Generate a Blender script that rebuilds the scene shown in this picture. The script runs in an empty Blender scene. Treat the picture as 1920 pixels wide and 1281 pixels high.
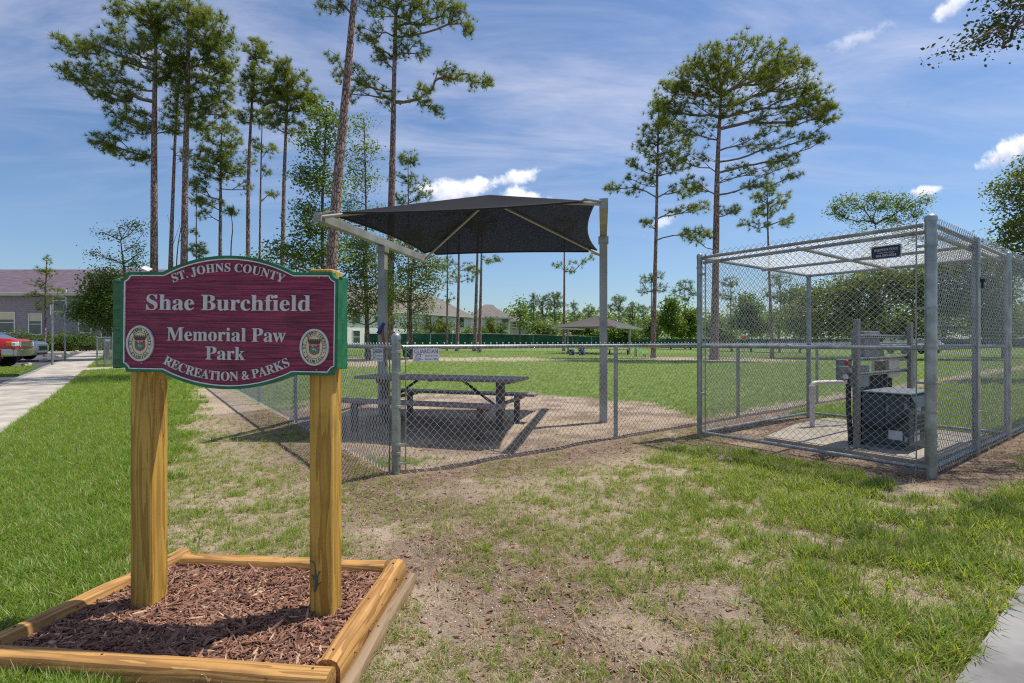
import bpy, bmesh, math, random
import numpy as np
from mathutils import Vector, Matrix, Euler

SC = bpy.context.scene
COL = SC.collection
PI = math.pi
CAMZ = 1.3

# ------------------------------------------------------------------ camera
cam = bpy.data.cameras.new("camera")
cam.lens = 18.0
cam.sensor_width = 36.0
cam.clip_start = 0.05
cam.clip_end = 3000.0
cam_o = bpy.data.objects.new("camera", cam)
cam_o.location = (0, 0, CAMZ)
cam_o.rotation_euler = (PI / 2, 0, 0)
COL.objects.link(cam_o)
SC.camera = cam_o

# ------------------------------------------------------------------ sun, sky, exposure
SUN_AZ = math.radians(64.0)      # from +Y towards +X
SUN_EL = math.radians(66.0)
sun = bpy.data.lights.new("sun", "SUN")
sun.energy = 4.6
sun.angle = math.radians(0.53)
sun.color = (1.0, 0.95, 0.86)
sun_o = bpy.data.objects.new("sun", sun)
sd = Vector((math.sin(SUN_AZ) * math.cos(SUN_EL), math.cos(SUN_AZ) * math.cos(SUN_EL), math.sin(SUN_EL)))
sun_o.rotation_euler = sd.to_track_quat('Z', 'Y').to_euler()
sun_o.location = (20, 15, 40)
COL.objects.link(sun_o)

world = bpy.data.worlds.new("World")
SC.world = world
world.use_nodes = True
wt = world.node_tree
for n_ in list(wt.nodes):
    wt.nodes.remove(n_)


def N(nt, kind, **kw):
    n = nt.nodes.new(kind)
    for k, v in kw.items():
        if k.startswith("i_"):
            key = k[2:]
            n.inputs[int(key) if key.isdigit() else key].default_value = v
        else:
            setattr(n, k, v)
    return n


def M(nt, op, a, b=None, c=None, clamp=False):
    n = nt.nodes.new("ShaderNodeMath")
    n.operation = op
    n.use_clamp = clamp
    for i, x in enumerate((a, b, c)):
        if x is None:
            continue
        if isinstance(x, (int, float)):
            n.inputs[i].default_value = x
        else:
            nt.links.new(x, n.inputs[i])
    return n.outputs[0]


def MIX(nt, fac, a, b, blend='MIX'):
    n = nt.nodes.new("ShaderNodeMix")
    n.data_type = 'RGBA'
    n.blend_type = blend
    for sock, x in ((n.inputs[0], fac), (n.inputs[6], a), (n.inputs[7], b)):
        if isinstance(x, (int, float)):
            sock.default_value = x
        elif isinstance(x, tuple):
            sock.default_value = x if len(x) == 4 else (*x, 1)
        else:
            nt.links.new(x, sock)
    return n.outputs[2]


def RAMP(nt, x, a, b):
    n = nt.nodes.new("ShaderNodeMapRange")
    n.interpolation_type = 'SMOOTHSTEP'
    n.clamp = True
    nt.links.new(x, n.inputs[0])
    n.inputs[1].default_value = a
    n.inputs[2].default_value = b
    return n.outputs[0]


def NOISE(nt, vec, scale, detail=5, rough=0.55, dist=0.0):
    n = nt.nodes.new("ShaderNodeTexNoise")
    n.inputs["Scale"].default_value = scale
    n.inputs["Detail"].default_value = detail
    n.inputs["Roughness"].default_value = rough
    n.inputs["Distortion"].default_value = dist
    if vec is not None:
        nt.links.new(vec, n.inputs["Vector"])
    return n.outputs[0]


def build_sky():
    nt = wt
    out = N(nt, "ShaderNodeOutputWorld")
    bg = N(nt, "ShaderNodeBackground")
    sky = N(nt, "ShaderNodeTexSky")
    sky.sky_type = 'NISHITA'
    sky.sun_disc = False
    sky.sun_elevation = SUN_EL
    sky.sun_rotation = SUN_AZ
    sky.altitude = 10
    sky.air_density = 1.15
    sky.dust_density = 0.6
    sky.ozone_density = 1.6
    tc = N(nt, "ShaderNodeTexCoord")
    sep = N(nt, "ShaderNodeSeparateXYZ")
    nt.links.new(tc.outputs["Generated"], sep.inputs[0])
    X, Y, Z = sep.outputs
    zc = M(nt, 'MAXIMUM', Z, 0.02)
    # high thin cloud on a flat layer
    zz = M(nt, 'ADD', zc, 0.12)
    comb = N(nt, "ShaderNodeCombineXYZ")
    nt.links.new(M(nt, 'DIVIDE', X, zz), comb.inputs[0])
    nt.links.new(M(nt, 'DIVIDE', Y, zz), comb.inputs[1])
    mp = N(nt, "ShaderNodeMapping")
    mp.inputs["Rotation"].default_value = (0, 0, math.radians(-32))
    mp.inputs["Scale"].default_value = (0.55, 1.6, 1)
    nt.links.new(comb.outputs[0], mp.inputs[0])
    wisps = NOISE(nt, mp.outputs[0], 2.2, 9, 0.62, 0.5)
    veil = NOISE(nt, comb.outputs[0], 0.7, 4, 0.5, 0.2)
    fine = NOISE(nt, mp.outputs[0], 7.0, 6, 0.6, 0.9)
    f1 = RAMP(nt, M(nt, 'ADD', M(nt, 'MULTIPLY', wisps, 0.72), M(nt, 'MULTIPLY', veil, 0.28)), 0.35, 0.72)
    f1 = M(nt, 'MULTIPLY', f1, M(nt, 'ADD', M(nt, 'MULTIPLY', fine, 0.6), 0.65))
    f1 = M(nt, 'MULTIPLY', f1, RAMP(nt, Z, 0.12, 0.42), clamp=True)
    skyc = MIX(nt, 1.0, sky.outputs[0], (0.72, 0.86, 1.05), 'MULTIPLY')
    c1 = MIX(nt, M(nt, 'MULTIPLY', f1, 0.58), skyc, (6.9, 7.0, 8.2))
    # a few small fair-weather clouds low in the north
    ys = M(nt, 'MAXIMUM', Y, 0.05)
    a = M(nt, 'DIVIDE', X, ys)
    b = M(nt, 'DIVIDE', Z, ys)
    cv = N(nt, "ShaderNodeCombineXYZ")
    nt.links.new(a, cv.inputs[0])
    nt.links.new(b, cv.inputs[1])
    cn = NOISE(nt, cv.outputs[0], 9.0, 9, 0.6, 0.15)
    cn2 = NOISE(nt, cv.outputs[0], 26.0, 8, 0.65, 0.3)
    cur = c1
    for (a0, b0, ra, rb, slope, dens) in CLOUDS:
        da = M(nt, 'SUBTRACT', a, a0)
        db = M(nt, 'SUBTRACT', M(nt, 'SUBTRACT', b, b0), M(nt, 'MULTIPLY', da, slope))
        u = M(nt, 'DIVIDE', da, ra)
        v = M(nt, 'DIVIDE', db, rb)
        r = M(nt, 'SQRT', M(nt, 'ADD', M(nt, 'MULTIPLY', u, u), M(nt, 'MULTIPLY', v, v)))
        nn = M(nt, 'ADD', M(nt, 'MULTIPLY', cn, 0.75), M(nt, 'MULTIPLY', cn2, 0.45))
        m = M(nt, 'ADD', M(nt, 'SUBTRACT', 0.55, M(nt, 'MULTIPLY', r, 0.75)), M(nt, 'MULTIPLY', M(nt, 'SUBTRACT', nn, 0.6), 2.2))
        m = M(nt, 'MULTIPLY', RAMP(nt, m, 0.0, 0.42), dens, clamp=True)
        tone = MIX(nt, RAMP(nt, M(nt, 'ADD', v, M(nt, 'MULTIPLY', M(nt, 'SUBTRACT', cn2, 0.5), 2.0)), -0.7, 0.5), (5.6, 6.0, 7.4), (10.5, 10.5, 10.8))
        cur = MIX(nt, m, cur, tone)
    nt.links.new(cur, bg.inputs[0])
    bg.inputs[1].default_value = 0.105
    nt.links.new(bg.outputs[0], out.inputs[0])


# (direction x/y, z/y, half sizes, tilt, density)
CLOUDS = [(-0.105, 0.297, 0.125, 0.034, 0.10, 1.0), (-0.005, 0.318, 0.085, 0.026, 0.22, 1.0), (0.035, 0.280, 0.11, 0.026, -0.22, 0.95), (0.30, 0.235, 0.05, 0.022, 0.5, 0.6),
          (0.815, 0.295, 0.065, 0.015, 0.12, 0.75), (0.99, 0.385, 0.085, 0.032, 0.45, 0.95), (0.86, 0.655, 0.07, 0.03, 0.6, 0.7),
          (0.70, 0.60, 0.10, 0.03, 0.4, 0.35), (-0.72, 0.55, 0.10, 0.03, 0.2, 0.3)]
build_sky()
SC.view_settings.view_transform = 'Standard'
SC.view_settings.look = 'None'
SC.view_settings.exposure = 0.16
SC.view_settings.gamma = 1.0
SC.view_settings.use_curve_mapping = False
SC.render.engine = 'CYCLES'
SC.cycles.max_bounces = 8
SC.cycles.transparent_max_bounces = 12
SC.cycles.use_denoising = False
SC.cycles.filter_width = 1.15
SC.cycles.sample_clamp_indirect = 6.0


# ------------------------------------------------------------------ numbers
def sst(a, b, x):
    t = np.clip((np.asarray(x, float) - a) / (b - a), 0, 1)
    return t * t * (3 - 2 * t)


def _hash(ix, iy, s):
    h = (ix.astype(np.int64) * 374761393 + iy.astype(np.int64) * 668265263 + s * 982451653) & 0x7fffffff
    h = ((h ^ (h >> 13)) * 1274126177) & 0x7fffffff
    h = h ^ (h >> 16)
    return (h & 0xffff) / 65535.0


def vnoise(x, y, s=0):
    x = np.asarray(x, float)
    y = np.asarray(y, float)
    ix = np.floor(x)
    iy = np.floor(y)
    fx = x - ix
    fy = y - iy
    fx = fx * fx * (3 - 2 * fx)
    fy = fy * fy * (3 - 2 * fy)
    a = _hash(ix, iy, s)
    b = _hash(ix + 1, iy, s)
    c = _hash(ix, iy + 1, s)
    d = _hash(ix + 1, iy + 1, s)
    return (a * (1 - fx) + b * fx) * (1 - fy) + (c * (1 - fx) + d * fx) * fy


def fbm(x, y, s=0, o=4):
    r = 0.0
    amp = 0.5
    tot = 0.0
    for k in range(o):
        r = r + amp * vnoise(x * 2 ** k, y * 2 ** k, s + k * 17)
        tot += amp
        amp *= 0.55
    return r / tot


def terrain(x, y):
    """height of the ground: level near by, rising gently towards the back of the park"""
    x = np.asarray(x, float)
    y = np.asarray(y, float)
    t = np.clip(y - 8.0, 0, 85)
    z = 0.0118 * t * np.clip(t / 14.0, 0, 1)
    z = z * (1 - 0.9 * sst(-12, 34, x))
    return z


def tz(x, y):
    return float(terrain(x, y))


def at(px, py, Y):
    """photo pixel + distance -> point"""
    return np.array(((px - 960) / 960 * Y, Y, CAMZ + (640.5 - py) / 960 * Y))


# ------------------------------------------------------------------ objects
def finish(me, mat, smooth):
    if mat is not None:
        me.materials.append(mat)
    if smooth:
        me.polygons.foreach_set("use_smooth", np.ones(len(me.polygons), dtype=bool))
    me.update()


def mesh_np(name, V, F, mat, smooth=False):
    """mesh from arrays; F is (n,3) or (n,4)"""
    me = bpy.data.meshes.new(name)
    V = np.asarray(V, np.float32).reshape(-1, 3)
    F = np.asarray(F, np.int32)
    k = F.shape[1]
    me.vertices.add(len(V))
    me.vertices.foreach_set("co", V.ravel())
    me.loops.add(F.size)
    me.loops.foreach_set("vertex_index", F.ravel())
    me.polygons.add(len(F))
    me.polygons.foreach_set("loop_start", np.arange(0, F.size, k, dtype=np.int32))
    me.update(calc_edges=True)
    finish(me, mat, smooth)
    return me


def link(name, me, parent=None):
    o = bpy.data.objects.new(name, me)
    COL.objects.link(o)
    if parent is not None:
        o.parent = parent
    return o


def props(o, label=None, cat=None, group=None, kind=None):
    if label:
        o["label"] = label
    if cat:
        o["category"] = cat
    if group:
        o["group"] = group
    if kind:
        o["kind"] = kind
    return o


def thing(name, label, cat, loc=(0, 0, 0), rotz=0.0, group=None):
    o = bpy.data.objects.new(name, None)
    o.empty_display_size = 0.2
    o.location = loc
    o.rotation_euler = (0, 0, rotz)
    COL.objects.link(o)
    return props(o, label, cat, group)


def copy_tree(o, parent=None):
    c = o.copy()
    COL.objects.link(c)
    if parent is not None:
        c.parent = parent
    for ch in list(o.children):
        copy_tree(ch, c)
    return c


class MB:
    def __init__(self):
        self.v = []
        self.f = []
        self.n = 0

    def add(self, V, F):
        V = np.asarray(V, float).reshape(-1, 3)
        self.v.append(V)
        n = self.n
        self.f += [tuple(int(i) + n for i in f) for f in F]
        self.n += len(V)
        return self

    def box(self, c, s, R=None, bev=0.0):
        hx, hy, hz = s[0] / 2, s[1] / 2, s[2] / 2
        if bev <= 0:
            V = np.array([(x, y, z) for z in (-hz, hz) for (x, y) in ((-hx, -hy), (hx, -hy), (hx, hy), (-hx, hy))])
            F = [(3, 2, 1, 0), (4, 5, 6, 7), (0, 1, 5, 4), (1, 2, 6, 5), (2, 3, 7, 6), (3, 0, 4, 7)]
        else:
            bm = bmesh.new()
            bmesh.ops.create_cube(bm, size=1.0)
            for v in bm.verts:
                v.co = (v.co.x * s[0], v.co.y * s[1], v.co.z * s[2])
            bmesh.ops.bevel(bm, geom=list(bm.edges), offset=bev, segments=1, affect='EDGES')
            bm.verts.index_update()
            V = np.array([v.co[:] for v in bm.verts])
            F = [tuple(v.index for v in f.verts) for f in bm.faces]
            bm.free()
        if R is not None:
            V = V @ np.array(R.to_3x3() if hasattr(R, "to_3x3") else R).T
        return self.add(V + np.asarray(c, float), F)

    def tube(self, pts, rad, n=8, cap=True):
        pts = np.asarray(pts, float)
        m = len(pts)
        rad = np.full(m, rad) if np.isscalar(rad) else np.asarray(rad, float)
        d = np.gradient(pts, axis=0)
        d /= np.linalg.norm(d, axis=1)[:, None] + 1e-12
        up = np.array((0, 0, 1.0)) if abs(d[0][2]) < 0.9 else np.array((1.0, 0, 0))
        a = np.cross(d[0], up)
        a /= np.linalg.norm(a)
        ang = np.arange(n) * 2 * PI / n
        V = []
        for i in range(m):
            a = a - d[i] * (a @ d[i])
            a /= np.linalg.norm(a) + 1e-12
            b = np.cross(d[i], a)
            V.append(pts[i] + rad[i] * (np.cos(ang)[:, None] * a + np.sin(ang)[:, None] * b))
        F = []
        for i in range(m - 1):
            for k in range(n):
                j = (k + 1) % n
                F.append((i * n + k, i * n + j, (i + 1) * n + j, (i + 1) * n + k))
        if cap:
            F.append(tuple(range(n - 1, -1, -1)))
            F.append(tuple((m - 1) * n + k for k in range(n)))
        return self.add(np.concatenate(V), F)

    def bar(self, p, q, w, h, up=(0, 0, 1)):
        """rectangular bar from p to q, w sideways, h along up"""
        p = np.asarray(p, float)
        q = np.asarray(q, float)
        d = q - p
        d /= np.linalg.norm(d)
        u = np.asarray(up, float)
        s = np.cross(d, u)
        s /= np.linalg.norm(s)
        u = np.cross(s, d)
        V = []
        for e in (p, q):
            for (a, b) in ((-1, -1), (1, -1), (1, 1), (-1, 1)):
                V.append(e + s * a * w / 2 + u * b * h / 2)
        return self.add(V, [(0, 1, 2, 3), (7, 6, 5, 4), (0, 4, 5, 1), (1, 5, 6, 2), (2, 6, 7, 3), (3, 7, 4, 0)])

    def lathe(self, prof, n=16, c=(0, 0, 0), R=None):
        ang = np.arange(n) * 2 * PI / n
        V = np.concatenate([np.stack([r * np.cos(ang), r * np.sin(ang), np.full(n, z)], 1) for r, z in prof])
        if R is not None:
            V = V @ np.array(R.to_3x3()).T
        F = []
        m = len(prof)
        for i in range(m - 1):
            for k in range(n):
                j = (k + 1) % n
                F.append((i * n + k, i * n + j, (i + 1) * n + j, (i + 1) * n + k))
        F.append(tuple(range(n - 1, -1, -1)))
        F.append(tuple((m - 1) * n + k for k in range(n)))
        return self.add(V + np.asarray(c, float), F)

    def prism(self, poly, y0, y1):
        """polygon in local x,z extruded along y (front y0, back y1)"""
        n = len(poly)
        V = [(x, y0, z) for x, z in poly] + [(x, y1, z) for x, z in poly]
        F = [tuple(range(n)), tuple(range(2 * n - 1, n - 1, -1))]
        F += [((i + 1) % n, i, n + i, n + (i + 1) % n) for i in range(n)]
        return self.add(V, F)

    def ring(self, p0, p1, y0, y1):
        """band between two outlines with the same number of points"""
        n = len(p0)
        V = [(x, y0, z) for x, z in p0] + [(x, y0, z) for x, z in p1] + [(x, y1, z) for x, z in p0] + [(x, y1, z) for x, z in p1]
        F = []
        for i in range(n):
            j = (i + 1) % n
            F += [(i, j, n + j, n + i), (2 * n + i, 2 * n + j, j, i), (n + i, n + j, 3 * n + j, 3 * n + i), (3 * n + i, 3 * n + j, 2 * n + j, 2 * n + i)]
        return self.add(V, F)

    def build(self, name, mat, parent=None, smooth=False, world=True, origin=None):
        V = np.concatenate(self.v)
        if parent is not None and world:
            V = V - np.array(parent_origin(parent))
        if origin is not None:
            V = V - np.asarray(origin)
        me = bpy.data.meshes.new(name)
        me.from_pydata(V.tolist(), [], self.f)
        me.validate()
        finish(me, mat, smooth)
        o = link(name, me, parent)
        if origin is not None:
            o.location = origin
        return o


def parent_origin(p):
    v = np.array(p.location)
    while p.parent is not None:
        p = p.parent
        v = v + np.array(p.location)
    return v


def smooth_by_angle(o, deg=40):
    me = o.data
    me.polygons.foreach_set("use_smooth", np.ones(len(me.polygons), dtype=bool))
    try:
        me.set_sharp_from_angle(angle=math.radians(deg))
    except Exception:
        pass
    return o


# ------------------------------------------------------------------ materials
def new_mat(name):
    m = bpy.data.materials.new(name)
    m.use_nodes = True
    nt = m.node_tree
    b = nt.nodes["Principled BSDF"]
    return m, nt, b


def mat(name, col, rough=0.6, metal=0.0, var=0.12, vs=6.0, bump=0.0, bs=40.0, col2=None, stretch=(1, 1, 1), spec=0.5, bd=0.01, thr=(0.3, 0.7)):
    m, nt, b = new_mat(name)
    tc = N(nt, "ShaderNodeTexCoord")
    mp = N(nt, "ShaderNodeMapping")
    mp.inputs["Scale"].default_value = stretch
    nt.links.new(tc.outputs["Object"], mp.inputs[0])
    n1 = NOISE(nt, mp.outputs[0], vs, 7, 0.6)
    f = RAMP(nt, n1, *thr)
    c1 = tuple(x * (1 - var) for x in col)
    c2 = col2 if col2 else tuple(min(1, x * (1 + var)) for x in col)
    nt.links.new(MIX(nt, f, c1, c2), b.inputs["Base Color"])
    b.inputs["Roughness"].default_value = rough
    b.inputs["Metallic"].default_value = metal
    b.inputs["Specular IOR Level"].default_value = spec
    if bump > 0:
        bn = N(nt, "ShaderNodeBump")
        bn.inputs["Strength"].default_value = bump
        bn.inputs["Distance"].default_value = bd
        nt.links.new(NOISE(nt, mp.outputs[0], bs, 6, 0.6), bn.inputs["Height"])
        nt.links.new(bn.outputs[0], b.inputs["Normal"])
    return m


def leaf_mat(name, a, b_, trans=0.35, rough=0.5, obj=False, tip=None):
    """foliage: every leaf its own tone between a and b_"""
    m, nt, b = new_mat(name)
    g = N(nt, "ShaderNodeNewGeometry")
    r = g.outputs["Random Per Island"]
    if not obj:
        ta = N(nt, "ShaderNodeAttribute")
        ta.attribute_name = "tone"
        r = M(nt, 'ADD', M(nt, 'MULTIPLY', ta.outputs["Fac"], 0.68), M(nt, 'MULTIPLY', r, 0.32))
    if obj:
        oi = N(nt, "ShaderNodeObjectInfo")
        r = M(nt, 'FRACT', M(nt, 'ADD', M(nt, 'MULTIPLY', oi.outputs["Random"], 0.8), M(nt, 'MULTIPLY', r, 0.5)))
    c = MIX(nt, r, a, b_)
    if tip is not None:
        r2 = RAMP(nt, M(nt, 'FRACT', M(nt, 'MULTIPLY', r, 13.7)), 0.885, 0.93)
        c = MIX(nt, r2, c, tip)
    nt.links.new(c, b.inputs["Base Color"])
    b.inputs["Roughness"].default_value = rough
    b.inputs["Specular IOR Level"].default_value = 0.35
    t = N(nt, "ShaderNodeBsdfTranslucent")
    nt.links.new(MIX(nt, 1.0, c, (1.5, 1.45, 0.8), 'MULTIPLY'), t.inputs[0])
    mx = N(nt, "ShaderNodeMixShader")
    mx.inputs[0].default_value = trans
    nt.links.new(b.outputs[0], mx.inputs[1])
    nt.links.new(t.outputs[0], mx.inputs[2])
    nt.links.new(mx.outputs[0], nt.nodes["Material Output"].inputs[0])
    return m


def wood_mat(name, light, dark, axis='Z', scale=1.0, knots=True, rough=0.65, soft=1.0):
    """sawn softwood: long growth-ring streaks, cracks and knots"""
    m, nt, b = new_mat(name)
    tc = N(nt, "ShaderNodeTexCoord")
    oi = N(nt, "ShaderNodeObjectInfo")
    off = N(nt, "ShaderNodeVectorMath")
    off.operation = 'ADD'
    nt.links.new(tc.outputs["Object"], off.inputs[0])
    cb = N(nt, "ShaderNodeCombineXYZ")
    for i in range(3):
        nt.links.new(M(nt, 'MULTIPLY', oi.outputs["Random"], 3.0 + i * 4.1), cb.inputs[i])
    nt.links.new(cb.outputs[0], off.inputs[1])
    mp = N(nt, "ShaderNodeMapping")
    s = {'X': (0.06, 1, 1), 'Y': (1, 0.06, 1), 'Z': (1, 1, 0.06)}[axis]
    mp.inputs["Scale"].default_value = tuple(x * scale for x in s)
    nt.links.new(off.outputs[0], mp.inputs[0])
    warp = NOISE(nt, mp.outputs[0], 9, 3, 0.5)
    rings = M(nt, 'FRACT', M(nt, 'ADD', M(nt, 'MULTIPLY', warp, 11.0), M(nt, 'MULTIPLY', NOISE(nt, mp.outputs[0], 45, 3), 1.2)))
    grain = RAMP(nt, rings, 0.15, 0.9)
    fibre = NOISE(nt, mp.outputs[0], 240, 4, 0.7)
    blot = NOISE(nt, off.outputs[0], 5 * scale, 4, 0.6)
    f = M(nt, 'ADD', M(nt, 'MULTIPLY', grain, 0.55 * soft), M(nt, 'MULTIPLY', fibre, 0.45))
    c = MIX(nt, f, light, dark)
    c = MIX(nt, M(nt, 'MULTIPLY', RAMP(nt, blot, 0.5, 0.8), 0.55), c, tuple(x * 0.5 for x in dark))
    ck = NOISE(nt, mp.outputs[0], 21, 2, 0.4)
    ck = M(nt, 'SUBTRACT', 1.0, RAMP(nt, M(nt, 'ABSOLUTE', M(nt, 'SUBTRACT', ck, 0.56)), 0.0, 0.006))
    ck = M(nt, 'MULTIPLY', ck, RAMP(nt, NOISE(nt, off.outputs[0], 2.2, 2), 0.5, 0.58))
    c = MIX(nt, M(nt, 'MULTIPLY', ck, 0.8), c, tuple(x * 0.15 for x in dark))
    if knots:
        vo = N(nt, "ShaderNodeTexVoronoi")
        mk = N(nt, "ShaderNodeMapping")
        sk = {'X': (0.30, 1, 1), 'Y': (1, 0.30, 1), 'Z': (1, 1, 0.30)}[axis]
        mk.inputs["Scale"].default_value = tuple(x * scale for x in sk)
        nt.links.new(off.outputs[0], mk.inputs[0])
        nt.links.new(mk.outputs[0], vo.inputs["Vector"])
        vo.inputs["Scale"].default_value = 9.0
        k = M(nt, 'SUBTRACT', 1.0, RAMP(nt, vo.outputs["Distance"], 0.05, 0.16))
        c = MIX(nt, M(nt, 'MULTIPLY', k, 0.85), c, tuple(x * 0.22 for x in dark))
    nt.links.new(c, b.inputs["Base Color"])
    b.inputs["Roughness"].default_value = rough
    bn = N(nt, "ShaderNodeBump")
    bn.inputs["Strength"].default_value = 0.45
    bn.inputs["Distance"].default_value = 0.003
    nt.links.new(M(nt, 'ADD', M(nt, 'MULTIPLY', fibre, 0.6), M(nt, 'MULTIPLY', grain, 0.4)), bn.inputs["Height"])
    nt.links.new(bn.outputs[0], b.inputs["Normal"])
    return m


def bark_mat(name, a, b_, c_):
    m, nt, b = new_mat(name)
    tc = N(nt, "ShaderNodeTexCoord")
    mp = N(nt, "ShaderNodeMapping")
    mp.inputs["Scale"].default_value = (1, 1, 0.35)
    nt.links.new(tc.outputs["Object"], mp.inputs[0])
    vo = N(nt, "ShaderNodeTexVoronoi")
    vo.feature = 'DISTANCE_TO_EDGE'
    vo.inputs["Scale"].default_value = 11.0
    nt.links.new(mp.outputs[0], vo.inputs["Vector"])
    crack = RAMP(nt, vo.outputs["Distance"], 0.0, 0.14)
    v2 = N(nt, "ShaderNodeTexVoronoi")
    v2.inputs["Scale"].default_value = 11.0
    nt.links.new(mp.outputs[0], v2.inputs["Vector"])
    sep = N(nt, "ShaderNodeSeparateColor")
    nt.links.new(v2.outputs["Color"], sep.inputs[0])
    c = MIX(nt, sep.outputs[0], a, b_)
    c = MIX(nt, RAMP(nt, NOISE(nt, tc.outputs["Object"], 2.5, 5), 0.45, 0.7), c, tuple(x * 0.8 for x in b_))
    c = MIX(nt, M(nt, 'SUBTRACT', 1.0, crack), c, c_)
    nt.links.new(c, b.inputs["Base Color"])
    b.inputs["Roughness"].default_value = 0.9
    b.inputs["Specular IOR Level"].default_value = 0.2
    bn = N(nt, "ShaderNodeBump")
    bn.inputs["Strength"].default_value = 0.9
    bn.inputs["Distance"].default_value = 0.04
    nt.links.new(crack, bn.inputs["Height"])
    nt.links.new(bn.outputs[0], b.inputs["Normal"])
    return m


MT = {}
MT['galv'] = mat("galvanised steel", (0.31, 0.335, 0.335), 0.36, 0.62, 0.28, 6, 0.08, 60)
MT['wire'] = mat("galvanised wire", (0.46, 0.47, 0.48), 0.5, 0.35, 0.12, 9)
MT['galv_dull'] = mat("weathered galvanised steel", (0.32, 0.335, 0.31), 0.6, 0.3, 0.22, 3, 0.05, 30)
MT['post_wood'] = wood_mat("treated pine post", (0.62, 0.385, 0.075), (0.32, 0.16, 0.022), 'Z', 1.0, True, soft=1.15)
MT['timber'] = wood_mat("landscape timber", (0.58, 0.32, 0.095), (0.24, 0.105, 0.028), 'X', 1.0, True, 0.75, soft=1.1)
MT['green_wood'] = wood_mat("green painted board", (0.075, 0.20, 0.085), (0.02, 0.075, 0.03), 'X', 1.0, False, 0.6)
MT['green_paint'] = mat("green sign paint", (0.010, 0.135, 0.055), 0.45, 0, 0.3, 12, 0.1, 60)
MT['maroon'] = None
MT['letter'] = mat("grey white sign paint", (0.56, 0.56, 0.56), 0.5, 0, 0.10, 30, 0.1, 150)
MT['cream'] = mat("cream enamel", (0.62, 0.55, 0.38), 0.5, 0, 0.08, 30)
MT['white_line'] = mat("white sign line", (0.70, 0.68, 0.72), 0.5, 0, 0.1, 30)
MT['crest_dark'] = mat("dark brown crest print", (0.10, 0.045, 0.035), 0.6)
MT['crest_red'] = mat("red crest print", (0.33, 0.05, 0.06), 0.6, 0, 0.5, 90)
MT['crest_green'] = mat("teal crest print", (0.06, 0.22, 0.17), 0.6, 0, 0.3, 90)
MT['ink'] = mat("black ink", (0.015, 0.014, 0.012), 0.6)
MT['navy'] = mat("navy ink", (0.02, 0.02, 0.16), 0.5)
MT['plate_white'] = mat("white sign plate", (0.62, 0.62, 0.66), 0.4, 0, 0.05, 9)
MT['plate_black'] = mat("black sign plate", (0.012, 0.012, 0.02), 0.35, 0, 0.2, 9)
MT['brass'] = mat("brass bolt", (0.35, 0.24, 0.08), 0.4, 0.8)
MT['table'] = wood_mat("dark brown recycled plank", (0.36, 0.25, 0.25), (0.20, 0.135, 0.135), 'X', 0.6, False, 0.55)
MT['table_leg'] = mat("dark brown post", (0.13, 0.10, 0.10), 0.6, 0, 0.2, 9)
MT['dark_metal'] = mat("dark painted steel", (0.03, 0.035, 0.05), 0.5, 0.3)
MT['grey_metal'] = mat("grey painted steel", (0.17, 0.20, 0.22), 0.45, 0.2, 0.12, 4, 0.04, 20)
MT['box_grey'] = mat("light grey electrical enclosure", (0.21, 0.225, 0.25), 0.45, 0.1, 0.08, 4)
MT['cabinet'] = mat("green grey cabinet paint", (0.055, 0.078, 0.090), 0.42, 0.1, 0.14, 3, 0.05, 25)
MT['pvc'] = mat("white pvc pipe", (0.66, 0.61, 0.57), 0.45, 0, 0.08, 6)
MT['black'] = mat("black rubber", (0.012, 0.012, 0.014), 0.5)
MT['conduit'] = mat("dark conduit", (0.03, 0.03, 0.04), 0.5)
MT['red_knob'] = mat("red switch plastic", (0.5, 0.02, 0.015), 0.4)
MT['blue'] = mat("blue plastic", (0.012, 0.03, 0.19), 0.45)
MT['brown_stick'] = mat("brown wooden stick", (0.26, 0.11, 0.03), 0.6)
MT['bin_green'] = mat("green plastic", (0.015, 0.15, 0.085), 0.5)
MT['ramp_green'] = mat("bright green plastic", (0.02, 0.42, 0.17), 0.5)
MT['glass'] = mat("dark window glass", (0.05, 0.07, 0.08), 0.08, 0, 0.3, 2, spec=0.8)
MT['frame_white'] = mat("white window frame", (0.72, 0.72, 0.70), 0.5, 0, 0.05, 5)
MT['siding'] = mat("grey lap siding", (0.27, 0.255, 0.275), 0.7, 0, 0.10, 2)
MT['stucco_white'] = mat("off white stucco", (0.80, 0.77, 0.70), 0.85, 0, 0.05, 1.5, 0.15, 30)
MT['stucco_beige'] = mat("tan stucco", (0.33, 0.29, 0.25), 0.85, 0, 0.06, 1.5, 0.15, 30)
MT['shingle_dark'] = mat("dark grey purple shingle", (0.130, 0.092, 0.118), 0.9, 0, 0.28, 2.2, 0.5, 18, stretch=(0.6, 1, 4))
MT['shingle_brown'] = mat("brown grey shingle", (0.17, 0.145, 0.13), 0.9, 0, 0.25, 2.2, 0.5, 18, stretch=(0.6, 1, 4))
MT['fascia'] = mat("cream fascia", (0.55, 0.53, 0.48), 0.6, 0, 0.05)
MT['screen'] = mat("green privacy screen", (0.010, 0.075, 0.048), 0.8, 0, 0.45, 0.9, 0.4, 3)
MT['pine_bark'] = bark_mat("pine bark", (0.30, 0.165, 0.135), (0.50, 0.37, 0.33), (0.115, 0.065, 0.055))
MT['limb'] = mat("pine limb bark", (0.20, 0.15, 0.13), 0.9, 0, 0.3, 2)
MT['grey_bark'] = bark_mat("grey brown bark", (0.17, 0.135, 0.115), (0.28, 0.24, 0.21), (0.05, 0.04, 0.035))
MT['twig'] = mat("twig bark", (0.17, 0.12, 0.10), 0.9, 0, 0.3, 2)
MT['needles'] = leaf_mat("pine needles", (0.065, 0.13, 0.020), (0.29, 0.315, 0.050), 0.45)
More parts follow.
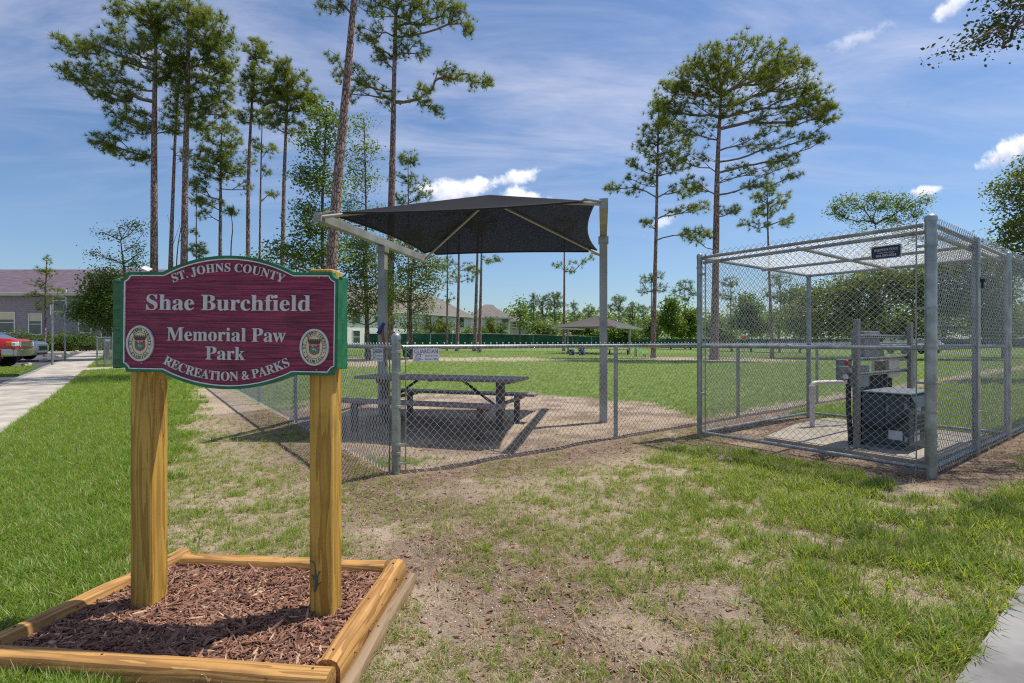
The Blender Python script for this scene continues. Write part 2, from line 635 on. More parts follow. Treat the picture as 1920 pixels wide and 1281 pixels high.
MT['needles_far'] = leaf_mat("pale pine needles", (0.075, 0.135, 0.045), (0.20, 0.255, 0.085), 0.42)
MT['oak'] = leaf_mat("oak leaves", (0.055, 0.125, 0.025), (0.22, 0.285, 0.06), 0.45)
MT['oak_dark'] = leaf_mat("dark oak leaves", (0.042, 0.090, 0.018), (0.225, 0.255, 0.042), 0.40)
MT['leaf_light'] = leaf_mat("pale green leaves", (0.075, 0.14, 0.042), (0.235, 0.285, 0.105), 0.45)
MT['hedge'] = leaf_mat("hedge leaves", (0.035, 0.09, 0.02), (0.13, 0.18, 0.035), 0.35)
MT['grass'] = leaf_mat("grass blade", (0.105, 0.205, 0.016), (0.265, 0.36, 0.060), 0.45, 0.42, True, (0.42, 0.37, 0.17))
MT['straw'] = leaf_mat("dry grass straw", (0.33, 0.25, 0.13), (0.55, 0.45, 0.28), 0.2, 0.8, True)
MT['grass_dry'] = leaf_mat("patchy grass blade", (0.135, 0.225, 0.025), (0.32, 0.385, 0.08), 0.45, 0.45, True, (0.42, 0.34, 0.17))
MT['chip'] = leaf_mat("red brown mulch chip", (0.095, 0.042, 0.028), (0.34, 0.175, 0.115), 0.0, 0.85, True, (0.50, 0.33, 0.21))
MT['litter'] = leaf_mat("dead leaf", (0.17, 0.085, 0.045), (0.36, 0.235, 0.15), 0.1, 0.8, True, (0.36, 0.155, 0.07))
MT['pebble'] = leaf_mat("shell grit", (0.40, 0.33, 0.26), (0.70, 0.64, 0.56), 0.0, 0.9, True)
MT['concrete'] = mat("pale concrete", (0.385, 0.34, 0.285), 0.9, 0, 0.28, 1.7, 0.25, 55, bd=0.004)
MT['concrete_grey'] = mat("grey concrete", (0.22, 0.21, 0.20), 0.9, 0, 0.34, 2.4, 0.3, 70, bd=0.004)
MT['asphalt'] = mat("asphalt", (0.062, 0.060, 0.064), 0.9, 0, 0.2, 3, 0.3, 60)
MT['road_white'] = mat("road marking white", (0.62, 0.61, 0.58), 0.7, 0, 0.15, 5)
MT['red_car'] = mat("red car paint", (0.50, 0.012, 0.014), 0.22, 0.0, 0.03, 2, spec=0.7)
MT['white_car'] = mat("silver white car paint", (0.66, 0.67, 0.70), 0.22, 0.0, 0.03, 2, spec=0.7)
MT['chrome'] = mat("chrome", (0.55, 0.56, 0.58), 0.18, 1.0, 0.05)
MT['tyre'] = mat("tyre rubber", (0.02, 0.02, 0.022), 0.85)
MT['lamp'] = mat("headlamp lens", (0.70, 0.70, 0.70), 0.1, 0.2)
MT['amber'] = mat("amber lens", (0.75, 0.22, 0.02), 0.2)


def fabric_mat(name, col, speck):
    m, nt, b = new_mat(name)
    tc = N(nt, "ShaderNodeTexCoord")
    n1 = NOISE(nt, tc.outputs["Object"], 170, 2, 0.7)
    n2 = NOISE(nt, tc.outputs["Object"], 1.6, 5, 0.6)
    f = M(nt, 'MULTIPLY', RAMP(nt, n1, 0.52, 0.78), M(nt, 'ADD', M(nt, 'MULTIPLY', n2, 0.9), 0.25))
    c = MIX(nt, f, col, speck)
    nt.links.new(c, b.inputs["Base Color"])
    b.inputs["Roughness"].default_value = 0.9
    b.inputs["Specular IOR Level"].default_value = 0.2
    t = N(nt, "ShaderNodeBsdfTranslucent")
    nt.links.new(c, t.inputs[0])
    tr = N(nt, "ShaderNodeBsdfTransparent")
    mx = N(nt, "ShaderNodeMixShader")
    mx.inputs[0].default_value = 0.16
    nt.links.new(b.outputs[0], mx.inputs[1])
    nt.links.new(t.outputs[0], mx.inputs[2])
    mx2 = N(nt, "ShaderNodeMixShader")
    nt.links.new(M(nt, 'MULTIPLY', RAMP(nt, NOISE(nt, tc.outputs["Object"], 230, 2, 0.7), 0.58, 0.72), 0.45), mx2.inputs[0])
    nt.links.new(mx.outputs[0], mx2.inputs[1])
    nt.links.new(tr.outputs[0], mx2.inputs[2])
    nt.links.new(mx2.outputs[0], nt.nodes["Material Output"].inputs[0])
    return m


MT['shade_black'] = fabric_mat("black shade cloth", (0.014, 0.014, 0.018), (0.085, 0.086, 0.10))
MT['shade_tan'] = fabric_mat("tan shade cloth", (0.125, 0.112, 0.112), (0.20, 0.18, 0.175))


def maroon_mat():
    """sandblasted redwood painted maroon: raised horizontal grain, worn spots"""
    m, nt, b = new_mat("maroon sandblasted board")
    tc = N(nt, "ShaderNodeTexCoord")
    mp = N(nt, "ShaderNodeMapping")
    mp.inputs["Scale"].default_value = (0.035, 1, 1)
    nt.links.new(tc.outputs["Object"], mp.inputs[0])
    g1 = NOISE(nt, mp.outputs[0], 130, 5, 0.7, 0.2)
    g2 = NOISE(nt, mp.outputs[0], 34, 4, 0.6)
    bl = NOISE(nt, tc.outputs["Object"], 7, 5, 0.6)
    c = MIX(nt, RAMP(nt, g1, 0.36, 0.66), (0.085, 0.008, 0.031), (0.37, 0.032, 0.110))
    c = MIX(nt, M(nt, 'MULTIPLY', RAMP(nt, g2, 0.45, 0.75), 0.5), c, (0.10, 0.009, 0.030))
    c = MIX(nt, M(nt, 'MULTIPLY', RAMP(nt, bl, 0.5, 0.75), 0.35), c, (0.30, 0.075, 0.085))
    sp = NOISE(nt, mp.outputs[0], 420, 3, 0.8)
    c = MIX(nt, M(nt, 'MULTIPLY', RAMP(nt, sp, 0.70, 0.76), 0.6), c, (0.42, 0.22, 0.18))
    nt.links.new(c, b.inputs["Base Color"])
    b.inputs["Roughness"].default_value = 0.55
    bn = N(nt, "ShaderNodeBump")
    bn.inputs["Strength"].default_value = 0.9
    bn.inputs["Distance"].default_value = 0.004
    nt.links.new(M(nt, 'ADD', g1, M(nt, 'MULTIPLY', g2, 0.5)), bn.inputs["Height"])
    nt.links.new(bn.outputs[0], b.inputs["Normal"])
    return m


MT['maroon'] = maroon_mat()


# ================================================================== THE SETTING
P0 = np.array((-1.10, 4.86))                       # corner post of the dog park fence
U2 = np.array((0.795, 0.606))                      # direction of the right hand run
L2 = np.array((-0.585, 0.811))                     # direction of the left hand run
CA = np.array((2.54, 6.93))                        # cage corner (near left)
CU = np.array((0.805, 0.593))
CV = np.array((0.593, -0.805))
CLEN, CWID = 3.2, 2.5
CB = CA + CV * CWID
CE = CA + CU * CLEN
CD = CB + CU * CLEN
SW0 = np.array((-7.2, 7.2))                        # a point on the right edge of the left path
SWD = np.array((-0.6, 0.8))
SWN = np.array((-0.8, -0.6))
SWW = 1.42
BED = np.array([(-2.20, 1.985), (-0.655, 1.83), (-0.585, 2.84), (-1.955, 2.96)])   # outer corners of the mulch bed
CORNER_WALK = np.array([(2.74, 2.74), (1.66, 1.92), (0.9, 1.2), (6.0, -1.0), (6.5, 5.2)])


def dist_run(x, y, d, nrm):
    return (x - P0[0]) * nrm[0] + (y - P0[1]) * nrm[1]


NR = np.array((-U2[1], U2[0]))
NL = np.array((L2[1], -L2[0]))


def inside_poly(x, y, poly):
    r = np.zeros(np.shape(x), bool)
    n = len(poly)
    j = n - 1
    for i in range(n):
        xi, yi = poly[i]
        xj, yj = poly[j]
        c = ((yi > y) != (yj > y)) & (x < (xj - xi) * (y - yi) / (yj - yi + 1e-12) + xi)
        r ^= c
        j = i
    return r


SANDY = [(0.95, 4.15, 0.35), (1.05, 2.60, 0.22), (0.05, 2.2, 0.2), (1.95, 3.35, 0.25), (2.75, 4.35, 0.35), (1.5, 5.0, 0.3), (3.3, 4.3, 0.3), (2.1, 2.55, 0.2)]


def covers(x, y):
    """how much grass grows at (x, y): (lawn, patchy, bare dark soil)"""
    x = np.asarray(x, float)
    y = np.asarray(y, float)
    n1 = fbm(x * 0.9, y * 0.9, 3)
    n2 = fbm(x * 2.3, y * 2.3, 11)
    n3 = fbm(x * 6.0, y * 6.0, 23, 3)
    dR = dist_run(x, y, U2, NR)
    dL = dist_run(x, y, L2, NL)
    park = (dR > 0) & (dL > 0)
    # the long lawn on the left
    e = (-2.1 - 0.58 * (y - 2.84)) - x + (n2 - 0.5) * 1.1
    s = (x - SW0[0]) * SWN[0] + (y - SW0[1]) * SWN[1]
    path = (s > -0.03) & (s < SWW)
    lawn = sst(-0.15, 0.30, e) * (dL < -0.25) * (s < -0.03)
    # parking side of the path: island and verge
    lawn = np.maximum(lawn, ((s > SWW) & (s < SWW + 2.2) & (y < 14.8) & (y > 2)) * 0.0)
    # inside the park
    cd = np.hypot(x + 0.55, y - 8.9)
    bare = 1 - sst(3.4, 4.5, cd + (n1 - 0.5) * 2.0)
    strip = 1 - sst(0.2, 0.9, dR + (n2 - 0.5) * 0.7)
    band = (1 - sst(1.3, 3.0, np.abs(y - 31 - 0.12 * x) + (n1 - 0.5) * 4)) * (1 - sst(0, 6, x))
    band = np.maximum(band, (1 - sst(2.0, 4.5, np.hypot(x + 8.5, (y - 27) * 0.7) + (n1 - 0.5) * 3)))
    band = np.maximum(band, (1 - sst(2.0, 5, np.hypot((x - 13) * 0.6, y - 33) + (n1 - 0.5) * 3)))
    pk = np.clip(1 - np.maximum(np.maximum(bare, strip), band * 0.92), 0, 1) * park
    lawn = np.maximum(lawn, pk * (0.75 + 0.25 * n2))
    # patchy grass in front of the fence
    rx = x - CA[0]
    ry = y - CA[1]
    cu = rx * CU[0] + ry * CU[1]
    cv = rx * CV[0] + ry * CV[1]
    dC = np.hypot(np.maximum(np.maximum(-cu, cu - 9), 0), np.maximum(np.maximum(-cv, cv - CWID), 0))
    g = 0.55 * n1 + 0.45 * n2
    right = sst(-0.75, 1.5, x + 0.25 * (y - 3))
    cov = 0.375 + 0.35 * right
    for hx, hy, hr in SANDY:
        cov = cov - 0.34 * np.exp(-((x - hx) ** 2 + (y - hy) ** 2) / hr ** 2)
    cov = cov + 0.16 * sst(1.7, 2.7, x)
    cov = cov - 0.5 * (1 - sst(0.35, 1.4, np.maximum(-dR, -dL) + (n1 - 0.5) * 0.7)) - 0.6 * (1 - sst(0.30, 0.95, dC + (n2 - .5) * 0.5))
    mid = np.exp(-((x + 2.9) / 0.9) ** 2 - ((y - 7.0) / 1.0) ** 2) * 0.30 + np.exp(-((x + 1.75) / 0.55) ** 2 - ((y - 3.45) / 0.5) ** 2) * 0.24 + np.exp(-((x + 2.3) / 0.6) ** 2 - ((y - 5.0) / 0.5) ** 2) * 0.22
    cov = cov + mid + 0.30 * (1 - sst(-1.6, -0.5, x)) * sst(2.6, 3.2, y)
    patch = sst(1 - cov - 0.11, 1 - cov + 0.13, g * 0.9 + 0.1 * n3 + 0.02)
    patch = patch * (~park) * (e < 0.1) * (0.12 + 0.88 * sst(0.34, 0.60, n3))
    tt = (x - SW0[0]) * SWD[0] + (y - SW0[1]) * SWD[1]
    side = (cu > CLEN + 0.15) & (dR < -0.25) & (cv < CWID - 0.1)
    lawn = np.maximum(lawn, side * (0.55 + 0.45 * sst(.35, .6, n1)))
    outside = path | (s > SWW) | ((tt > 16.6) & (tt < 18.5) & (s > -2.7) & (s < 0.1)) | inside_poly(x, y, CORNER_WALK)
    bed = inside_poly(x, y, BED)
    cage = (cu > -0.1) & (cu < CLEN + 0.15) & (cv > -0.05) & (cv < CWID + 0.05)
    lawn = lawn * (~outside) * (~bed) * (~(cage & (cu < CLEN + 0.3)))
    patch = patch * (~outside) * (~bed) * (~cage)
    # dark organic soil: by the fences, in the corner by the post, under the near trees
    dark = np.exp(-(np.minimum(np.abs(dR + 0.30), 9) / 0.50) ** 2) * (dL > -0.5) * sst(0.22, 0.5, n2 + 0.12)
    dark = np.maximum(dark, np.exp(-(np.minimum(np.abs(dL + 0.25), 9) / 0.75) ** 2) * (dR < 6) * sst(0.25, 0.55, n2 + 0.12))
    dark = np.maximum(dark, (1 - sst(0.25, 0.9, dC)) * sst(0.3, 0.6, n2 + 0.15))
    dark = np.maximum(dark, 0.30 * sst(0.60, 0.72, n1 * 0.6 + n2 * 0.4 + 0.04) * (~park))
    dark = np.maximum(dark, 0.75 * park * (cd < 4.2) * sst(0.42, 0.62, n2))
    return lawn, patch, np.clip(dark, 0, 1)


def ground_sheet():
    nx, ny = 300, 330
    u = np.linspace(-1, 1, nx)
    k = math.asinh(700 / 2.2)
    xs = 2.2 * np.sinh(u * k)
    v = np.linspace(-math.asinh(14 / 2.2), math.asinh(1500 / 2.2), ny)
    ys = 3.2 + 2.2 * np.sinh(v)
    Xg, Yg = np.meshgrid(xs, ys)
    Z = terrain(Xg, Yg)
    near = np.exp(-(np.hypot(Xg, Yg - 4) / 9.0) ** 2)
    dR = dist_run(Xg, Yg, U2, NR)
    dL = dist_run(Xg, Yg, L2, NL)
    Z = Z + near * (0.035 * (fbm(Xg * 1.7, Yg * 1.7, 5) - 0.5) + 0.02 * (fbm(Xg * 5, Yg * 5, 8) - 0.5))
    Z = Z + 0.035 * np.exp(-(dR / 0.35) ** 2) * (dL > -0.5) * fbm(Xg * 2, Yg * 2, 9) + 0.035 * np.exp(-(dL / 0.4) ** 2) * (dR > -0.5) * fbm(Xg * 2, Yg * 2, 19)
    flat = inside_poly(Xg, Yg, np.array([CA - CU * .3 - CV * .3, CB - CU * .3 + CV * .3, CD + CU * .3 + CV * .3, CE + CU * .3 - CV * .3]))
    flat = flat | inside_poly(Xg, Yg, BED) | inside_poly(Xg, Yg, CORNER_WALK)
    Z = np.where(flat, np.minimum(Z, -0.012), Z)
    s = (Xg - SW0[0]) * SWN[0] + (Yg - SW0[1]) * SWN[1]
    Z = np.where((s > -0.5), terrain(Xg, Yg) - 0.02, Z)
    V = np.stack([Xg, Yg, Z], -1).reshape(-1, 3)
    i = np.arange(nx * ny).reshape(ny, nx)
    F = np.stack([i[:-1, :-1], i[:-1, 1:], i[1:, 1:], i[1:, :-1]], -1).reshape(-1, 4)
    me = mesh_np("ground", V, F, None, True)
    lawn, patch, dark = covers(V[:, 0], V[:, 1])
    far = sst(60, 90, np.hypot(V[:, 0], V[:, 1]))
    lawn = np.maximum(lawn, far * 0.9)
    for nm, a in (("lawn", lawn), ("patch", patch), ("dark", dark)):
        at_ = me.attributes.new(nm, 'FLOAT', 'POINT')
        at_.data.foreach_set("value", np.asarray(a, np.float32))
    m, nt, b = new_mat("sandy ground")
    tc = N(nt, "ShaderNodeTexCoord")

    def A(n):
        x = N(nt, "ShaderNodeAttribute")
        x.attribute_name = n
        return x.outputs["Fac"]
    o = tc.outputs["Object"]
    grit = NOISE(nt, o, 140, 4, 0.7)
    mott = NOISE(nt, o, 9, 6, 0.6)
    big = NOISE(nt, o, 1.3, 5, 0.6)
    sand = MIX(nt, RAMP(nt, mott, 0.3, 0.7), (0.36, 0.27, 0.19), (0.53, 0.425, 0.315))
    sand = MIX(nt, RAMP(nt, big, 0.38, 0.66), sand, (0.40, 0.315, 0.235))
    sand = MIX(nt, RAMP(nt, grit, 0.52, 0.68), sand, (0.17, 0.12, 0.085))
    sand = MIX(nt, RAMP(nt, NOISE(nt, o, 210, 2, 0.5), 0.64, 0.7), sand, (0.62, 0.55, 0.47))
    bits = NOISE(nt, o, 46, 5, 0.75, 0.6)
    soil = MIX(nt, RAMP(nt, bits, 0.35, 0.68), (0.075, 0.050, 0.038), (0.27, 0.185, 0.135))
    speck = RAMP(nt, M(nt, 'ADD', M(nt, 'MULTIPLY', bits, 0.6), M(nt, 'MULTIPLY', mott, 0.4)), 0.53, 0.62)
    c = MIX(nt, M(nt, 'MULTIPLY', speck, 0.38), sand, soil)
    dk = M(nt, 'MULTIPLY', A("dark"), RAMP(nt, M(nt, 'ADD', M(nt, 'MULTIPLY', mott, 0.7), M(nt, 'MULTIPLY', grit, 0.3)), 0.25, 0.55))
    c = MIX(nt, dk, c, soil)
    thatch = MIX(nt, RAMP(nt, NOISE(nt, o, 30, 6, 0.7), 0.3, 0.7), (0.060, 0.13, 0.010), (0.17, 0.27, 0.035))
    thatch = MIX(nt, RAMP(nt, NOISE(nt, o, 0.6, 4, 0.6), 0.45, 0.75), thatch, (0.14, 0.215, 0.030))
    c = MIX(nt, M(nt, 'MULTIPLY', A("patch"), 0.30), c, (0.17, 0.165, 0.07))
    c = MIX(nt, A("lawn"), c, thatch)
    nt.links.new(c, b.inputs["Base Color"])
    b.inputs["Roughness"].default_value = 0.95
    b.inputs["Specular IOR Level"].default_value = 0.15
    bn = N(nt, "ShaderNodeBump")
    bn.inputs["Strength"].default_value = 0.8
    bn.inputs["Distance"].default_value = 0.022
    nt.links.new(M(nt, 'ADD', M(nt, 'MULTIPLY', bits, 0.8), M(nt, 'ADD', M(nt, 'MULTIPLY', grit, 0.3), M(nt, 'MULTIPLY', mott, 0.8))), bn.inputs["Height"])
    nt.links.new(bn.outputs[0], b.inputs["Normal"])
    me.materials.append(m)
    return props(link("ground", me), "sandy ground with worn patches and thin turf", None, None, "structure")


ground = ground_sheet()
# exact height of the sheet anywhere near by
_gx = None


def ground_height(x, y):
    """bilinear lookup in the ground sheet"""
    me = ground.data
    global _gx
    if _gx is None:
        co = np.empty(len(me.vertices) * 3, np.float32)
        me.vertices.foreach_get("co", co)
        co = co.reshape(330, 300, 3)
        _gx = (co[0, :, 0], co[:, 0, 1], co[:, :, 2])
    xs, ys, Z = _gx
    x = np.asarray(x, float)
    y = np.asarray(y, float)
    i = np.clip(np.searchsorted(xs, x) - 1, 0, len(xs) - 2)
    j = np.clip(np.searchsorted(ys, y) - 1, 0, len(ys) - 2)
    fx = np.clip((x - xs[i]) / (xs[i + 1] - xs[i]), 0, 1)
    fy = np.clip((y - ys[j]) / (ys[j + 1] - ys[j]), 0, 1)
    return (Z[j, i] * (1 - fx) + Z[j, i + 1] * fx) * (1 - fy) + (Z[j + 1, i] * (1 - fx) + Z[j + 1, i + 1] * fx) * fy


def gh(x, y):
    return float(ground_height(x, y))


# ------------------------------------------------------------------ scattering (grass, mulch, litter)
def scatter_object(name, pts, rots, scl, idx, protos, label):
    """one object: points carrying small pieces"""
    me = bpy.data.meshes.new(name)
    n = len(pts)
    me.vertices.add(n)
    me.vertices.foreach_set("co", np.asarray(pts, np.float32).ravel())
    for nm, ty, key, a in (("rot", 'FLOAT_VECTOR', "vector", rots), ("scl", 'FLOAT', "value", scl), ("pick", 'INT', "value", idx)):
        at_ = me.attributes.new(nm, ty, 'POINT')
        at_.data.foreach_set(key, np.asarray(a, np.int32 if ty == 'INT' else np.float32).ravel())
    o = link(name, me)
    props(o, label, None, None, "stuff")
    coll = bpy.data.collections.new(name + " pieces")
    for i, pm in enumerate(protos):
        coll.objects.link(bpy.data.objects.new("%s piece %02d" % (name, i), pm))
    g = bpy.data.node_groups.new(name, 'GeometryNodeTree')
    g.interface.new_socket("Geometry", in_out='INPUT', socket_type='NodeSocketGeometry')
    g.interface.new_socket("Geometry", in_out='OUTPUT', socket_type='NodeSocketGeometry')
    gi = g.nodes.new("NodeGroupInput")
    go = g.nodes.new("NodeGroupOutput")
    ip = g.nodes.new("GeometryNodeInstanceOnPoints")
    ci = g.nodes.new("GeometryNodeCollectionInfo")
    ci.inputs["Collection"].default_value = coll
    ci.inputs["Separate Children"].default_value = True
    ci.inputs["Reset Children"].default_value = True

    def attr(nm, ty):
        a = g.nodes.new("GeometryNodeInputNamedAttribute")
        a.data_type = ty
        a.inputs["Name"].default_value = nm
        return [s for s in a.outputs if s.enabled and s.name == "Attribute"][0]
    g.links.new(gi.outputs[0], ip.inputs["Points"])
    g.links.new(ci.outputs[0], ip.inputs["Instance"])
    ip.inputs["Pick Instance"].default_value = True
    g.links.new(attr("pick", 'INT'), ip.inputs["Instance Index"])
    er = g.nodes.new("FunctionNodeEulerToRotation")
    g.links.new(attr("rot", 'FLOAT_VECTOR'), er.inputs[0])
    g.links.new(er.outputs[0], ip.inputs["Rotation"])
    g.links.new(attr("scl", 'FLOAT'), ip.inputs["Scale"])
    g.links.new(ip.outputs[0], go.inputs[0])
    md = o.modifiers.new("scatter", 'NODES')
    md.node_group = g
    return o


def tuft_mesh(rng, blades, spread, h, w, lean, m):
    V = []
    F = []
    for _ in range(blades):
        r = spread * math.sqrt(rng.random())
        a = rng.random() * 2 * PI
        x, y = r * math.cos(a), r * math.sin(a)
        az = a + rng.normal(0, 0.9)
        hh = h * rng.uniform(0.55, 1.15)
        ln = lean * rng.uniform(0.3, 1.3)
        ww = w * rng.uniform(0.7, 1.2)
        sx, sy = -math.sin(az) * ww / 2, math.cos(az) * ww / 2
        n0 = len(V)
        for t, wf in ((0, 1.0), (0.4, 0.9), (0.75, 0.6)):
            d = hh * ln * t ** 1.7
            z = hh * t * (1 - 0.28 * ln * t)
            cx, cy = x + d * math.cos(az), y + d * math.sin(az)
            V += [(cx - sx * wf, cy - sy * wf, z), (cx + sx * wf, cy + sy * wf, z)]
        d = hh * ln
        V.append((x + d * math.cos(az), y + d * math.sin(az), hh * (1 - 0.28 * ln)))
        F += [(n0, n0 + 1, n0 + 3, n0 + 2), (n0 + 2, n0 + 3, n0 + 5, n0 + 4), (n0 + 4, n0 + 5, n0 + 6)]
    me = bpy.data.meshes.new("tuft")
    me.from_pydata(V, [], F)
    finish(me, m, True)
    return me


def sample_ground(rng, n, ymin, ymax, dens, power, xmax=None):
    """random points in the wedge of ground the photograph covers, thinner with distance"""
    # density ~ y^-power ; wedge half width 1.08*y+0.4
    yy = np.linspace(ymin, ymax, 4000)
    pdf = (2.16 * yy + 0.8) * yy ** (-power)
    cdf = np.cumsum(pdf)
    cdf /= cdf[-1]
    y = np.interp(rng.random(n), cdf, yy)
    x = (rng.random(n) * 2 - 1) * (1.08 * y + 0.4)
    return x, y


def grow():
    rng = np.random.default_rng(4)
    tl = [tuft_mesh(rng, 17, 0.045, 0.105, 0.0062, 0.95, MT['grass']) for _ in range(6)]
    tp = [tuft_mesh(rng, 13, 0.035, 0.075, 0.0050, 0.9, MT['grass_dry']) for _ in range(6)]
    # lawn, near and far
    P, R, S = [], [], []
    for (n, y0, y1, pw, smul) in ((120000, 1.5, 10, 1.1, 1.0), (90000, 9, 48, 1.5, 1.5)):
        x, y = sample_ground(rng, n, y0, y1, 1, pw)
        lawn, patch, dark = covers(x, y)
        k = rng.random(n) < lawn
        x, y = x[k], y[k]
        P.append(np.stack([x, y, ground_height(x, y) - 0.004], 1))
        s = smul * rng.uniform(0.6, 1.15, len(x)) * (1.0 if smul == 1 else 1) * np.clip(0.72 + y * (0.028 if smul == 1 else 0.004), 0.5, 1.5)
        inp = (dist_run(x, y, U2, NR) > 0) & (dist_run(x, y, L2, NL) > 0)
        s = np.where(inp, s * 0.55, s)
        S.append(s)
    P = np.concatenate(P)
    S = np.concatenate(S)
    n = len(P)
    R = np.stack([rng.normal(0, 0.16, n), rng.normal(0, 0.16, n), rng.random(n) * 2 * PI], 1)
    scatter_object("grass", P, R, S, rng.integers(0, 6, n), tl, "green lawn grass")
    # patchy turf on the sand
    n0 = 130000
    x, y = sample_ground(rng, n0, 1.5, 10.5, 1, 1.0)
    lawn, patch, dark = covers(x, y)
    k = rng.random(n0) < patch * (0.36 + 0.26 * sst(0.8, 2.6, x))
    x, y = x[k], y[k]
    n = len(x)
    P = np.stack([x, y, ground_height(x, y) - 0.004], 1)
    lush = sst(0.2, 2.6, x) * 0.55
    S = rng.uniform(0.45, 1.1, n) * (0.78 + lush)
    R = np.stack([rng.normal(0, 0.2, n), rng.normal(0, 0.2, n), rng.random(n) * 2 * PI], 1)
    scatter_object("patchy_grass", P, R, S, rng.integers(0, 6, n), tp, "thin patchy grass on sand")
    # tiny low weeds on the bare sand
    n0 = 42000
    x, y = sample_ground(rng, n0, 1.5, 9, 1, 1.2)
    lawn, patch, dark = covers(x, y)
    g = fbm(x * 1.7, y * 1.7, 41)
    bare = inside_poly(x, y, BED) | inside_poly(x, y, CORNER_WALK)
    k = (lawn < 0.3) & (g > 0.42) & ~bare & ((dist_run(x, y, U2, NR) < -0.1) | (dist_run(x, y, L2, NL) < -0.1)) & (rng.random(n0) < 0.85) & (x < 2.8)
    s = (x - SW0[0]) * SWN[0] + (y - SW0[1]) * SWN[1]
    k &= s < -0.05
    x, y = x[k], y[k]
    n = len(x)
    P = np.stack([x, y, ground_height(x, y) - 0.003], 1)
    scatter_object("weeds", P, np.stack([rng.normal(0, .25, n), rng.normal(0, .25, n), rng.random(n) * 6.28], 1), rng.uniform(0.2, 0.62, n),
                   rng.integers(0, 6, n), tp, "low weeds on bare sand")
    # dead leaves, bark crumbs and shell grit
    pcs = []
    for i in range(6):
        l = rng.uniform(0.7, 1.3) * 0.03
        w = l * rng.uniform(0.25, 0.6)
        c = rng.uniform(-0.012, 0.012, 4)
        me = bpy.data.meshes.new("leaf")
        me.from_pydata([(-l, 0, 0.004), (0, -w, 0.004 + c[0]), (l, 0, 0.006 + c[1]), (0, w, 0.004 + c[2]), (0, 0, 0.001)], [], [(0, 1, 4), (1, 2, 4), (2, 3, 4), (3, 0, 4)])
        finish(me, MT['litter'], False)
        pcs.append(me)
    for i in range(3):
        bm = bmesh.new()
        bmesh.ops.create_icosphere(bm, subdivisions=1, radius=0.006)
        for v in bm.verts:
            v.co *= rng.uniform(0.6, 1.2)
            v.co.z *= 0.6
        me = bpy.data.meshes.new("grit")
        bm.to_mesh(me)
        bm.free()
        finish(me, MT['pebble'], True)
        pcs.append(me)
    # straw: dry blades lying flat
    n0 = 34000
    x, y = sample_ground(rng, n0, 1.5, 9, 1, 1.2)
    lawn, patch, dark = covers(x, y)
    bare = inside_poly(x, y, BED) | inside_poly(x, y, CORNER_WALK)
    s = (x - SW0[0]) * SWN[0] + (y - SW0[1]) * SWN[1]
    k = ~bare & (s < -0.05) & (lawn < .5) & (rng.random(n0) < 0.25 + 0.6 * fbm(x * 2.1, y * 2.1, 71))
    x, y = x[k], y[k]
    n = len(x)
    ts = [tuft_mesh(rng, 5, 0.05, 0.075, 0.0035, 1.9, MT['straw']) for _ in range(5)]
    scatter_object("straw", np.stack([x, y, ground_height(x, y) - 0.001], 1), np.stack([rng.normal(0, .35, n), rng.normal(0, .35, n), rng.random(n) * 6.28], 1), rng.uniform(0.25, 0.8, n), rng.integers(0, 5, n), ts, "dry straw lying on the sand")
    n0 = 130000
    x, y = sample_ground(rng, n0, 1.5, 11, 1, 1.25)
    lawn, patch, dark = covers(x, y)
    bare = inside_poly(x, y, BED)
    w = 0.28 + 0.66 * dark
    k = (lawn < 0.4) & ~bare & (rng.random(n0) < w * (1 - 0.6 * patch))
    s = (x - SW0[0]) * SWN[0] + (y - SW0[1]) * SWN[1]
    k &= s < -0.05
    cw = inside_poly(x, y, CORNER_WALK)
    k &= ~cw
    x, y, dark = x[k], y[k], dark[k]
    n = len(x)
    idx = np.where(rng.random(n) < 0.35 + 0.45 * dark, rng.integers(0, 6, n), rng.integers(6, 9, n))
    sc = np.where(idx < 6, rng.uniform(0.18, 1.0, n) ** 1.9 * 0.72, rng.uniform(0.3, 1.0, n))
    P = np.stack([x, y, ground_height(x, y) + 0.001], 1)
    scatter_object("leaf_litter", P, np.stack([rng.normal(0, .25, n), rng.normal(0, .25, n), rng.random(n) * 6.28], 1), sc, idx, pcs, "dead leaves and shell grit on the sand")

    # crumbs of bark, soil and shell close to the camera
    n0 = 70000
    x, y = sample_ground(rng, n0, 1.5, 6.0, 1, 1.3)
    lawn, patch, dark = covers(x, y)
    s = (x - SW0[0]) * SWN[0] + (y - SW0[1]) * SWN[1]
    k = (lawn < .4) & ~inside_poly(x, y, BED) & ~inside_poly(x, y, CORNER_WALK) & (rng.random(n0) < 0.25 + 0.75 * fbm(x * 3.1, y * 3.1, 91)) & (s < -.05)
    x, y = x[k], y[k]
    n = len(x)
    idx = np.where(rng.random(n) < 0.62, rng.integers(0, 6, n), rng.integers(6, 9, n))
    scatter_object("soil_crumbs", np.stack([x, y, ground_height(x, y) + 0.001], 1), np.stack([rng.normal(0, .4, n), rng.normal(0, .4, n), rng.random(n) * 6.28], 1),
                   np.where(idx < 6, rng.uniform(0.08, 0.26, n), rng.uniform(0.2, 0.6, n)), idx, pcs, "crumbs of bark and shell grit on the near sand")


grow()


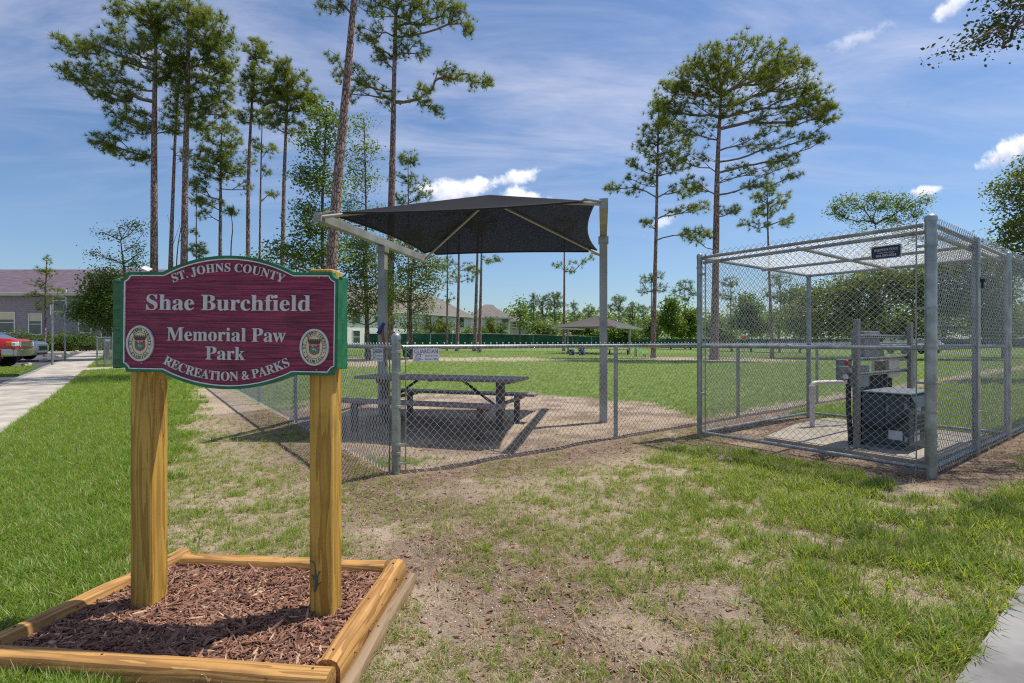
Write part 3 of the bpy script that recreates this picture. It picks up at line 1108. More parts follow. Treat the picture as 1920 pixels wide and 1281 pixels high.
# ------------------------------------------------------------------ paths, lot, slabs
def sheet(name, poly, m, dz, thick, label, step=None):
    """flat slab following the ground; a real edge all round"""
    poly = np.asarray(poly, float)
    if step:
        q = []
        for i in range(len(poly)):
            a, b = poly[i], poly[(i + 1) % len(poly)]
            k = max(1, int(np.linalg.norm(b - a) / step))
            q += [a + (b - a) * t / k for t in range(k)]
        poly = np.array(q)
    n = len(poly)
    zt = terrain(poly[:, 0], poly[:, 1])
    V = [(p[0], p[1], z + dz) for p, z in zip(poly, zt)] + [(p[0], p[1], z + dz - thick) for p, z in zip(poly, zt)]
    F = [tuple(range(n))] + [((i + 1) % n, i, n + i, n + (i + 1) % n) for i in range(n)]
    mb = MB().add(V, F)
    o = mb.build(name, m)
    bm = bmesh.new()
    bm.from_mesh(o.data)
    bmesh.ops.recalc_face_normals(bm, faces=bm.faces)
    bm.to_mesh(o.data)
    bm.free()
    return props(o, label, None, None, "structure")


def along(t, s):
    return SW0 + SWD * t + SWN * s


def setting():
    # left path: one slab object holding its panels, each panel a child
    walk = props(link("path", None), "pale concrete path along the lawn", None, None, "structure")
    t = -7.5
    k = 0
    while t < 46:
        ln = 1.8
        mb = MB()
        z = []
        q = [along(t + 0.012, 0.0), along(t + 0.012, SWW), along(t + ln - 0.012, SWW), along(t + ln - 0.012, 0.0)]
        zs = [tz(*p) + 0.018 for p in q]
        V = [(*p, z) for p, z in zip(q, zs)] + [(*p, z - 0.12) for p, z in zip(q, zs)]
        mb.add(V, [(3, 2, 1, 0), (0, 1, 5, 4), (1, 2, 6, 5), (2, 3, 7, 6), (3, 0, 4, 7)])
        mb.build("slab", MT['concrete'], walk)
        t += ln
        k += 1
    # joint filler under the slabs
    mb = MB()
    q = [along(-7.5, 0.01), along(-7.5, SWW - .01), along(46, SWW - .01), along(46, 0.01)]
    ts = np.linspace(-7.5, 46, 40)
    V = []
    F = []
    for i, tt in enumerate(ts):
        for s in (0.01, SWW - 0.01):
            p = along(tt, s)
            V.append((*p, tz(*p) + 0.004))
    for i in range(len(ts) - 1):
        F.append((2 * i, 2 * i + 2, 2 * i + 3, 2 * i + 1))
    mb.add(V, F)
    mb.build("joint_filler", MT['asphalt'], walk)
    # spur to the gate
    sheet("gate_path", [along(16.7, 0.0), along(18.4, 0.0), along(18.4, -2.6), along(16.7, -2.6)], MT['concrete'], 0.014, 0.1, "short concrete spur from the path to the gate")
    # parking lot, laid lower than its kerb
    lot = []
    ts = np.linspace(-9, 46, 24)
    lot += [along(tt, SWW + 0.16) for tt in ts]
    lot += [along(46, SWW + 30), along(30, SWW + 32), along(10, SWW + 32), along(-9, SWW + 30)]
    # strips so that the sheet follows the slope
    V = []
    F = []
    ss = [SWW + 0.16, SWW + 4, SWW + 9, SWW + 16, SWW + 24, SWW + 34]
    for tt in ts:
        for s in ss:
            p = along(tt, s)
            V.append((*p, tz(*p) - 0.008))
    m_ = len(ss)
    for i in range(len(ts) - 1):
        for j in range(m_ - 1):
            a = i * m_ + j
            F.append((a, a + m_, a + m_ + 1, a + 1))
    o = MB().add(V, F).build("parking_lot", MT['asphalt'])
    props(o, "dark asphalt parking lot beside the path", None, None, "structure")
    # stall lines
    ln = props(link("stall_lines", None), "white stall lines painted on the asphalt", None, None, "structure")
    for tt in np.arange(19.6, 44, 2.75):
        q = [along(tt, SWW + 0.9), along(tt, SWW + 6.0), along(tt + 0.11, SWW + 6.0), along(tt + 0.11, SWW + 0.9)]
        mb = MB().add([(*p, tz(*p) + 0.004) for p in q], [(3, 2, 1, 0)])
        mb.build("stall_line", MT['road_white'], ln)
    # kerb on the lot side of the path
    kb = MB()
    V = []
    F = []
    for i, tt in enumerate(ts):
        for s, dz in ((SWW + 0.005, -0.1), (SWW + 0.005, 0.020), (SWW + 0.155, 0.020), (SWW + 0.155, -0.1)):
            p = along(tt, s)
            V.append((*p, tz(*p) + dz))
    for i in range(len(ts) - 1):
        for j in range(3):
            a = i * 4 + j
            F.append((a, a + 1, a + 5, a + 4))
    kb.add(V, F)
    props(kb.build("kerb", MT['concrete_grey']), "concrete kerb between path and lot", None, None, "structure")
    # turf island in the lot by the path
    isl = sheet("turf_island", [along(14.5, SWW + 0.17), along(18.9, SWW + 0.17), along(18.9, SWW + 5.4), along(17.2, SWW + 6.0), along(15.2, SWW + 5.4)], mat("island turf", (0.07, 0.13, 0.02), 0.95, 0, 0.3, 8, 0.6, 40), 0.10, 0.2,
                "raised turf island in the parking lot")
    rng = np.random.default_rng(9)
    n = 5000
    a = 14.6 + rng.random(n) * 4.2
    b = SWW + 0.25 + rng.random(n) * 5.2
    P = SW0[None] + SWD[None] * a[:, None] + SWN[None] * b[:, None]
    tl = [tuft_mesh(rng, 12, 0.06, 0.10, 0.012, 0.9, MT['grass']) for _ in range(3)]
    scatter_object("island_grass", np.column_stack([P, terrain(P[:, 0], P[:, 1]) + 0.10]), np.stack([rng.normal(0, .2, n), rng.normal(0, .2, n), rng.random(n) * 6.28], 1),
                   rng.uniform(0.6, 1.0, n), rng.integers(0, 3, n), tl, "mown grass on the lot island")
    # near right corner walk, two slabs with a joint
    a, b, c, d, e = CORNER_WALK
    j0 = a + (b - a) * 0.16
    j1 = j0 + (e - a) * 0.0 + np.array((2.6, -1.9))
    cw = props(link("corner_walk", None), "concrete walk cutting the near right corner", None, None, "structure")
    for q in ([a, j0 + (a - j0) * 0.02, j1 + np.array((0.01, 0.02)), np.array((6.5, 1.2)), e], [j0, b, c, d, np.array((6.4, -.6)), j1]):
        q = [np.asarray(p) for p in q]
        n = len(q)
        mb = MB().add([(*p, 0.018) for p in q] + [(*p, -0.10) for p in q], [tuple(range(n - 1, -1, -1)), tuple(range(n, 2 * n))] + [(i, (i + 1) % n, n + (i + 1) % n, n + i) for i in range(n)])
        o = mb.build("slab", MT['concrete_grey'], cw)
        bm = bmesh.new()
        bm.from_mesh(o.data)
        bmesh.ops.recalc_face_normals(bm, faces=bm.faces)
        bm.to_mesh(o.data)
        bm.free()
    # concrete pad in the cage
    q = [CA + CU * u + CV * v for u, v in ((0.50, 0.62), (0.50, 2.38), (3.05, 2.38), (3.05, 0.36), (1.9, 0.36))]
    sheet("equipment_pad", q, mat("tan pad concrete", (0.33, 0.285, 0.225), 0.9, 0, 0.2, 2.0, 0.25, 55, bd=0.004), 0.045, 0.2, "pale concrete pad under the electrical gear")


setting()


# ================================================================== PARK SIGN
def serif(s):
    o = ''
    for c in s:
        if 'A' <= c <= 'Z':
            o += chr(0x1D400 + ord(c) - 65)
        elif 'a' <= c <= 'z':
            o += chr(0x1D41A + ord(c) - 97)
        elif '0' <= c <= '9':
            o += chr(0x1D7CE + ord(c) - 48)
        else:
            o += c
    return o


_dg = {}


def text_mesh(s, depth=0.0, res=3, offset=0.0, bevel=0.0):
    """mesh of a piece of lettering, one unit = font size, drawn in x,y"""
    key = (s, depth, res, offset, bevel)
    if key in _dg:
        return _dg[key]
    cu = bpy.data.curves.new("lettering", 'FONT')
    cu.body = s
    cu.extrude = depth
    cu.offset = offset
    cu.bevel_depth = bevel
    cu.bevel_resolution = 0
    cu.resolution_u = res
    o = bpy.data.objects.new("lettering", cu)
    COL.objects.link(o)
    bpy.context.view_layer.update()
    ev = o.evaluated_get(bpy.context.evaluated_depsgraph_get())
    me = ev.to_mesh()
    V = np.array([v.co[:] for v in me.vertices]).reshape(-1, 3)
    F = [tuple(p.vertices) for p in me.polygons]
    ev.to_mesh_clear()
    bpy.data.objects.remove(o)
    bpy.data.curves.remove(cu)
    _dg[key] = (V, F)
    return V, F


def adv(c, cap):
    """advance width of a glyph"""
    H = serif('H')
    if c == ' ':
        return 0.26
    a = text_mesh(H + c + H)[0]
    b = text_mesh(H + H)[0]
    return (a[:, 0].max() - a[:, 0].min()) - (b[:, 0].max() - b[:, 0].min())


CAPH = None


def letters_line(s, width, caph, x0, z0, y, parent, m, thick=0.006, arc=None, name="letter", joined=False, serifed=True):
    """raised letters along a straight baseline or on an arc (cx, cz, R, up)"""
    global CAPH
    if CAPH is None:
        v = text_mesh(serif('H'))[0]
        CAPH = v[:, 1].max()
    size = caph / CAPH
    chars = [serif(c) if serifed else c for c in s]
    ad = [adv(c, caph) * size for c in chars]
    tot = sum(ad)
    k = width / tot
    pos = 0.0
    mball = MB()
    for c, a in zip(chars, ad):
        if c == ' ':
            pos += a * k
            continue
        V, F = text_mesh(c, depth=thick / 2 / size)
        V = V * size
        w = a
        V = V - np.array((w / 2, 0, 0))
        sx = k if arc is None or joined else min(1.12, max(0.9, k))
        V = V * np.array((sx, 1, 1))
        u = pos + w * k / 2
        if arc is None:
            X = x0 + u + V[:, 0]
            Z = z0 + V[:, 1]
        else:
            cx, cz, R, up = arc
            if up:
                th = (u - width / 2) / R
                X = cx + (R + V[:, 1]) * math.sin(th) + V[:, 0] * math.cos(th)
                Z = cz + (R + V[:, 1]) * math.cos(th) - V[:, 0] * math.sin(th)
            else:
                th = (u - width / 2) / R
                X = cx + (R - V[:, 1]) * math.sin(th) + V[:, 0] * math.cos(th)
                Z = cz - (R - V[:, 1]) * math.cos(th) + V[:, 0] * math.sin(th)
        Y = y - V[:, 2]
        P = np.stack([X, Y, Z], 1)
        if joined:
            mball.add(P, F)
        else:
            MB().add(P, F).build(name, m, parent, world=False)
        pos += w * k
    if joined:
        return mball.build(name, m, parent, world=False)


def arcpts(cx, cz, R, a0, a1, n):
    return [(cx + R * math.sin(a), cz + R * math.cos(a)) for a in np.linspace(a0, a1, n)]


def sign_outline(hw, hh, nt, ah, rise, drop, n=26):
    """closed outline, clockwise from the upper left; notched corners, arched head and foot"""
    P = []
    # top left notch (concave quarter circle centred on the corner)
    for t in np.linspace(0, PI / 2, 7):
        P.append((-hw + nt * math.sin(t), hh - nt * math.cos(t)))
    P = [(-hw + nt * math.sin(t), hh - nt * math.cos(t)) for t in np.linspace(0, PI / 2, 7)]
    R = (ah ** 2 + rise ** 2) / (2 * rise)
    a = math.asin(ah / R)
    P += arcpts(0, hh + rise - R, R, -a, a, n)
    P += [(hw - nt * math.cos(t), hh - nt * math.sin(t)) for t in np.linspace(0, PI / 2, 7)]
    P += [(hw - nt * math.sin(t), -hh + nt * math.cos(t)) for t in np.linspace(0, PI / 2, 7)]
    R = (ah ** 2 + drop ** 2) / (2 * drop)
    a = math.asin(ah / R)
    P += [(x, -z) for x, z in arcpts(0, hh + drop - R, R, a, -a, n)]
    P += [(-hw + nt * math.cos(t), -hh + nt * math.sin(t)) for t in np.linspace(0, PI / 2, 7)]
    return P


def inset(P, d):
    P = np.array(P)
    n = len(P)
    out = []
    for i in range(n):
        a = P[i] - P[i - 1]
        b = P[(i + 1) % n] - P[i]
        a = a / np.linalg.norm(a)
        b = b / np.linalg.norm(b)
        na = np.array((a[1], -a[0]))
        nb = np.array((b[1], -b[0]))
        m = na + nb
        m /= max(0.5, (1 + na @ nb))
        out.append(P[i] + m * d)
    return [tuple(p) for p in out]


def clip_z(P, z0, z1):
    def half(P, f):
        out = []
        for i in range(len(P)):
            a, b = P[i], P[(i + 1) % len(P)]
            fa, fb = f(a), f(b)
            if fa >= 0:
                out.append(a)
            if fa * fb < 0:
                t = fa / (fa - fb)
                out.append((a[0] + (b[0] - a[0]) * t, a[1] + (b[1] - a[1]) * t))
        return out
    return half(half(P, lambda p: p[1] - z0), lambda p: z1 - p[1])


SIGN_Y = 2.315
SIGN_A = math.radians(-5.0)


def park_sign():
    t = thing("park_sign", "maroon carved park sign with green rim on two wooden posts in the mulch bed", "sign", (-1.283, SIGN_Y, 0.0), SIGN_A)
    S = 0.000605
    Zc = 1.384
    # posts, local coordinates (front of the board is y = 0)
    for x in (-0.468, 0.410):
        mb = MB().box((0, 0, 0.80), (0.108, 0.108, 1.70), bev=0.006)
        o = mb.build("post", MT['post_wood'], t, world=False)
        o.location = (x, 0.102, -0.045 if x < 0 else -0.02)
    # board group lies on a slight roll
    board = MB()
    hw, hh, nt = 821 * S, 380 * S, 50 * S
    out = sign_outline(hw, hh, nt, 495 * S, 124 * S, 116 * S)
    i1 = inset(out, 0.0135)
    i2 = inset(out, 0.0185)
    i3 = inset(out, 0.0195)
    board.prism(out, 0.012, 0.046)
    bo = board.build("board", MT['green_paint'], t, world=False)
    bo.location = (-0.006, 0, Zc)
    bo.scale = (1.045, 1, 1)
    bo.rotation_euler = (0, math.radians(0.75), 0)
    MB().ring(out, i1, 0.0, 0.0118).build("rim", MT['green_paint'], bo, world=False)
    MB().ring(i1, i2, 0.001, 0.0118).build("border_line", MT['white_line'], bo, world=False)
    cuts = [-1.0, -0.157, 0.0065, 0.1535, 1.0]
    for a, b in zip(cuts[:-1], cuts[1:]):
        P = clip_z(i3, a + 0.0011, b - 0.0011)
        MB().prism(P, 0.006, 0.0119).build("plank", MT['maroon'], bo, world=False)
    L = MT['letter']
    y = 0.0035
    k = S

    def X(zx):
        return (zx - 912) * k
    letters_line("Shae Burchfield", 1255 * k, 116 * k, X(279), (590 - 496) * k, y, bo, L)
    letters_line("Memorial Paw", 900 * k, 100 * k, X(449), (590 - 727) * k, y, bo, L)
    letters_line("Park", 298 * k, 98 * k, X(746), (590 - 866) * k, y, bo, L)
    R = 1051 * k
    letters_line("ST. JOHNS COUNTY", 850 * k, 62 * k, 0, 0, y, bo, L, arc=(X(908), (590 - 206) * k - R, R, True))
    R = 1012 * k
    letters_line("RECREATION & PARKS", 1010 * k, 66 * k, 0, 0, y, bo, L, arc=(X(906), (590 - 1022) * k + R, R, False))
    # oval county seals
    for sx, sz in ((X(245), (590 - 752) * k), (X(1562), (590 - 762) * k)):
        a, b = 106 * k, 136 * k
        el = [(sx + a * math.sin(q), sz + b * math.cos(q)) for q in np.linspace(0, 2 * PI, 49)[:-1]]
        e2 = [(sx + a * .86 * math.sin(q), sz + b * .89 * math.cos(q)) for q in np.linspace(0, 2 * PI, 49)[:-1]]
        sl = MB().prism(e2, 0.0012, 0.006).build("seal", MT['cream'], bo, world=False)
        rm = MB().ring(el, e2, -0.0015, 0.0061).build("seal_rim", MT['letter'], bo, world=False)
        def ell(f0, yy):
            p = [(sx + a * f0 * math.sin(q), sz + b * (f0 + .035) * math.cos(q)) for q in np.linspace(0, 2 * PI, 49)[:-1]]
            p2 = [(sx + a * (f0 - .025) * math.sin(q), sz + b * (f0 + .015) * math.cos(q)) for q in np.linspace(0, 2 * PI, 49)[:-1]]
            return MB().ring(p, p2, yy, 0.0012)
        mbk = ell(0.845, 0.0006)
        q = ell(0.60, 0.0006)
        mbk.add(np.concatenate(q.v), q.f)
        mbk.build("seal_line", MT['ink'], bo, world=False)
        # lettering round the seal, placed on the oval
        def oval_text(s, a0, a1, up):
            mb = MB()
            n = len(s)
            for i, c in enumerate(s):
                if c == ' ':
                    continue
                th = a0 + (a1 - a0) * (i + 0.5) / n
                V, F = text_mesh(serif(c))
                w = V[:, 0].max() + V[:, 0].min()
                sz_ = 0.0185 if up else 0.0175
                V = (V - np.array((w / 2, CAPH / 2, 0))) * sz_
                px, pz = sx + a * .725 * math.sin(th), sz + b * .765 * math.cos(th)
                nx, nz = math.sin(th) / a, math.cos(th) / b
                l = math.hypot(nx, nz)
                nx, nz = nx / l, nz / l
                if not up:
                    nx, nz = -nx, -nz
                mb.add(np.stack([px + V[:, 0] * nz + V[:, 1] * nx, np.full(len(V), 0.0004), pz - V[:, 0] * nx + V[:, 1] * nz], 1), F)
            return mb
        o1 = oval_text("ST. JOHNS COUNTY", math.radians(-100), math.radians(100), True)
        o2 = oval_text("FLORIDA", math.radians(232), math.radians(128), False)
        o1.add(np.concatenate(o2.v), o2.f)
        for sgn in (-1, 1):
            th = math.radians(112) * sgn
            px, pz = sx + a * .72 * math.sin(th), sz + b * .765 * math.cos(th)
            dd = [(px + .0022 * math.sin(q), pz + .0022 * math.cos(q)) for q in np.linspace(0, 2 * PI, 9)[:-1]]
            o1.prism(dd, 0.0004, 0.0011)
        o1.build("seal_lettering", MT['ink'], bo, world=False)
        # crest: mural crown over a quartered shield
        g = a * 0.50
        cr = []
        w0, w1 = g * 0.92, g * 0.74
        zt_, zb = sz + b * 0.40, sz + b * 0.17
        top = []
        nb = 7
        for i in range(nb):
            xa = -w0 + 2 * w0 * i / nb
            xb = -w0 + 2 * w0 * (i + 0.6) / nb
            top += [(sx + xa, zt_ + .004), (sx + xb, zt_ + .004), (sx + xb, zt_ - .002), (sx + xa + 2 * w0 / nb, zt_ - .002)]
        crown = top + [(sx + w0 * .98, zt_ - .004), (sx + w1, zb), (sx - w1, zb), (sx - w0 * .98, zt_ - .004)]
        MB().prism(crown, 0.0003, 0.0011).build("crown_crest", MT['crest_dark'], bo, world=False)
        sh = [(sx - w1, zb - .002), (sx + w1, zb - .002), (sx + w1, sz - b * .20), (sx + w1 * .8, sz - b * .33), (sx, sz - b * .44), (sx - w1 * .8, sz - b * .33), (sx - w1, sz - b * .20)]
        MB().prism(sh, 0.0004, 0.0011).build("shield", MT['crest_red'], bo, world=False)
        gs = [(sx - w1 * .78, sz - b * .02), (sx + w1 * .78, sz - b * .02), (sx + w1 * .78, sz - b * .20), (sx + w1 * .5, sz - b * .32), (sx, sz - b * .36), (sx - w1 * .5, sz - b * .32), (sx - w1 * .78, sz - b * .20)]
        MB().prism(gs, 0.0000, 0.0004).build("shield_field", MT['crest_green'], bo, world=False)
        cm = MB()
        for (bx, bz, bw, bh) in ((-.35, .10, .5, .03), (.32, .10, .5, .03), (-.28, .03, .3, .035), (0.0, -.145, .62, .03), (-.22, -.10, .2, .05), (.25, -.185, .3, .025)):
            cm.prism([(sx + (bx - bw / 2) * w1, sz + b * (bz - bh / 2)), (sx + (bx + bw / 2) * w1, sz + b * (bz - bh / 2 + .015)), (sx + (bx + bw * .4) * w1, sz + b * (bz + bh)), (sx + (bx - bw * .35) * w1, sz + b * (bz + bh * .6))], -0.0003, 0.0)
        cm.build("shield_charge", MT['letter'], bo, world=False)
    # bolts
    for zx, zz in ((250, 240), (1588, 245), (258, 902), (1580, 928)):
        MB().lathe([(0.006, 0), (0.005, 0.004), (0.002, 0.005)], 10, (X(zx), 0.0055, (590 - zz) * k), Matrix.Rotation(PI / 2, 3, 'X')).build("bolt", MT['brass'], bo, world=False)
    # side fillers behind the board: stacked green planks either side
    for sx, xo in ((-1, -0.618), (1, 0.508)):
        nb = 3
        z0, z1 = Zc - 0.205, Zc + 0.205
        for i in range(nb):
            h = (z1 - z0) / nb
            MB().box((xo - sx * 0.056, 0.088, z0 + h * (i + .5)), (0.078, 0.080, h - 0.0012), bev=0.001).build("side_plank", MT['green_wood'], t, world=False)
        MB().box((xo - sx * 0.008, 0.088, (z0 + z1) / 2), (0.015, 0.060, z1 - z0 + .012), bev=0.002).build("side_batten", MT['green_paint'], t, world=False)
    # thin board closing the back between the posts
    MB().box((-0.05, 0.166, Zc), (2 * hw - 0.03, 0.018, 2 * hh - 0.06)).build("back_board", MT['green_wood'], t, world=False)
    o = MB().box((0, 0, 0), (0.036, 0.032, 0.005)).build("post_cap", MT['letter'], t, world=False)
    o.location = (-0.448, 0.062, 1.643)
    o.rotation_euler = (0.5, 0.42, 0.2)
    props(o, "torn white plastic cap tilted on top of the post")
    return t


park_sign()


# ------------------------------------------------------------------ mulch bed
MT['timber_old'] = wood_mat("weathered timber", (0.33, 0.225, 0.13), (0.18, 0.115, 0.06), 'X', 1.0, False, 0.6)
MULCH_Z = 0.055


def mulch_bed():
    e = thing("timber_edging", "rectangular frame of round-topped pine timbers holding the mulch", "edging", (-1.28, 2.3, 0))
    c = BED
    cen = c.mean(0)

    def timber(p, q, w, h, z, name="timber", m=MT['timber']):
        p = np.array(p, float)
        q = np.array(q, float)
        L = np.linalg.norm(q - p)
        prof = [(-w / 2, 0.0), (w / 2, 0.0), (w / 2, h * .62), (w * .36, h * .90), (w * .14, h), (-w * .14, h), (-w * .36, h * .90), (-w / 2, h * .62)]
        n = len(prof)
        V = []
        F = []
        rng = np.random.default_rng(int(L * 1000) + int(z * 1000))
        ns = 9
        for i in range(ns):
            x = L * i / (ns - 1)
            j = rng.normal(0, 0.0016, 2)
            V += [(x, a + j[0], b + j[1] * (b > 0)) for a, b in prof]
        for i in range(ns - 1):
            for k in range(n):
                l = (k + 1) % n
                F.append((i * n + k, (i + 1) * n + k, (i + 1) * n + l, i * n + l))
        F.append(tuple(range(n)))
        F.append(tuple((ns - 1) * n + k for k in range(n - 1, -1, -1)))
        o = MB().add(V, F).build(name, m, e, world=False)
        o.location = (p[0] - e.location[0], p[1] - e.location[1], z)
        o.rotation_euler = (0, 0, math.atan2(q[1] - p[1], q[0] - p[0]))
        bm = bmesh.new()
        bm.from_mesh(o.data)
        bmesh.ops.recalc_face_normals(bm, faces=bm.faces)
        bm.to_mesh(o.data)
        bm.free()
        for nx in (0.06, L * .5, L - .07):
            MB().lathe([(.005, h - .004), (.005, h + .0015), (.002, h + .002)], 8, (nx, .004, 0)).build("nail", MT['dark_metal'], o, world=False)
        return smooth_by_angle(o, 35)
    w, h = 0.098, 0.092
    fl, fr, br, bl = c
    d = lambda a, b: (b - a) / np.linalg.norm(b - a)
    timber(fl + d(fl, fr) * -0.3 + (0, w / 2), fr - d(fl, fr) * 0.012 + (0, w / 2), w, h, 0.0)
    timber(fr + (-w / 2, -0.0) + d(fr, br) * 0.106, br + (-w / 2, 0), w, h + .004, 0.004)
    timber(bl + d(bl, br) * 0.105 + (0, -w / 2), br - d(bl, br) * 0.105 + (0, -w / 2), w, h, 0.002)
    timber(bl + (w / 2, 0.02), fl + (w / 2, 0) + d(fl, bl) * 0.115, w, h, 0.003)
    # second, lower timber lying outside the right hand side
    o = timber(fr + (w * .31 + .004, -0.10), br + (w * .31 + .004, -0.06), w * .62, 0.05, -0.004, 'timber', MT['timber_old'])
    props(o, "lower timber lying along the outside of the right side")
    # the bed of mulch: a lumpy sheet and loose chips
    rng = np.random.default_rng(12)
    n = 60
    u, v = np.meshgrid(np.linspace(0, 1, n), np.linspace(0, 1, n))
    a, b_, c_, d_ = [p + (cen - p) * 0.045 for p in (fl, fr, br, bl)]
    X = (a[0] * (1 - u) + b_[0] * u) * (1 - v) + (d_[0] * (1 - u) + c_[0] * u) * v
    Y = (a[1] * (1 - u) + b_[1] * u) * (1 - v) + (d_[1] * (1 - u) + c_[1] * u) * v
    Z = MULCH_Z - 0.012 + 0.022 * (fbm(X * 7, Y * 7, 31) - 0.5) + 0.012 * (fbm(X * 22, Y * 22, 33) - 0.5)
    i = np.arange(n * n).reshape(n, n)
    F = np.stack([i[:-1, :-1], i[:-1, 1:], i[1:, 1:], i[1:, :-1]], -1).reshape(-1, 4)
    mm = mat("dark mulch bed", (0.075, 0.030, 0.022), 0.95, 0, 0.5, 30, 0.9, 70, (0.16, 0.07, 0.05), bd=0.02)
    props(link("mulch_base", mesh_np("mulch_base", np.stack([X, Y, Z], -1).reshape(-1, 3), F, mm, True)), "dark red brown mulch inside the timber frame", None, None, "stuff")
    pcs = []
    for k in range(10):
        L = rng.uniform(0.014, 0.042)
        w = rng.uniform(0.0022, 0.0055)
        t = rng.uniform(0.0012, 0.003)
        bend = rng.normal(0, 0.10) * L
        V = []
        for s, wf in ((-1, 0.35), (-0.2, 1.0), (0.5, 0.9), (1, 0.25)):
            x = s * L
            y = bend * (1 - s * s)
            V += [(x, y - w * wf, -t), (x, y + w * wf, -t), (x, y + w * wf * .7, t), (x, y - w * wf * .7, t)]
        F = []
        for s in range(3):
            for q in range(4):
                r = (q + 1) % 4
                F.append((s * 4 + q, s * 4 + r, s * 4 + 4 + r, s * 4 + 4 + q))
        F += [(3, 2, 1, 0), (12, 13, 14, 15)]
        me = bpy.data.meshes.new("chip")
        me.from_pydata(V, [], F)
        finish(me, MT['chip'], False)
        pcs.append(me)
    n = 11500
    u = rng.random(n)
    v = rng.random(n)
    X = (a[0] * (1 - u) + b_[0] * u) * (1 - v) + (d_[0] * (1 - u) + c_[0] * u) * v
    Y = (a[1] * (1 - u) + b_[1] * u) * (1 - v) + (d_[1] * (1 - u) + c_[1] * u) * v
    edge = np.minimum(np.minimum(u, 1 - u), np.minimum(v, 1 - v))
    Z = MULCH_Z - 0.008 + 0.022 * (fbm(X * 7, Y * 7, 31) - 0.5) + rng.uniform(0, 0.012, n)
    # a few chips have spilled over the timbers
    m = 260
    q = rng.integers(0, 4, m)
    f = rng.random(m)
    cs_ = np.array([fl, fr, br, bl])
    E0, E1 = cs_[q], cs_[(q + 1) % 4]
    out = ((E0 + E1) / 2 - cen)
    out = out / np.linalg.norm(out, axis=1, keepdims=True)
    S_ = E0 + (E1 - E0) * f[:, None] + out * (np.abs(rng.normal(0, .10, m)) + .03)[:, None]
    X = np.concatenate([X, S_[:, 0]])
    Y = np.concatenate([Y, S_[:, 1]])
    Z = np.concatenate([Z, ground_height(S_[:, 0], S_[:, 1]) + .004])
    n = n + m
    R = np.stack([rng.normal(0, .28, n), rng.normal(0, .28, n), rng.random(n) * 2 * PI], 1)
    scatter_object("mulch", np.stack([X, Y, Z], 1), R, rng.uniform(0.55, 1.2, n) * np.where(rng.random(n) < .12, 1.6, 1.0) * np.where(rng.random(n) < .3, .6, 1.0), rng.integers(0, 10, n), pcs, "shredded red brown bark mulch around the posts")


mulch_bed()


# ------------------------------------------------------------------ lizard on the right hand post
def skin_body(name, pts, rad, edges, m, parent=None, levels=2):
    me = bpy.data.meshes.new(name)
    me.from_pydata([tuple(p) for p in pts], edges, [])
    o = link(name, me, parent)
    me.materials.append(m)
    sk = o.modifiers.new("skin", 'SKIN')
    sk.use_smooth_shade = True
    lay = me.skin_vertices[0] if me.skin_vertices else None
    if lay is None:
        bm = bmesh.new()
        bm.from_mesh(me)
        bm.verts.layers.skin.verify()
        bm.to_mesh(me)
        bm.free()
        lay = me.skin_vertices[0]
    for i, r in enumerate(rad):
        lay.data[i].radius = (r[0], r[1]) if isinstance(r, tuple) else (r, r)
    lay.data[0].use_root = True
    ss = o.modifiers.new("sub", 'SUBSURF')
    ss.levels = levels
    ss.render_levels = levels
    return o


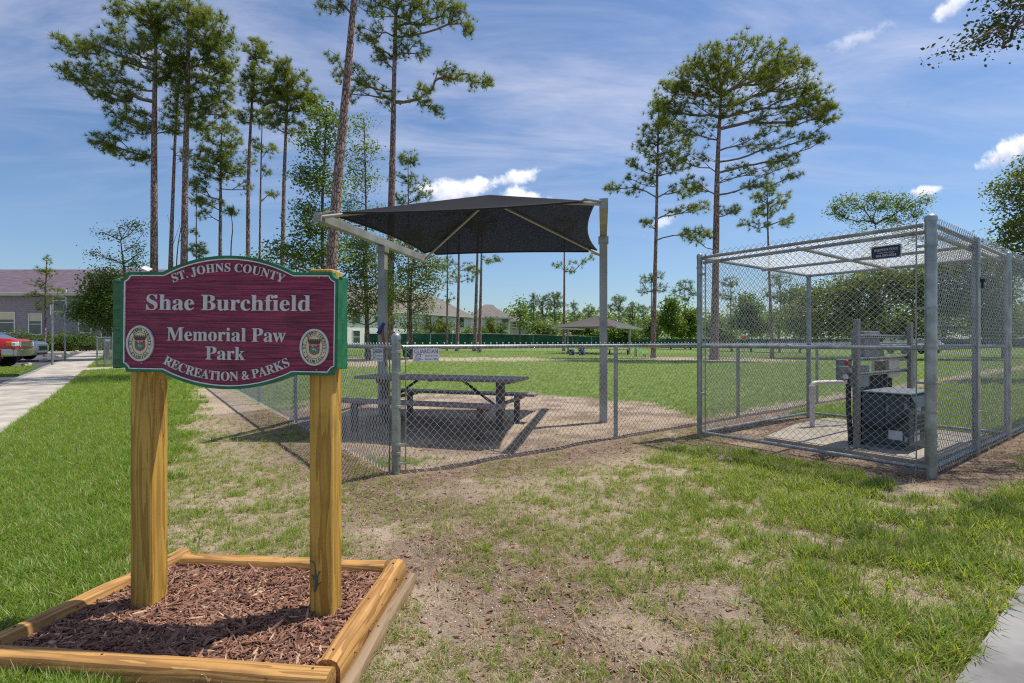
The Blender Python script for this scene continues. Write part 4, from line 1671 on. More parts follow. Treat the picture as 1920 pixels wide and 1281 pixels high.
def lizard():
    # local frame: x right, z up along the front face of the post, y out of the wood (towards -y)
    a = SIGN_A
    base = np.array((-1.283 + 0.392 * math.cos(a), SIGN_Y - 0.392 * math.sin(a) * -1 * -1, 0.0))
    px = np.array((math.cos(a), math.sin(a)))
    py = np.array((-math.sin(a), math.cos(a)))
    o2 = np.array((-1.283, SIGN_Y)) + px * 0.394 + py * (0.102 - 0.054 - 0.0075)
    t = thing("lizard", "small slim blue grey lizard clinging head down to the right sign post", "lizard", (o2[0], o2[1], 0.205), a)
    k = 0.0021 / 10.0 * 1.0          # metres per zoom pixel (zoomed 9.85x)
    s = 2.34 / 960 / 9.85

    def p(zx, zy, y=0.0):
        return ((zx - 258) * s, y, (560 - zy) * s)
    pts = [p(258, 560, -.001), p(262, 520, -.001), p(248, 470), p(236, 420, .002), p(226, 350, .004), p(222, 270, .005), p(208, 205, .005), p(170, 180, .005), p(105, 166, .005),
           p(250, 610, -.001), p(246, 650, -.002), p(238, 690, -.002), p(230, 722, -.001)]
    rad = [.0062, .0066, .0056, .0034, .0026, .0021, .0018, .0014, .0009, .0058, .0042, .0052, .0026]
    edges = [(0, 1), (1, 2), (2, 3), (3, 4), (4, 5), (5, 6), (6, 7), (7, 8), (0, 9), (9, 10), (10, 11), (11, 12)]

    def leg(root, ch, r0):
        prev = root
        for i, q in enumerate(ch):
            pts.append(q)
            rad.append(r0 * (0.85 ** i))
            edges.append((prev, len(pts) - 1))
            prev = len(pts) - 1
        return prev
    # hind legs with toes
    f = leg(2, [p(282, 450), p(292, 405, .003), p(300, 380, .005)], .0026)
    leg(f, [p(288, 352, .006)], .0011)
    leg(f, [p(312, 356, .006)], .0011)
    leg(f, [p(336, 352, .006)], .0011)
    f = leg(2, [p(206, 492), p(196, 455, .003), p(176, 440, .005)], .0026)
    leg(f, [p(152, 422, .006)], .0011)
    leg(f, [p(160, 444, .006)], .0011)
    # front legs
    f = leg(9, [p(276, 612, .002), p(300, 580, .004), p(328, 562, .006)], .0022)
    leg(f, [p(345, 552, .0065)], .001)
    f = leg(9, [p(232, 600, .002), p(228, 578, .005)], .0022)
    leg(f, [p(222, 566, .0065)], .001)
    m, nt, b = new_mat("lizard skin")
    tc = N(nt, "ShaderNodeTexCoord")
    sep = N(nt, "ShaderNodeSeparateXYZ")
    nt.links.new(tc.outputs["Object"], sep.inputs[0])
    g = RAMP(nt, sep.outputs[2], -0.045, 0.05)
    c = MIX(nt, g, (0.06, 0.075, 0.16), (0.05, 0.12, 0.13))
    c = MIX(nt, RAMP(nt, NOISE(nt, tc.outputs["Object"], 420, 3), 0.5, 0.62), c, (0.02, 0.022, 0.03))
    nt.links.new(c, b.inputs["Base Color"])
    b.inputs["Roughness"].default_value = 0.55
    skin_body("body", pts, rad, edges, m, t, 1)
    for sx in (-1, 1):
        MB().lathe([(0.0001, -.0011), (.0011, 0), (0.0001, .0011)], 8, (p(236, 697)[0] + sx * .0042, -.0045, p(236, 697)[2])).build("eye", MT['black'], t, world=False)


lizard()


# ================================================================== CHAIN LINK
def chainlink(mb, o, u, v, L, H, p=0.080, rad=0.0028, wave=0.0045, twist=True):
    """woven wires: each zigzags between two neighbouring columns; o origin, u along, v up (3-vectors)"""
    o = np.asarray(o, float)
    u = np.asarray(u, float) / np.linalg.norm(u)
    v = np.asarray(v, float) / np.linalg.norm(v)
    w = np.cross(u, v)
    hp = p / 2
    n = int(round(L / hp))
    hp = L / n
    m = int(round(H / hp))
    hv = H / m
    k = np.arange(m + 1)
    ang = np.array((0.5, 2.594, 4.689))
    Vall = []
    Fall = []
    base = 0
    for i in range(n):
        side = (k + i) % 2
        x = i * hp + side * hp + np.where(side == 1, 0.0012, -0.0012)
        z = k * hv
        y = np.where(side == 1, wave, -wave) * 0.5
        C = o + x[:, None] * u + z[:, None] * v + y[:, None] * w
        ring = (np.cos(ang)[None, :, None] * u + np.sin(ang)[None, :, None] * w) * rad
        V = C[:, None, :] + ring
        Vall.append(V.reshape(-1, 3))
        a = np.arange(m)
        for q in range(3):
            r = (q + 1) % 3
            Fall.append(np.stack([base + a * 3 + q, base + a * 3 + r, base + (a + 1) * 3 + r, base + (a + 1) * 3 + q], 1))
        base += (m + 1) * 3
        # twisted barbs above the top: a small spike
        if twist:
            for e in ((m,),):
                t = C[m] + v * 0.015 + u * (hp * 0.12 * (1 if (m + i) % 2 else -1))
                Vall.append(np.stack([C[m] + ring[0, 0], C[m] + ring[0, 1], C[m] + ring[0, 2], t]))
                Fall.append(np.array([(base, base + 1, base + 3, base + 3), (base + 1, base + 2, base + 3, base + 3), (base + 2, base, base + 3, base + 3)]))
                base += 4
    return np.concatenate(Vall), np.concatenate(Fall)


def wire_part(name, parts, parent):
    V = []
    F = []
    n = 0
    for a, b in parts:
        V.append(a)
        F.append(b + n)
        n += len(a)
    V = np.concatenate(V) - np.array(parent_origin(parent))
    F = np.concatenate(F)
    tri = F[:, 2] == F[:, 3]
    me = bpy.data.meshes.new(name)
    Q, T = F[~tri], F[tri][:, :3]
    me.vertices.add(len(V))
    me.vertices.foreach_set("co", V.astype(np.float32).ravel())
    idx = np.concatenate([Q.ravel(), T.ravel()]).astype(np.int32)
    st = np.concatenate([np.arange(len(Q)) * 4, len(Q) * 4 + np.arange(len(T)) * 3]).astype(np.int32)
    me.loops.add(len(idx))
    me.loops.foreach_set("vertex_index", idx)
    me.polygons.add(len(st))
    me.polygons.foreach_set("loop_start", st)
    me.update(calc_edges=True)
    finish(me, MT['wire'], True)
    return link(name, me, parent)


def p3(p, z):
    return np.array((p[0], p[1], z))


def round_post(parent, p, h, r, zb, cap=True, bands=(), mat_='galv', label=None):
    mb = MB().lathe([(r, -0.1), (r, h), ], 16, (p[0], p[1], zb))
    o = smooth_by_angle(mb.build("post", MT[mat_], parent))
    if label:
        props(o, label)
    if cap:
        c = MB().lathe([(r * 1.10, h - 0.035), (r * 1.12, h - 0.005), (r * 1.0, h + 0.012), (r * .72, h + 0.026), (r * .3, h + 0.033)], 16, (p[0], p[1], zb))
        c = smooth_by_angle(c.build("post_cap", MT['galv'], o))
    if len(bands):
        for z in bands:
            b = MB().lathe([(r + .001, z - .012), (r + .006, z - .011), (r + .006, z + .011), (r + .001, z + .012)], 16, (p[0], p[1], zb))
            smooth_by_angle(b.build("band", MT['galv_dull'], o))
    return o


RAILZ = 1.245
L1 = P0 + U2 * 3.10
FEND = P0 + U2 * 16.0


def dog_fence():
    t = thing("chain_link_fence", "low galvanised chain-link fence with a corner post in front of the picnic table", "fence", (P0[0], P0[1], 0))
    zb = gh(*P0) - 0.02
    round_post(t, P0, 1.325, 0.043, zb - 0.0, bands=(1.18, 0.97, 0.66, 0.30, 0.22), label="thick corner post with pressed steel bands")
    wires = []
    # right hand run behind the cage and on
    d3 = np.array((U2[0], U2[1], 0))
    ns = [3.10, 6.15, 9.2, 12.3, 15.4]
    prev = 0.0
    for s in ns:
        p = P0 + U2 * s
        round_post(t, p, RAILZ - 0.0 - gh(*p) + tz(*p) * 0, 0.027, gh(*p), cap=False)
    for a, b in zip([0.06] + ns[:-1], ns):
        pa, pb = P0 + U2 * a, P0 + U2 * b
        za, zb_ = RAILZ + tz(*pa), RAILZ + tz(*pb)
        smooth_by_angle(MB().tube([p3(pa, za), p3(pb, zb_)], 0.0225, 12).build("top_rail", MT['galv'], t))
        off = np.array((-U2[1], U2[0])) * -0.03
        L = b - a
        q = pa + off
        rise = (zb_ - za) / L
        pp = 0.081
        wires.append(chainlink(None, p3(q, 0.035 + tz(*pa)), np.array((U2[0], U2[1], rise)), (0, 0, 1), L, RAILZ - 0.035 + 0.035, pp, 0.0028))
    wire_part("chain_mesh", wires, t)
    # tension bar by the corner post
    q = P0 + U2 * 0.085 + NR * -0.03
    MB().bar(p3(q, 0.05), p3(q, 1.25), 0.012, 0.007, (U2[0], U2[1], 0)).build("tension_bar", MT['galv'], t)
    for z in (0.12, 0.30, 0.66, 0.97):
        MB().bar(p3(P0 + NR * -0.04, z + zb), p3(q, z + zb), 0.012, 0.022).build("band_arm", MT['galv_dull'], t)
    # left hand run
    ns = [3.95, 7.0, 10.1, 13.2, 16.3, 19.4, 22.5, 25.6]
    for s in ns:
        p = P0 + L2 * s
        round_post(t, p, RAILZ + tz(*p) - gh(*p), 0.027, gh(*p), cap=False)
    wires = []
    for a, b in zip([0.06] + ns[:-1], ns):
        pa, pb = P0 + L2 * a, P0 + L2 * b
        za, zb_ = RAILZ + tz(*pa), RAILZ + tz(*pb)
        smooth_by_angle(MB().tube([p3(pa, za), p3(pb, zb_)], 0.0225, 10).build("top_rail", MT['galv'], t))
        q = pa + NL * -0.03
        L = b - a
        pp, rr = (0.081, 0.0030) if a < 7 else (0.09, 0.0038)
        wires.append(chainlink(None, p3(q, 0.035 + tz(*pa)), np.array((L2[0], L2[1], (zb_ - za) / L)), (0, 0, 1), L, RAILZ, pp, rr))
    wire_part("chain_mesh", wires, t)
    q = P0 + L2 * 0.085 + NL * -0.03
    MB().bar(p3(q, 0.05), p3(q, 1.25), 0.012, 0.007, (L2[0], L2[1], 0)).build("tension_bar", MT['galv'], t)


dog_fence()


def flat_text(s, width, height, org, ux, m, name, parent, serifed=False, off=0.0015, center=True):
    """printed line: org = middle of the line, ux = direction along it (2d), upright"""
    V, F = text_mesh(serif(s) if serifed else s)
    w = V[:, 0].max() - V[:, 0].min()
    V = V - np.array(((V[:, 0].max() + V[:, 0].min()) / 2, 0, 0))
    hcap = V[:, 1].max()
    V = V * np.array((width / w, height / hcap, 1))
    n = np.array((ux[1], -ux[0]))        # towards the viewer
    P = np.stack([org[0] + V[:, 0] * ux[0] + n[0] * off, org[1] + V[:, 0] * ux[1] + n[1] * off, org[2] + V[:, 1]], 1)
    return MB().add(P, F).build(name, m, parent)


def plate(name, label, cat, c, ux, w, h, m, rim=None):
    ux = np.asarray(ux, float)
    n = np.array((ux[1], -ux[0]))
    t = thing(name, label, cat, (c[0], c[1], c[2] - h / 2))
    a = c - np.array((*ux, 0)) * w / 2
    b = c + np.array((*ux, 0)) * w / 2
    bk = -np.array((*n, 0)) * 0.0025
    MB().bar(a + bk, b + bk, 0.004, h).build("plate", m, t)
    if rim is not None:
        mb = MB()
        for z in (-h / 2, h / 2):
            mb.bar(a + (0, 0, z), b + (0, 0, z), 0.009, 0.006)
        for e in (a, b):
            mb.bar(e + (0, 0, -h / 2), e + (0, 0, h / 2), 0.009, 0.006, (ux[0], ux[1], 0))
        mb.build("plate_rim", rim, t)
    for sx in (-1, 1):
        for sz in (-1, 1):
            q = c + np.array((*ux, 0)) * sx * (w / 2 - .012) + np.array((0, 0, sz * (h / 2 - .012)))
            MB().lathe([(.005, 0), (.005, .002), (.002, .004)], 8, q, Matrix.Rotation(math.atan2(ux[1], ux[0]), 3, 'Z') @ Matrix.Rotation(PI / 2, 3, 'X')).build("tie", MT['galv'], t)
    return t


def fence_signs():
    for lab, d, nn, s, w in (("white contractor sign with navy lettering wired to the fence right of the corner post", U2, NR, 0.297, 0.285), ("white contractor sign with navy lettering wired to the fence left of the corner post", -L2, NL, -0.368, 0.285)):
        c2 = P0 + d * s - nn * 0.042
        c = np.array((c2[0], c2[1], 1.168))
        ux = np.asarray(d)
        h = 0.128
        t = plate("fence_sign", lab, "sign", c, ux, w, h, MT['plate_white'])
        t["group"] = "contractor signs on the low fence"
        z = c[2]
        flat_text("GUARDIAN", w * .90, .040, (c[0], c[1], z + .016), ux, MT['navy'], "lettering", t)
        e = np.array((*ux, 0)) * w * 0.20
        flat_text("FENCE & GATES", w * .50, .014, c + e + (0, 0, -.017), ux, MT['navy'], "lettering", t)
        flat_text("904-561-9853", w * .50, .016, c + e + (0, 0, -.050), ux, MT['navy'], "lettering", t)
        e2 = c - np.array((*ux, 0)) * w * 0.29
        mb = MB()
        n = np.array((ux[1], -ux[0], 0)) * 0.0015
        for (a, b) in (((-.03, -.012), (-.012, .008)), ((-.012, .008), (.022, .008)), ((.022, .008), (.022, -.022)), ((-.03, -.012), (-.03, -.03)), ((-.03, -.03), (.022, -.03)), ((-.045, -.045), (.045, -.045))):
            mb.bar(e2 + np.array((*ux, 0)) * a[0] + (0, 0, a[1]) + n, e2 + np.array((*ux, 0)) * b[0] + (0, 0, b[1]) + n, 0.001, 0.004, (0, 0, 1) if abs(a[1] - b[1]) < .015 else (ux[0], ux[1], 0))
        mb.build("logo", MT['navy'], t)


fence_signs()

CH = 2.44
CMID = 1.235


def cage():
    t = thing("chain_link_cage", "tall roofed chain-link cage around the electrical gear", "cage", (CA[0], CA[1], 0))
    C1 = CB + CU * 1.62
    G1 = CB + CU * 1.72
    round_post(t, CA, CH + .02, 0.036, 0.0, bands=(2.3, 1.6, 1.235, .6, .15))
    round_post(t, CB, CH + .05, 0.049, 0.0, bands=(2.22, 1.62, 1.3, 1.235, .9, .62, .3), label="thick near corner post with steel bands")
    round_post(t, CE, CH, 0.037, 0.0)
    round_post(t, C1, CH + .03, 0.036, 0.0, bands=(2.2, 1.7, 1.235, .9, .5))
    round_post(t, CD, CH + .02, 0.036, 0.0, bands=(2.2, 1.235, .4))
    r = 0.021

    def rail(p, q, z, z2=None, name="rail", rr=r):
        return smooth_by_angle(MB().tube([p3(p, z), p3(q, z if z2 is None else z2)], rr, 12).build(name, MT['galv'], t))
    e = 0.04
    for a, b in ((CA + CV * e, CB - CV * .06), (CA + CU * e, CE - CU * e), (CE + CV * e, CD - CV * e), (CB + CU * .06, C1 - CU * .045)):
        rail(a, b, CH - 0.01)
        rail(a, b, CMID)
        rail(a, b, 0.075)
    # second tube lies on the front and side eaves and carries the roof mesh
    nA = -CU
    rail(CA + CU * .03 + CV * e, CB + CU * .03 - CV * .06, CH - 0.075, name="roof_rail")
    rail(CB - CV * .05 + CU * .06, CD - CV * .05 - CU * .05, CH - 0.075, name="roof_rail")
    # roof purlins
    m1 = CA + CV * CWID / 2
    m2 = CE + CV * CWID / 2
    rail(m1 + CU * .05, m2 - CU * .02, CH - 0.055, name="roof_rail")
    n1 = CA + CU * CLEN / 2
    n2 = CB + CU * CLEN / 2
    rail(n1 + CV * .02, n2 - CV * .02, CH - 0.045, name="roof_rail")
    # gate leaf between the middle post and the far right post
    gz = (0.08, CMID, CH - 0.02)
    g1, g2 = C1 + CU * .10, CD - CU * .10
    g = thing_child("gate", t)
    for q in (g1, g2):
        smooth_by_angle(MB().tube([p3(q, gz[0]), p3(q, gz[2])], 0.022, 12).build("gate_stile", MT['galv'], g))
    for z in gz:
        smooth_by_angle(MB().tube([p3(g1 + CU * .022, z), p3(g2 - CU * .022, z)], 0.018, 12).build("gate_rail", MT['galv'], g))
    mb = MB()
    lz = 2.02
    mb.bar(p3(C1 + CV * .03, lz), p3(g1 + CV * .03, lz), 0.02, 0.035)
    mb.box(p3((C1 + g1) / 2 + CV * .05, lz - .02), (0.05, 0.05, 0.03), Matrix.Rotation(math.atan2(CU[1], CU[0]), 3, 'Z'))
    mb.bar(p3((C1 + g1) / 2 + CV * .05, lz - .02), p3((C1 + g1) / 2 + CV * .05, lz - .11), 0.02, 0.035, (CU[0], CU[1], 0))
    mb.build("latch", MT['dark_metal'], g)
    # fence wall going on beyond the far right corner
    ex = CD + CU * 3.2
    rail(CD + CU * .05, ex, CH - .01)
    rail(CD + CU * .05, ex, 0.075)
    round_post(t, ex, CH, 0.037, 0.0)
    # woven mesh, one sheet per side
    H = CH + 0.03
    P = 0.078
    out = 0.024

    def wall(p, q, nrm, p_=P, twist=True):
        L = np.linalg.norm(q - p)
        d = (q - p) / L
        o = p + nrm * out
        return chainlink(None, p3(o, 0.03), (*d, 0), (0, 0, 1), L, H, p_, 0.0028, twist=twist)
    wire_part("chain_mesh", [wall(CA + CV * .07, CB - CV * .10, -CU)], t)
    wire_part("chain_mesh", [wall(CA + CU * .05, CE - CU * .05, -CV)], t)
    wire_part("chain_mesh", [wall(CE + CV * .05, CD - CV * .05, CU)], t)
    wire_part("chain_mesh", [wall(CB + CU * .08, C1 - CU * .06, CV)], t)
    wire_part("chain_mesh", [wall(g1 + CU * .02, g2 - CU * .02, CV)], g)
    wire_part("chain_mesh", [wall(CD + CU * .06, ex, CV, 0.08)], t)
    wire_part("roof_mesh", [chainlink(None, p3(CA, CH + 0.015), (*CU, 0), (*CV, 0), CLEN, CWID, 0.078, 0.0026, twist=False)], t)
    # flat tension bars and the band arms that hold them
    for p, d, nrm, hs in ((CB, -CV, -CU, (2.22, 1.62, 1.3, .9, .62, .3, .1)), (CA, CV, -CU, (2.2, 1.6, .6)), (C1, -CU, CV, (2.2, 1.7, .9, .5))):
        q = p + d * 0.105 + nrm * 0.03
        MB().bar(p3(q, 0.04), p3(q, CH + .02), 0.018, 0.008, (*d, 0)).build("tension_bar", MT['galv_dull'], t)
        for z in hs:
            MB().bar(p3(p + nrm * .045, z), p3(q, z), 0.010, 0.024).build("band_arm", MT['galv_dull'], t)
    # plaque
    ux = CV
    c2 = CA + CV * 2.147 - CU * 0.038
    c = np.array((c2[0], c2[1], 2.205))
    s = plate("cage_sign", "small black fence company plaque with white lettering high on the cage", "sign", c, ux, 0.255, 0.128, MT['plate_black'], MT['plate_white'])
    flat_text("HARDWICK FENCE", .205, .024, c + (0, 0, .014), ux, MT['plate_white'], "lettering", s, True)
    flat_text("\"Call the Fence People\"", .15, .012, c + (0, 0, -.010), ux, MT['plate_white'], "lettering", s, True)
    flat_text("904-599-8644", .175, .024, c + (0, 0, -.045), ux, MT['plate_white'], "lettering", s, True)


def thing_child(name, parent):
    o = bpy.data.objects.new(name, None)
    COL.objects.link(o)
    o.parent = parent
    o.empty_display_size = 0.1
    return o


cage()


# ------------------------------------------------------------------ electrical gear in the cage
def gear():
    PZ = 0.045
    S0 = np.array((4.07, 6.13))
    D = CU
    Nn = np.array((D[1], -D[0]))      # towards the viewer's right
    RZ = Matrix.Rotation(math.atan2(D[1], D[0]), 3, 'Z')
    t = thing("meter_rack", "steel strut rack carrying grey meter boxes and conduits on the pad", "electrical rack", (S0[0], S0[1], PZ))

    def q(s, z, n=0.0):
        p = S0 + D * s + Nn * n
        return np.array((p[0], p[1], z))

    def bx(name, s0, s1, z0, z1, n0, n1, m, bev=0.008):
        o = MB().box(q((s0 + s1) / 2, (z0 + z1) / 2, (n0 + n1) / 2), (s1 - s0, n1 - n0, z1 - z0), RZ, bev).build(name, m, t)
        return o
    for s in (-0.11, 1.70):
        bx("strut_post", s - .045, s + .045, PZ, 1.56, .068, .115, MT['strut'], 0.004)
        bx("base_plate", s - .12, s + .12, PZ, PZ + .012, .0, .20, MT['galv'], 0.002)
    for z in (1.365, 1.085, 0.905):
        r = bx("strut_rail", -.04, 1.80, z - .022, z + .022, .030, .068, MT['galv'], 0.003)
        mb = MB()
        for i in range(26):
            mb.box(q(0.09 + i * .064, z - .003, .0695), (0.032, 0.003, 0.016), RZ)
        mb.build("slot", MT['black'], r)
    bx("meter_box", .30, .80, 1.07, 1.43, -.12, .028, MT['box_grey'])
    bx("switch_box", -.20, -.05, .84, 1.09, -.10, .02, MT['grey_metal'])
    smooth_by_angle(MB().lathe([(.030, 0), (.030, .018), (.015, .024)], 14, q(-.205, 1.05, 0.02), RZ @ Matrix.Rotation(PI / 2, 3, 'X')).build("switch_knob", MT['red_knob'], t))
    bx("junction_box", .12, .46, .74, 1.0, -.10, .028, MT['box_grey'])
    bx("meter_box", 1.12, 1.50, .82, 1.07, -.10, .028, MT['pvc'])
    bx("relay_box", .99, 1.11, .88, 1.05, -.10, .028, MT['brown_box'])
    for i, s in enumerate((.55, .70, .86, .96, 1.12, 1.30)):
        p = [q(s, .90, -.02), q(s, .62, -.02), q(s - .06 + .02 * i, .40, -.06 + .02 * i), q(s - .2 + .03 * i, .12, -.04)]
        smooth_by_angle(MB().tube(p, .028, 10).build("conduit", MT['conduit'], t))
    p = [q(-.16, .80, 0.02), q(-.155, .5, .02), q(-.10, .2, .02), q(-.05, .08, .0)]
    smooth_by_angle(MB().tube(p, .028, 10).build("conduit", MT['conduit'], t))
    # small flood lamp on a bent arm
    f = MB().tube([q(-.17, .62, .03), q(-.22, .80, .05), q(-.30, .93, .06)], .011, 8)
    smooth_by_angle(f.build("lamp_arm", MT['dark_metal'], t))
    o = MB().box(q(-.345, .975, .06), (.13, .10, .055), RZ @ Matrix.Rotation(0.35, 3, 'Y'), .008).build("flood_lamp", MT['box_grey'], t)
    MB().box(q(-.40, 0.90, .08), (.035, .05, .05), RZ, .006).build("lamp_bracket", MT['pvc'], t)
    # white water pipe
    w = thing("water_pipe", "white plastic water pipe bent over behind the meter rack", "pipe", (4.42, 7.54, PZ))
    a = np.array((4.42, 7.54))
    pts = [(a[0], a[1], PZ - .02), (a[0], a[1], .62), (a[0] + .01, a[1] + .005, .66), (a[0] + .04, a[1] + .02, .685), (a[0] + .09, a[1] + .03, .69), (a[0] + 1.25, a[1] + .42, .69)]
    smooth_by_angle(MB().tube(pts, .033, 12).build("pipe", MT['pvc'], w))
    cp = MB()
    cp.lathe([(.040, .60), (.043, .605), (.043, .65), (.040, .655)], 14, (a[0], a[1], 0))
    cp.lathe([(.040, .46), (.043, .465), (.043, .51), (.040, .515)], 14, (a[0], a[1], 0))
    smooth_by_angle(cp.build("coupling", MT['pvc'], w))
    e = pts[-1]
    smooth_by_angle(MB().tube([(e[0], e[1], .70), (e[0], e[1], PZ - .02)], .033, 12).build("pipe", MT['pvc'], w))
    # transformer cabinet
    K = np.array((4.515, 5.82))
    t2 = thing("pump_cabinet", "squat grey green steel cabinet with a black hose across its side", "cabinet", (K[0], K[1], PZ))
    cu, cv = 0.78, 0.47

    def k3(u, v, z):
        p = K + CU * u - CV * v
        return np.array((p[0], p[1], z))
    R = Matrix.Rotation(math.atan2(CU[1], CU[0]), 3, 'Z')
    z0, z1 = PZ + .045, 0.685
    MB().box(k3(cu / 2, cv / 2, (z0 + z1) / 2), (cu, cv, z1 - z0), R, .012).build("body", MT['cabinet'], t2)
    MB().box(k3(cu / 2, cv / 2, PZ + .022), (cu - .06, cv - .06, .045), R).build("plinth", MT['concrete_grey'], t2)
    MB().box(k3(cu / 2, cv / 2, z1 + .012), (cu + .03, cv + .03, .022), R, .006).build("lid", MT['grey_metal'], t2)
    # sloped hood on the near end
    hd = MB()
    ring = [k3(0.04, -0.004, z1 - .01), k3(cu - .04, -0.004, z1 - .01), k3(cu - .04, -0.07, z1 - .13), k3(0.04, -0.07, z1 - .13), k3(0.04, -0.004, z1 - .14), k3(cu - .04, -0.004, z1 - .14)]
    hd.add(ring, [(0, 1, 2, 3), (3, 2, 5, 4), (0, 3, 4), (1, 5, 2)])
    hd.build("hood", MT['cabinet'], t2)
    lv = MB()
    for i in range(5):
        lv.box(k3(cu / 2, -.006, .22 + i * .055), (cu * .55, .012, .02), R)
    lv.build("louvre_panel", MT['grey_metal'], t2)
    # door seam, hinges and latch on the side facing the path
    MB().box(k3(-.002, cv * .5, (z0 + z1) / 2), (.004, .004, z1 - z0 - .06), R).build("door_seam", MT['black'], t2)
    for zz in (.18, .56):
        MB().box(k3(-.006, .03, zz), (.012, .03, .07), R, .003).build("hinge", MT['galv_dull'], t2)
    MB().box(k3(-.010, cv * .5 - .03, .52), (.020, .022, .07), R, .004).build("latch", MT['galv_dull'], t2)
    for vv in (.03, cv - .03):
        for zz in (z0 + .03, z1 - .03):
            MB().box(k3(-.003, vv, zz), (.006, .014, .014), R, .002).build("bolt", MT['galv_dull'], t2)
    # label plates
    def lab(u, v, z, w, h, face):
        if face == 'u':
            return MB().box(k3(-.003, v, z), (.004, w, h), R).build("label_plate", MT['plate_white'], t2)
        return MB().box(k3(u, -.004, z), (w, .004, h), R).build("label_plate", MT['plate_white'], t2)
    lab(0, .13, .215, .135, .105, 'u')
    lab(.30, 0, .50, .16, .12, 'v')
    lab(.25, 0, .20, .18, .12, 'v')
    # hose: hangs in an arc on the side facing the path
    hp = [k3(-.035, .52, .52), k3(-.04, .50, .36), k3(-.045, .42, .29), k3(-.05, .30, .275), k3(-.05, .20, .30), k3(-.045, .11, .36), k3(-.02, .05, .42), k3(0.02, .02, .45)]
    smooth_by_angle(MB().tube(smooth_path(hp, 5), .021, 10).build("hose", MT['black'], t2))
    # tall dark slim box at the back of the cabinet
    MB().box(k3(.16, cv + .075, .44), (.20, .10, .76), R, .008).build("side_box", MT['dark_metal'], t2)


def smooth_path(P, n):
    P = np.asarray(P, float)
    out = []
    m = len(P)
    for i in range(m - 1):
        p0, p1, p2, q = P[max(i - 1, 0)], P[i], P[i + 1], P[min(i + 2, m - 1)]
        for t in np.linspace(0, 1, n, endpoint=False):
            out.append(0.5 * ((2 * p1) + (-p0 + p2) * t + (2 * p0 - 5 * p1 + 4 * p2 - q) * t * t + (-p0 + 3 * p1 - 3 * p2 + q) * t ** 3))
    out.append(P[-1])
    return np.array(out)


MT['strut'] = mat("dull strut steel", (0.22, 0.215, 0.21), 0.55, 0.3, 0.2, 4)
MT['brown_box'] = mat("tan enclosure", (0.20, 0.17, 0.13), 0.5, 0, 0.1, 4)
gear()


# ================================================================== PICNIC TABLES
def picnic_table(label, loc, rotz, group):
    t = thing("picnic_table", label, "table", loc, rotz, group)
    L = 2.62
    rng = np.random.default_rng(3)
    for i in range(5):
        y = -.30 + i * .15
        MB().box((rng.normal(0, .004), y, .74), (L, .142, .042), bev=.005).build("top_plank", MT['table'], t, world=False)
    for sy in (-1, 1):
        for i in range(2):
            MB().box((rng.normal(0, .004), sy * .80 + (i - .5) * .138, .44), (L, .130, .042), bev=.005).build("bench_plank", MT['table'], t, world=False)
    for sx in (-1, 1):
        x = sx * .98
        MB().box((x, 0, .36), (.115, .10, .72), bev=.006).build("leg", MT['table_leg'], t, world=False)
        for sy in (-1, 1):
            MB().box((x, sy * .80, .205), (.08, .08, .41), bev=.006).build("bench_leg", MT['table_leg'], t, world=False)
        MB().box((x + .082, 0, .395), (.035, 1.80, .05), bev=.004).build("cross_beam", MT['table_leg'], t, world=False)
        MB().box((x + .082, 0, .69), (.035, .70, .055), bev=.004).build("top_beam", MT['table_leg'], t, world=False)
        MB().bar((x - sx * .05, 0, .33), (x - sx * .62, 0, .715), .04, .03).build("brace", MT['dark_metal'], t, world=False)
    MB().box((0, 0, .712), (.05, .70, .014)).build("middle_batten", MT['dark_metal'], t, world=False)
    return t


TAB = (-1.10, 7.86)
picnic_table("dark brown plank picnic table with two benches under the near shade canopy", (TAB[0], TAB[1], gh(*TAB) - 0.0), math.atan2(-0.315, 0.95), "picnic tables in the dog park")


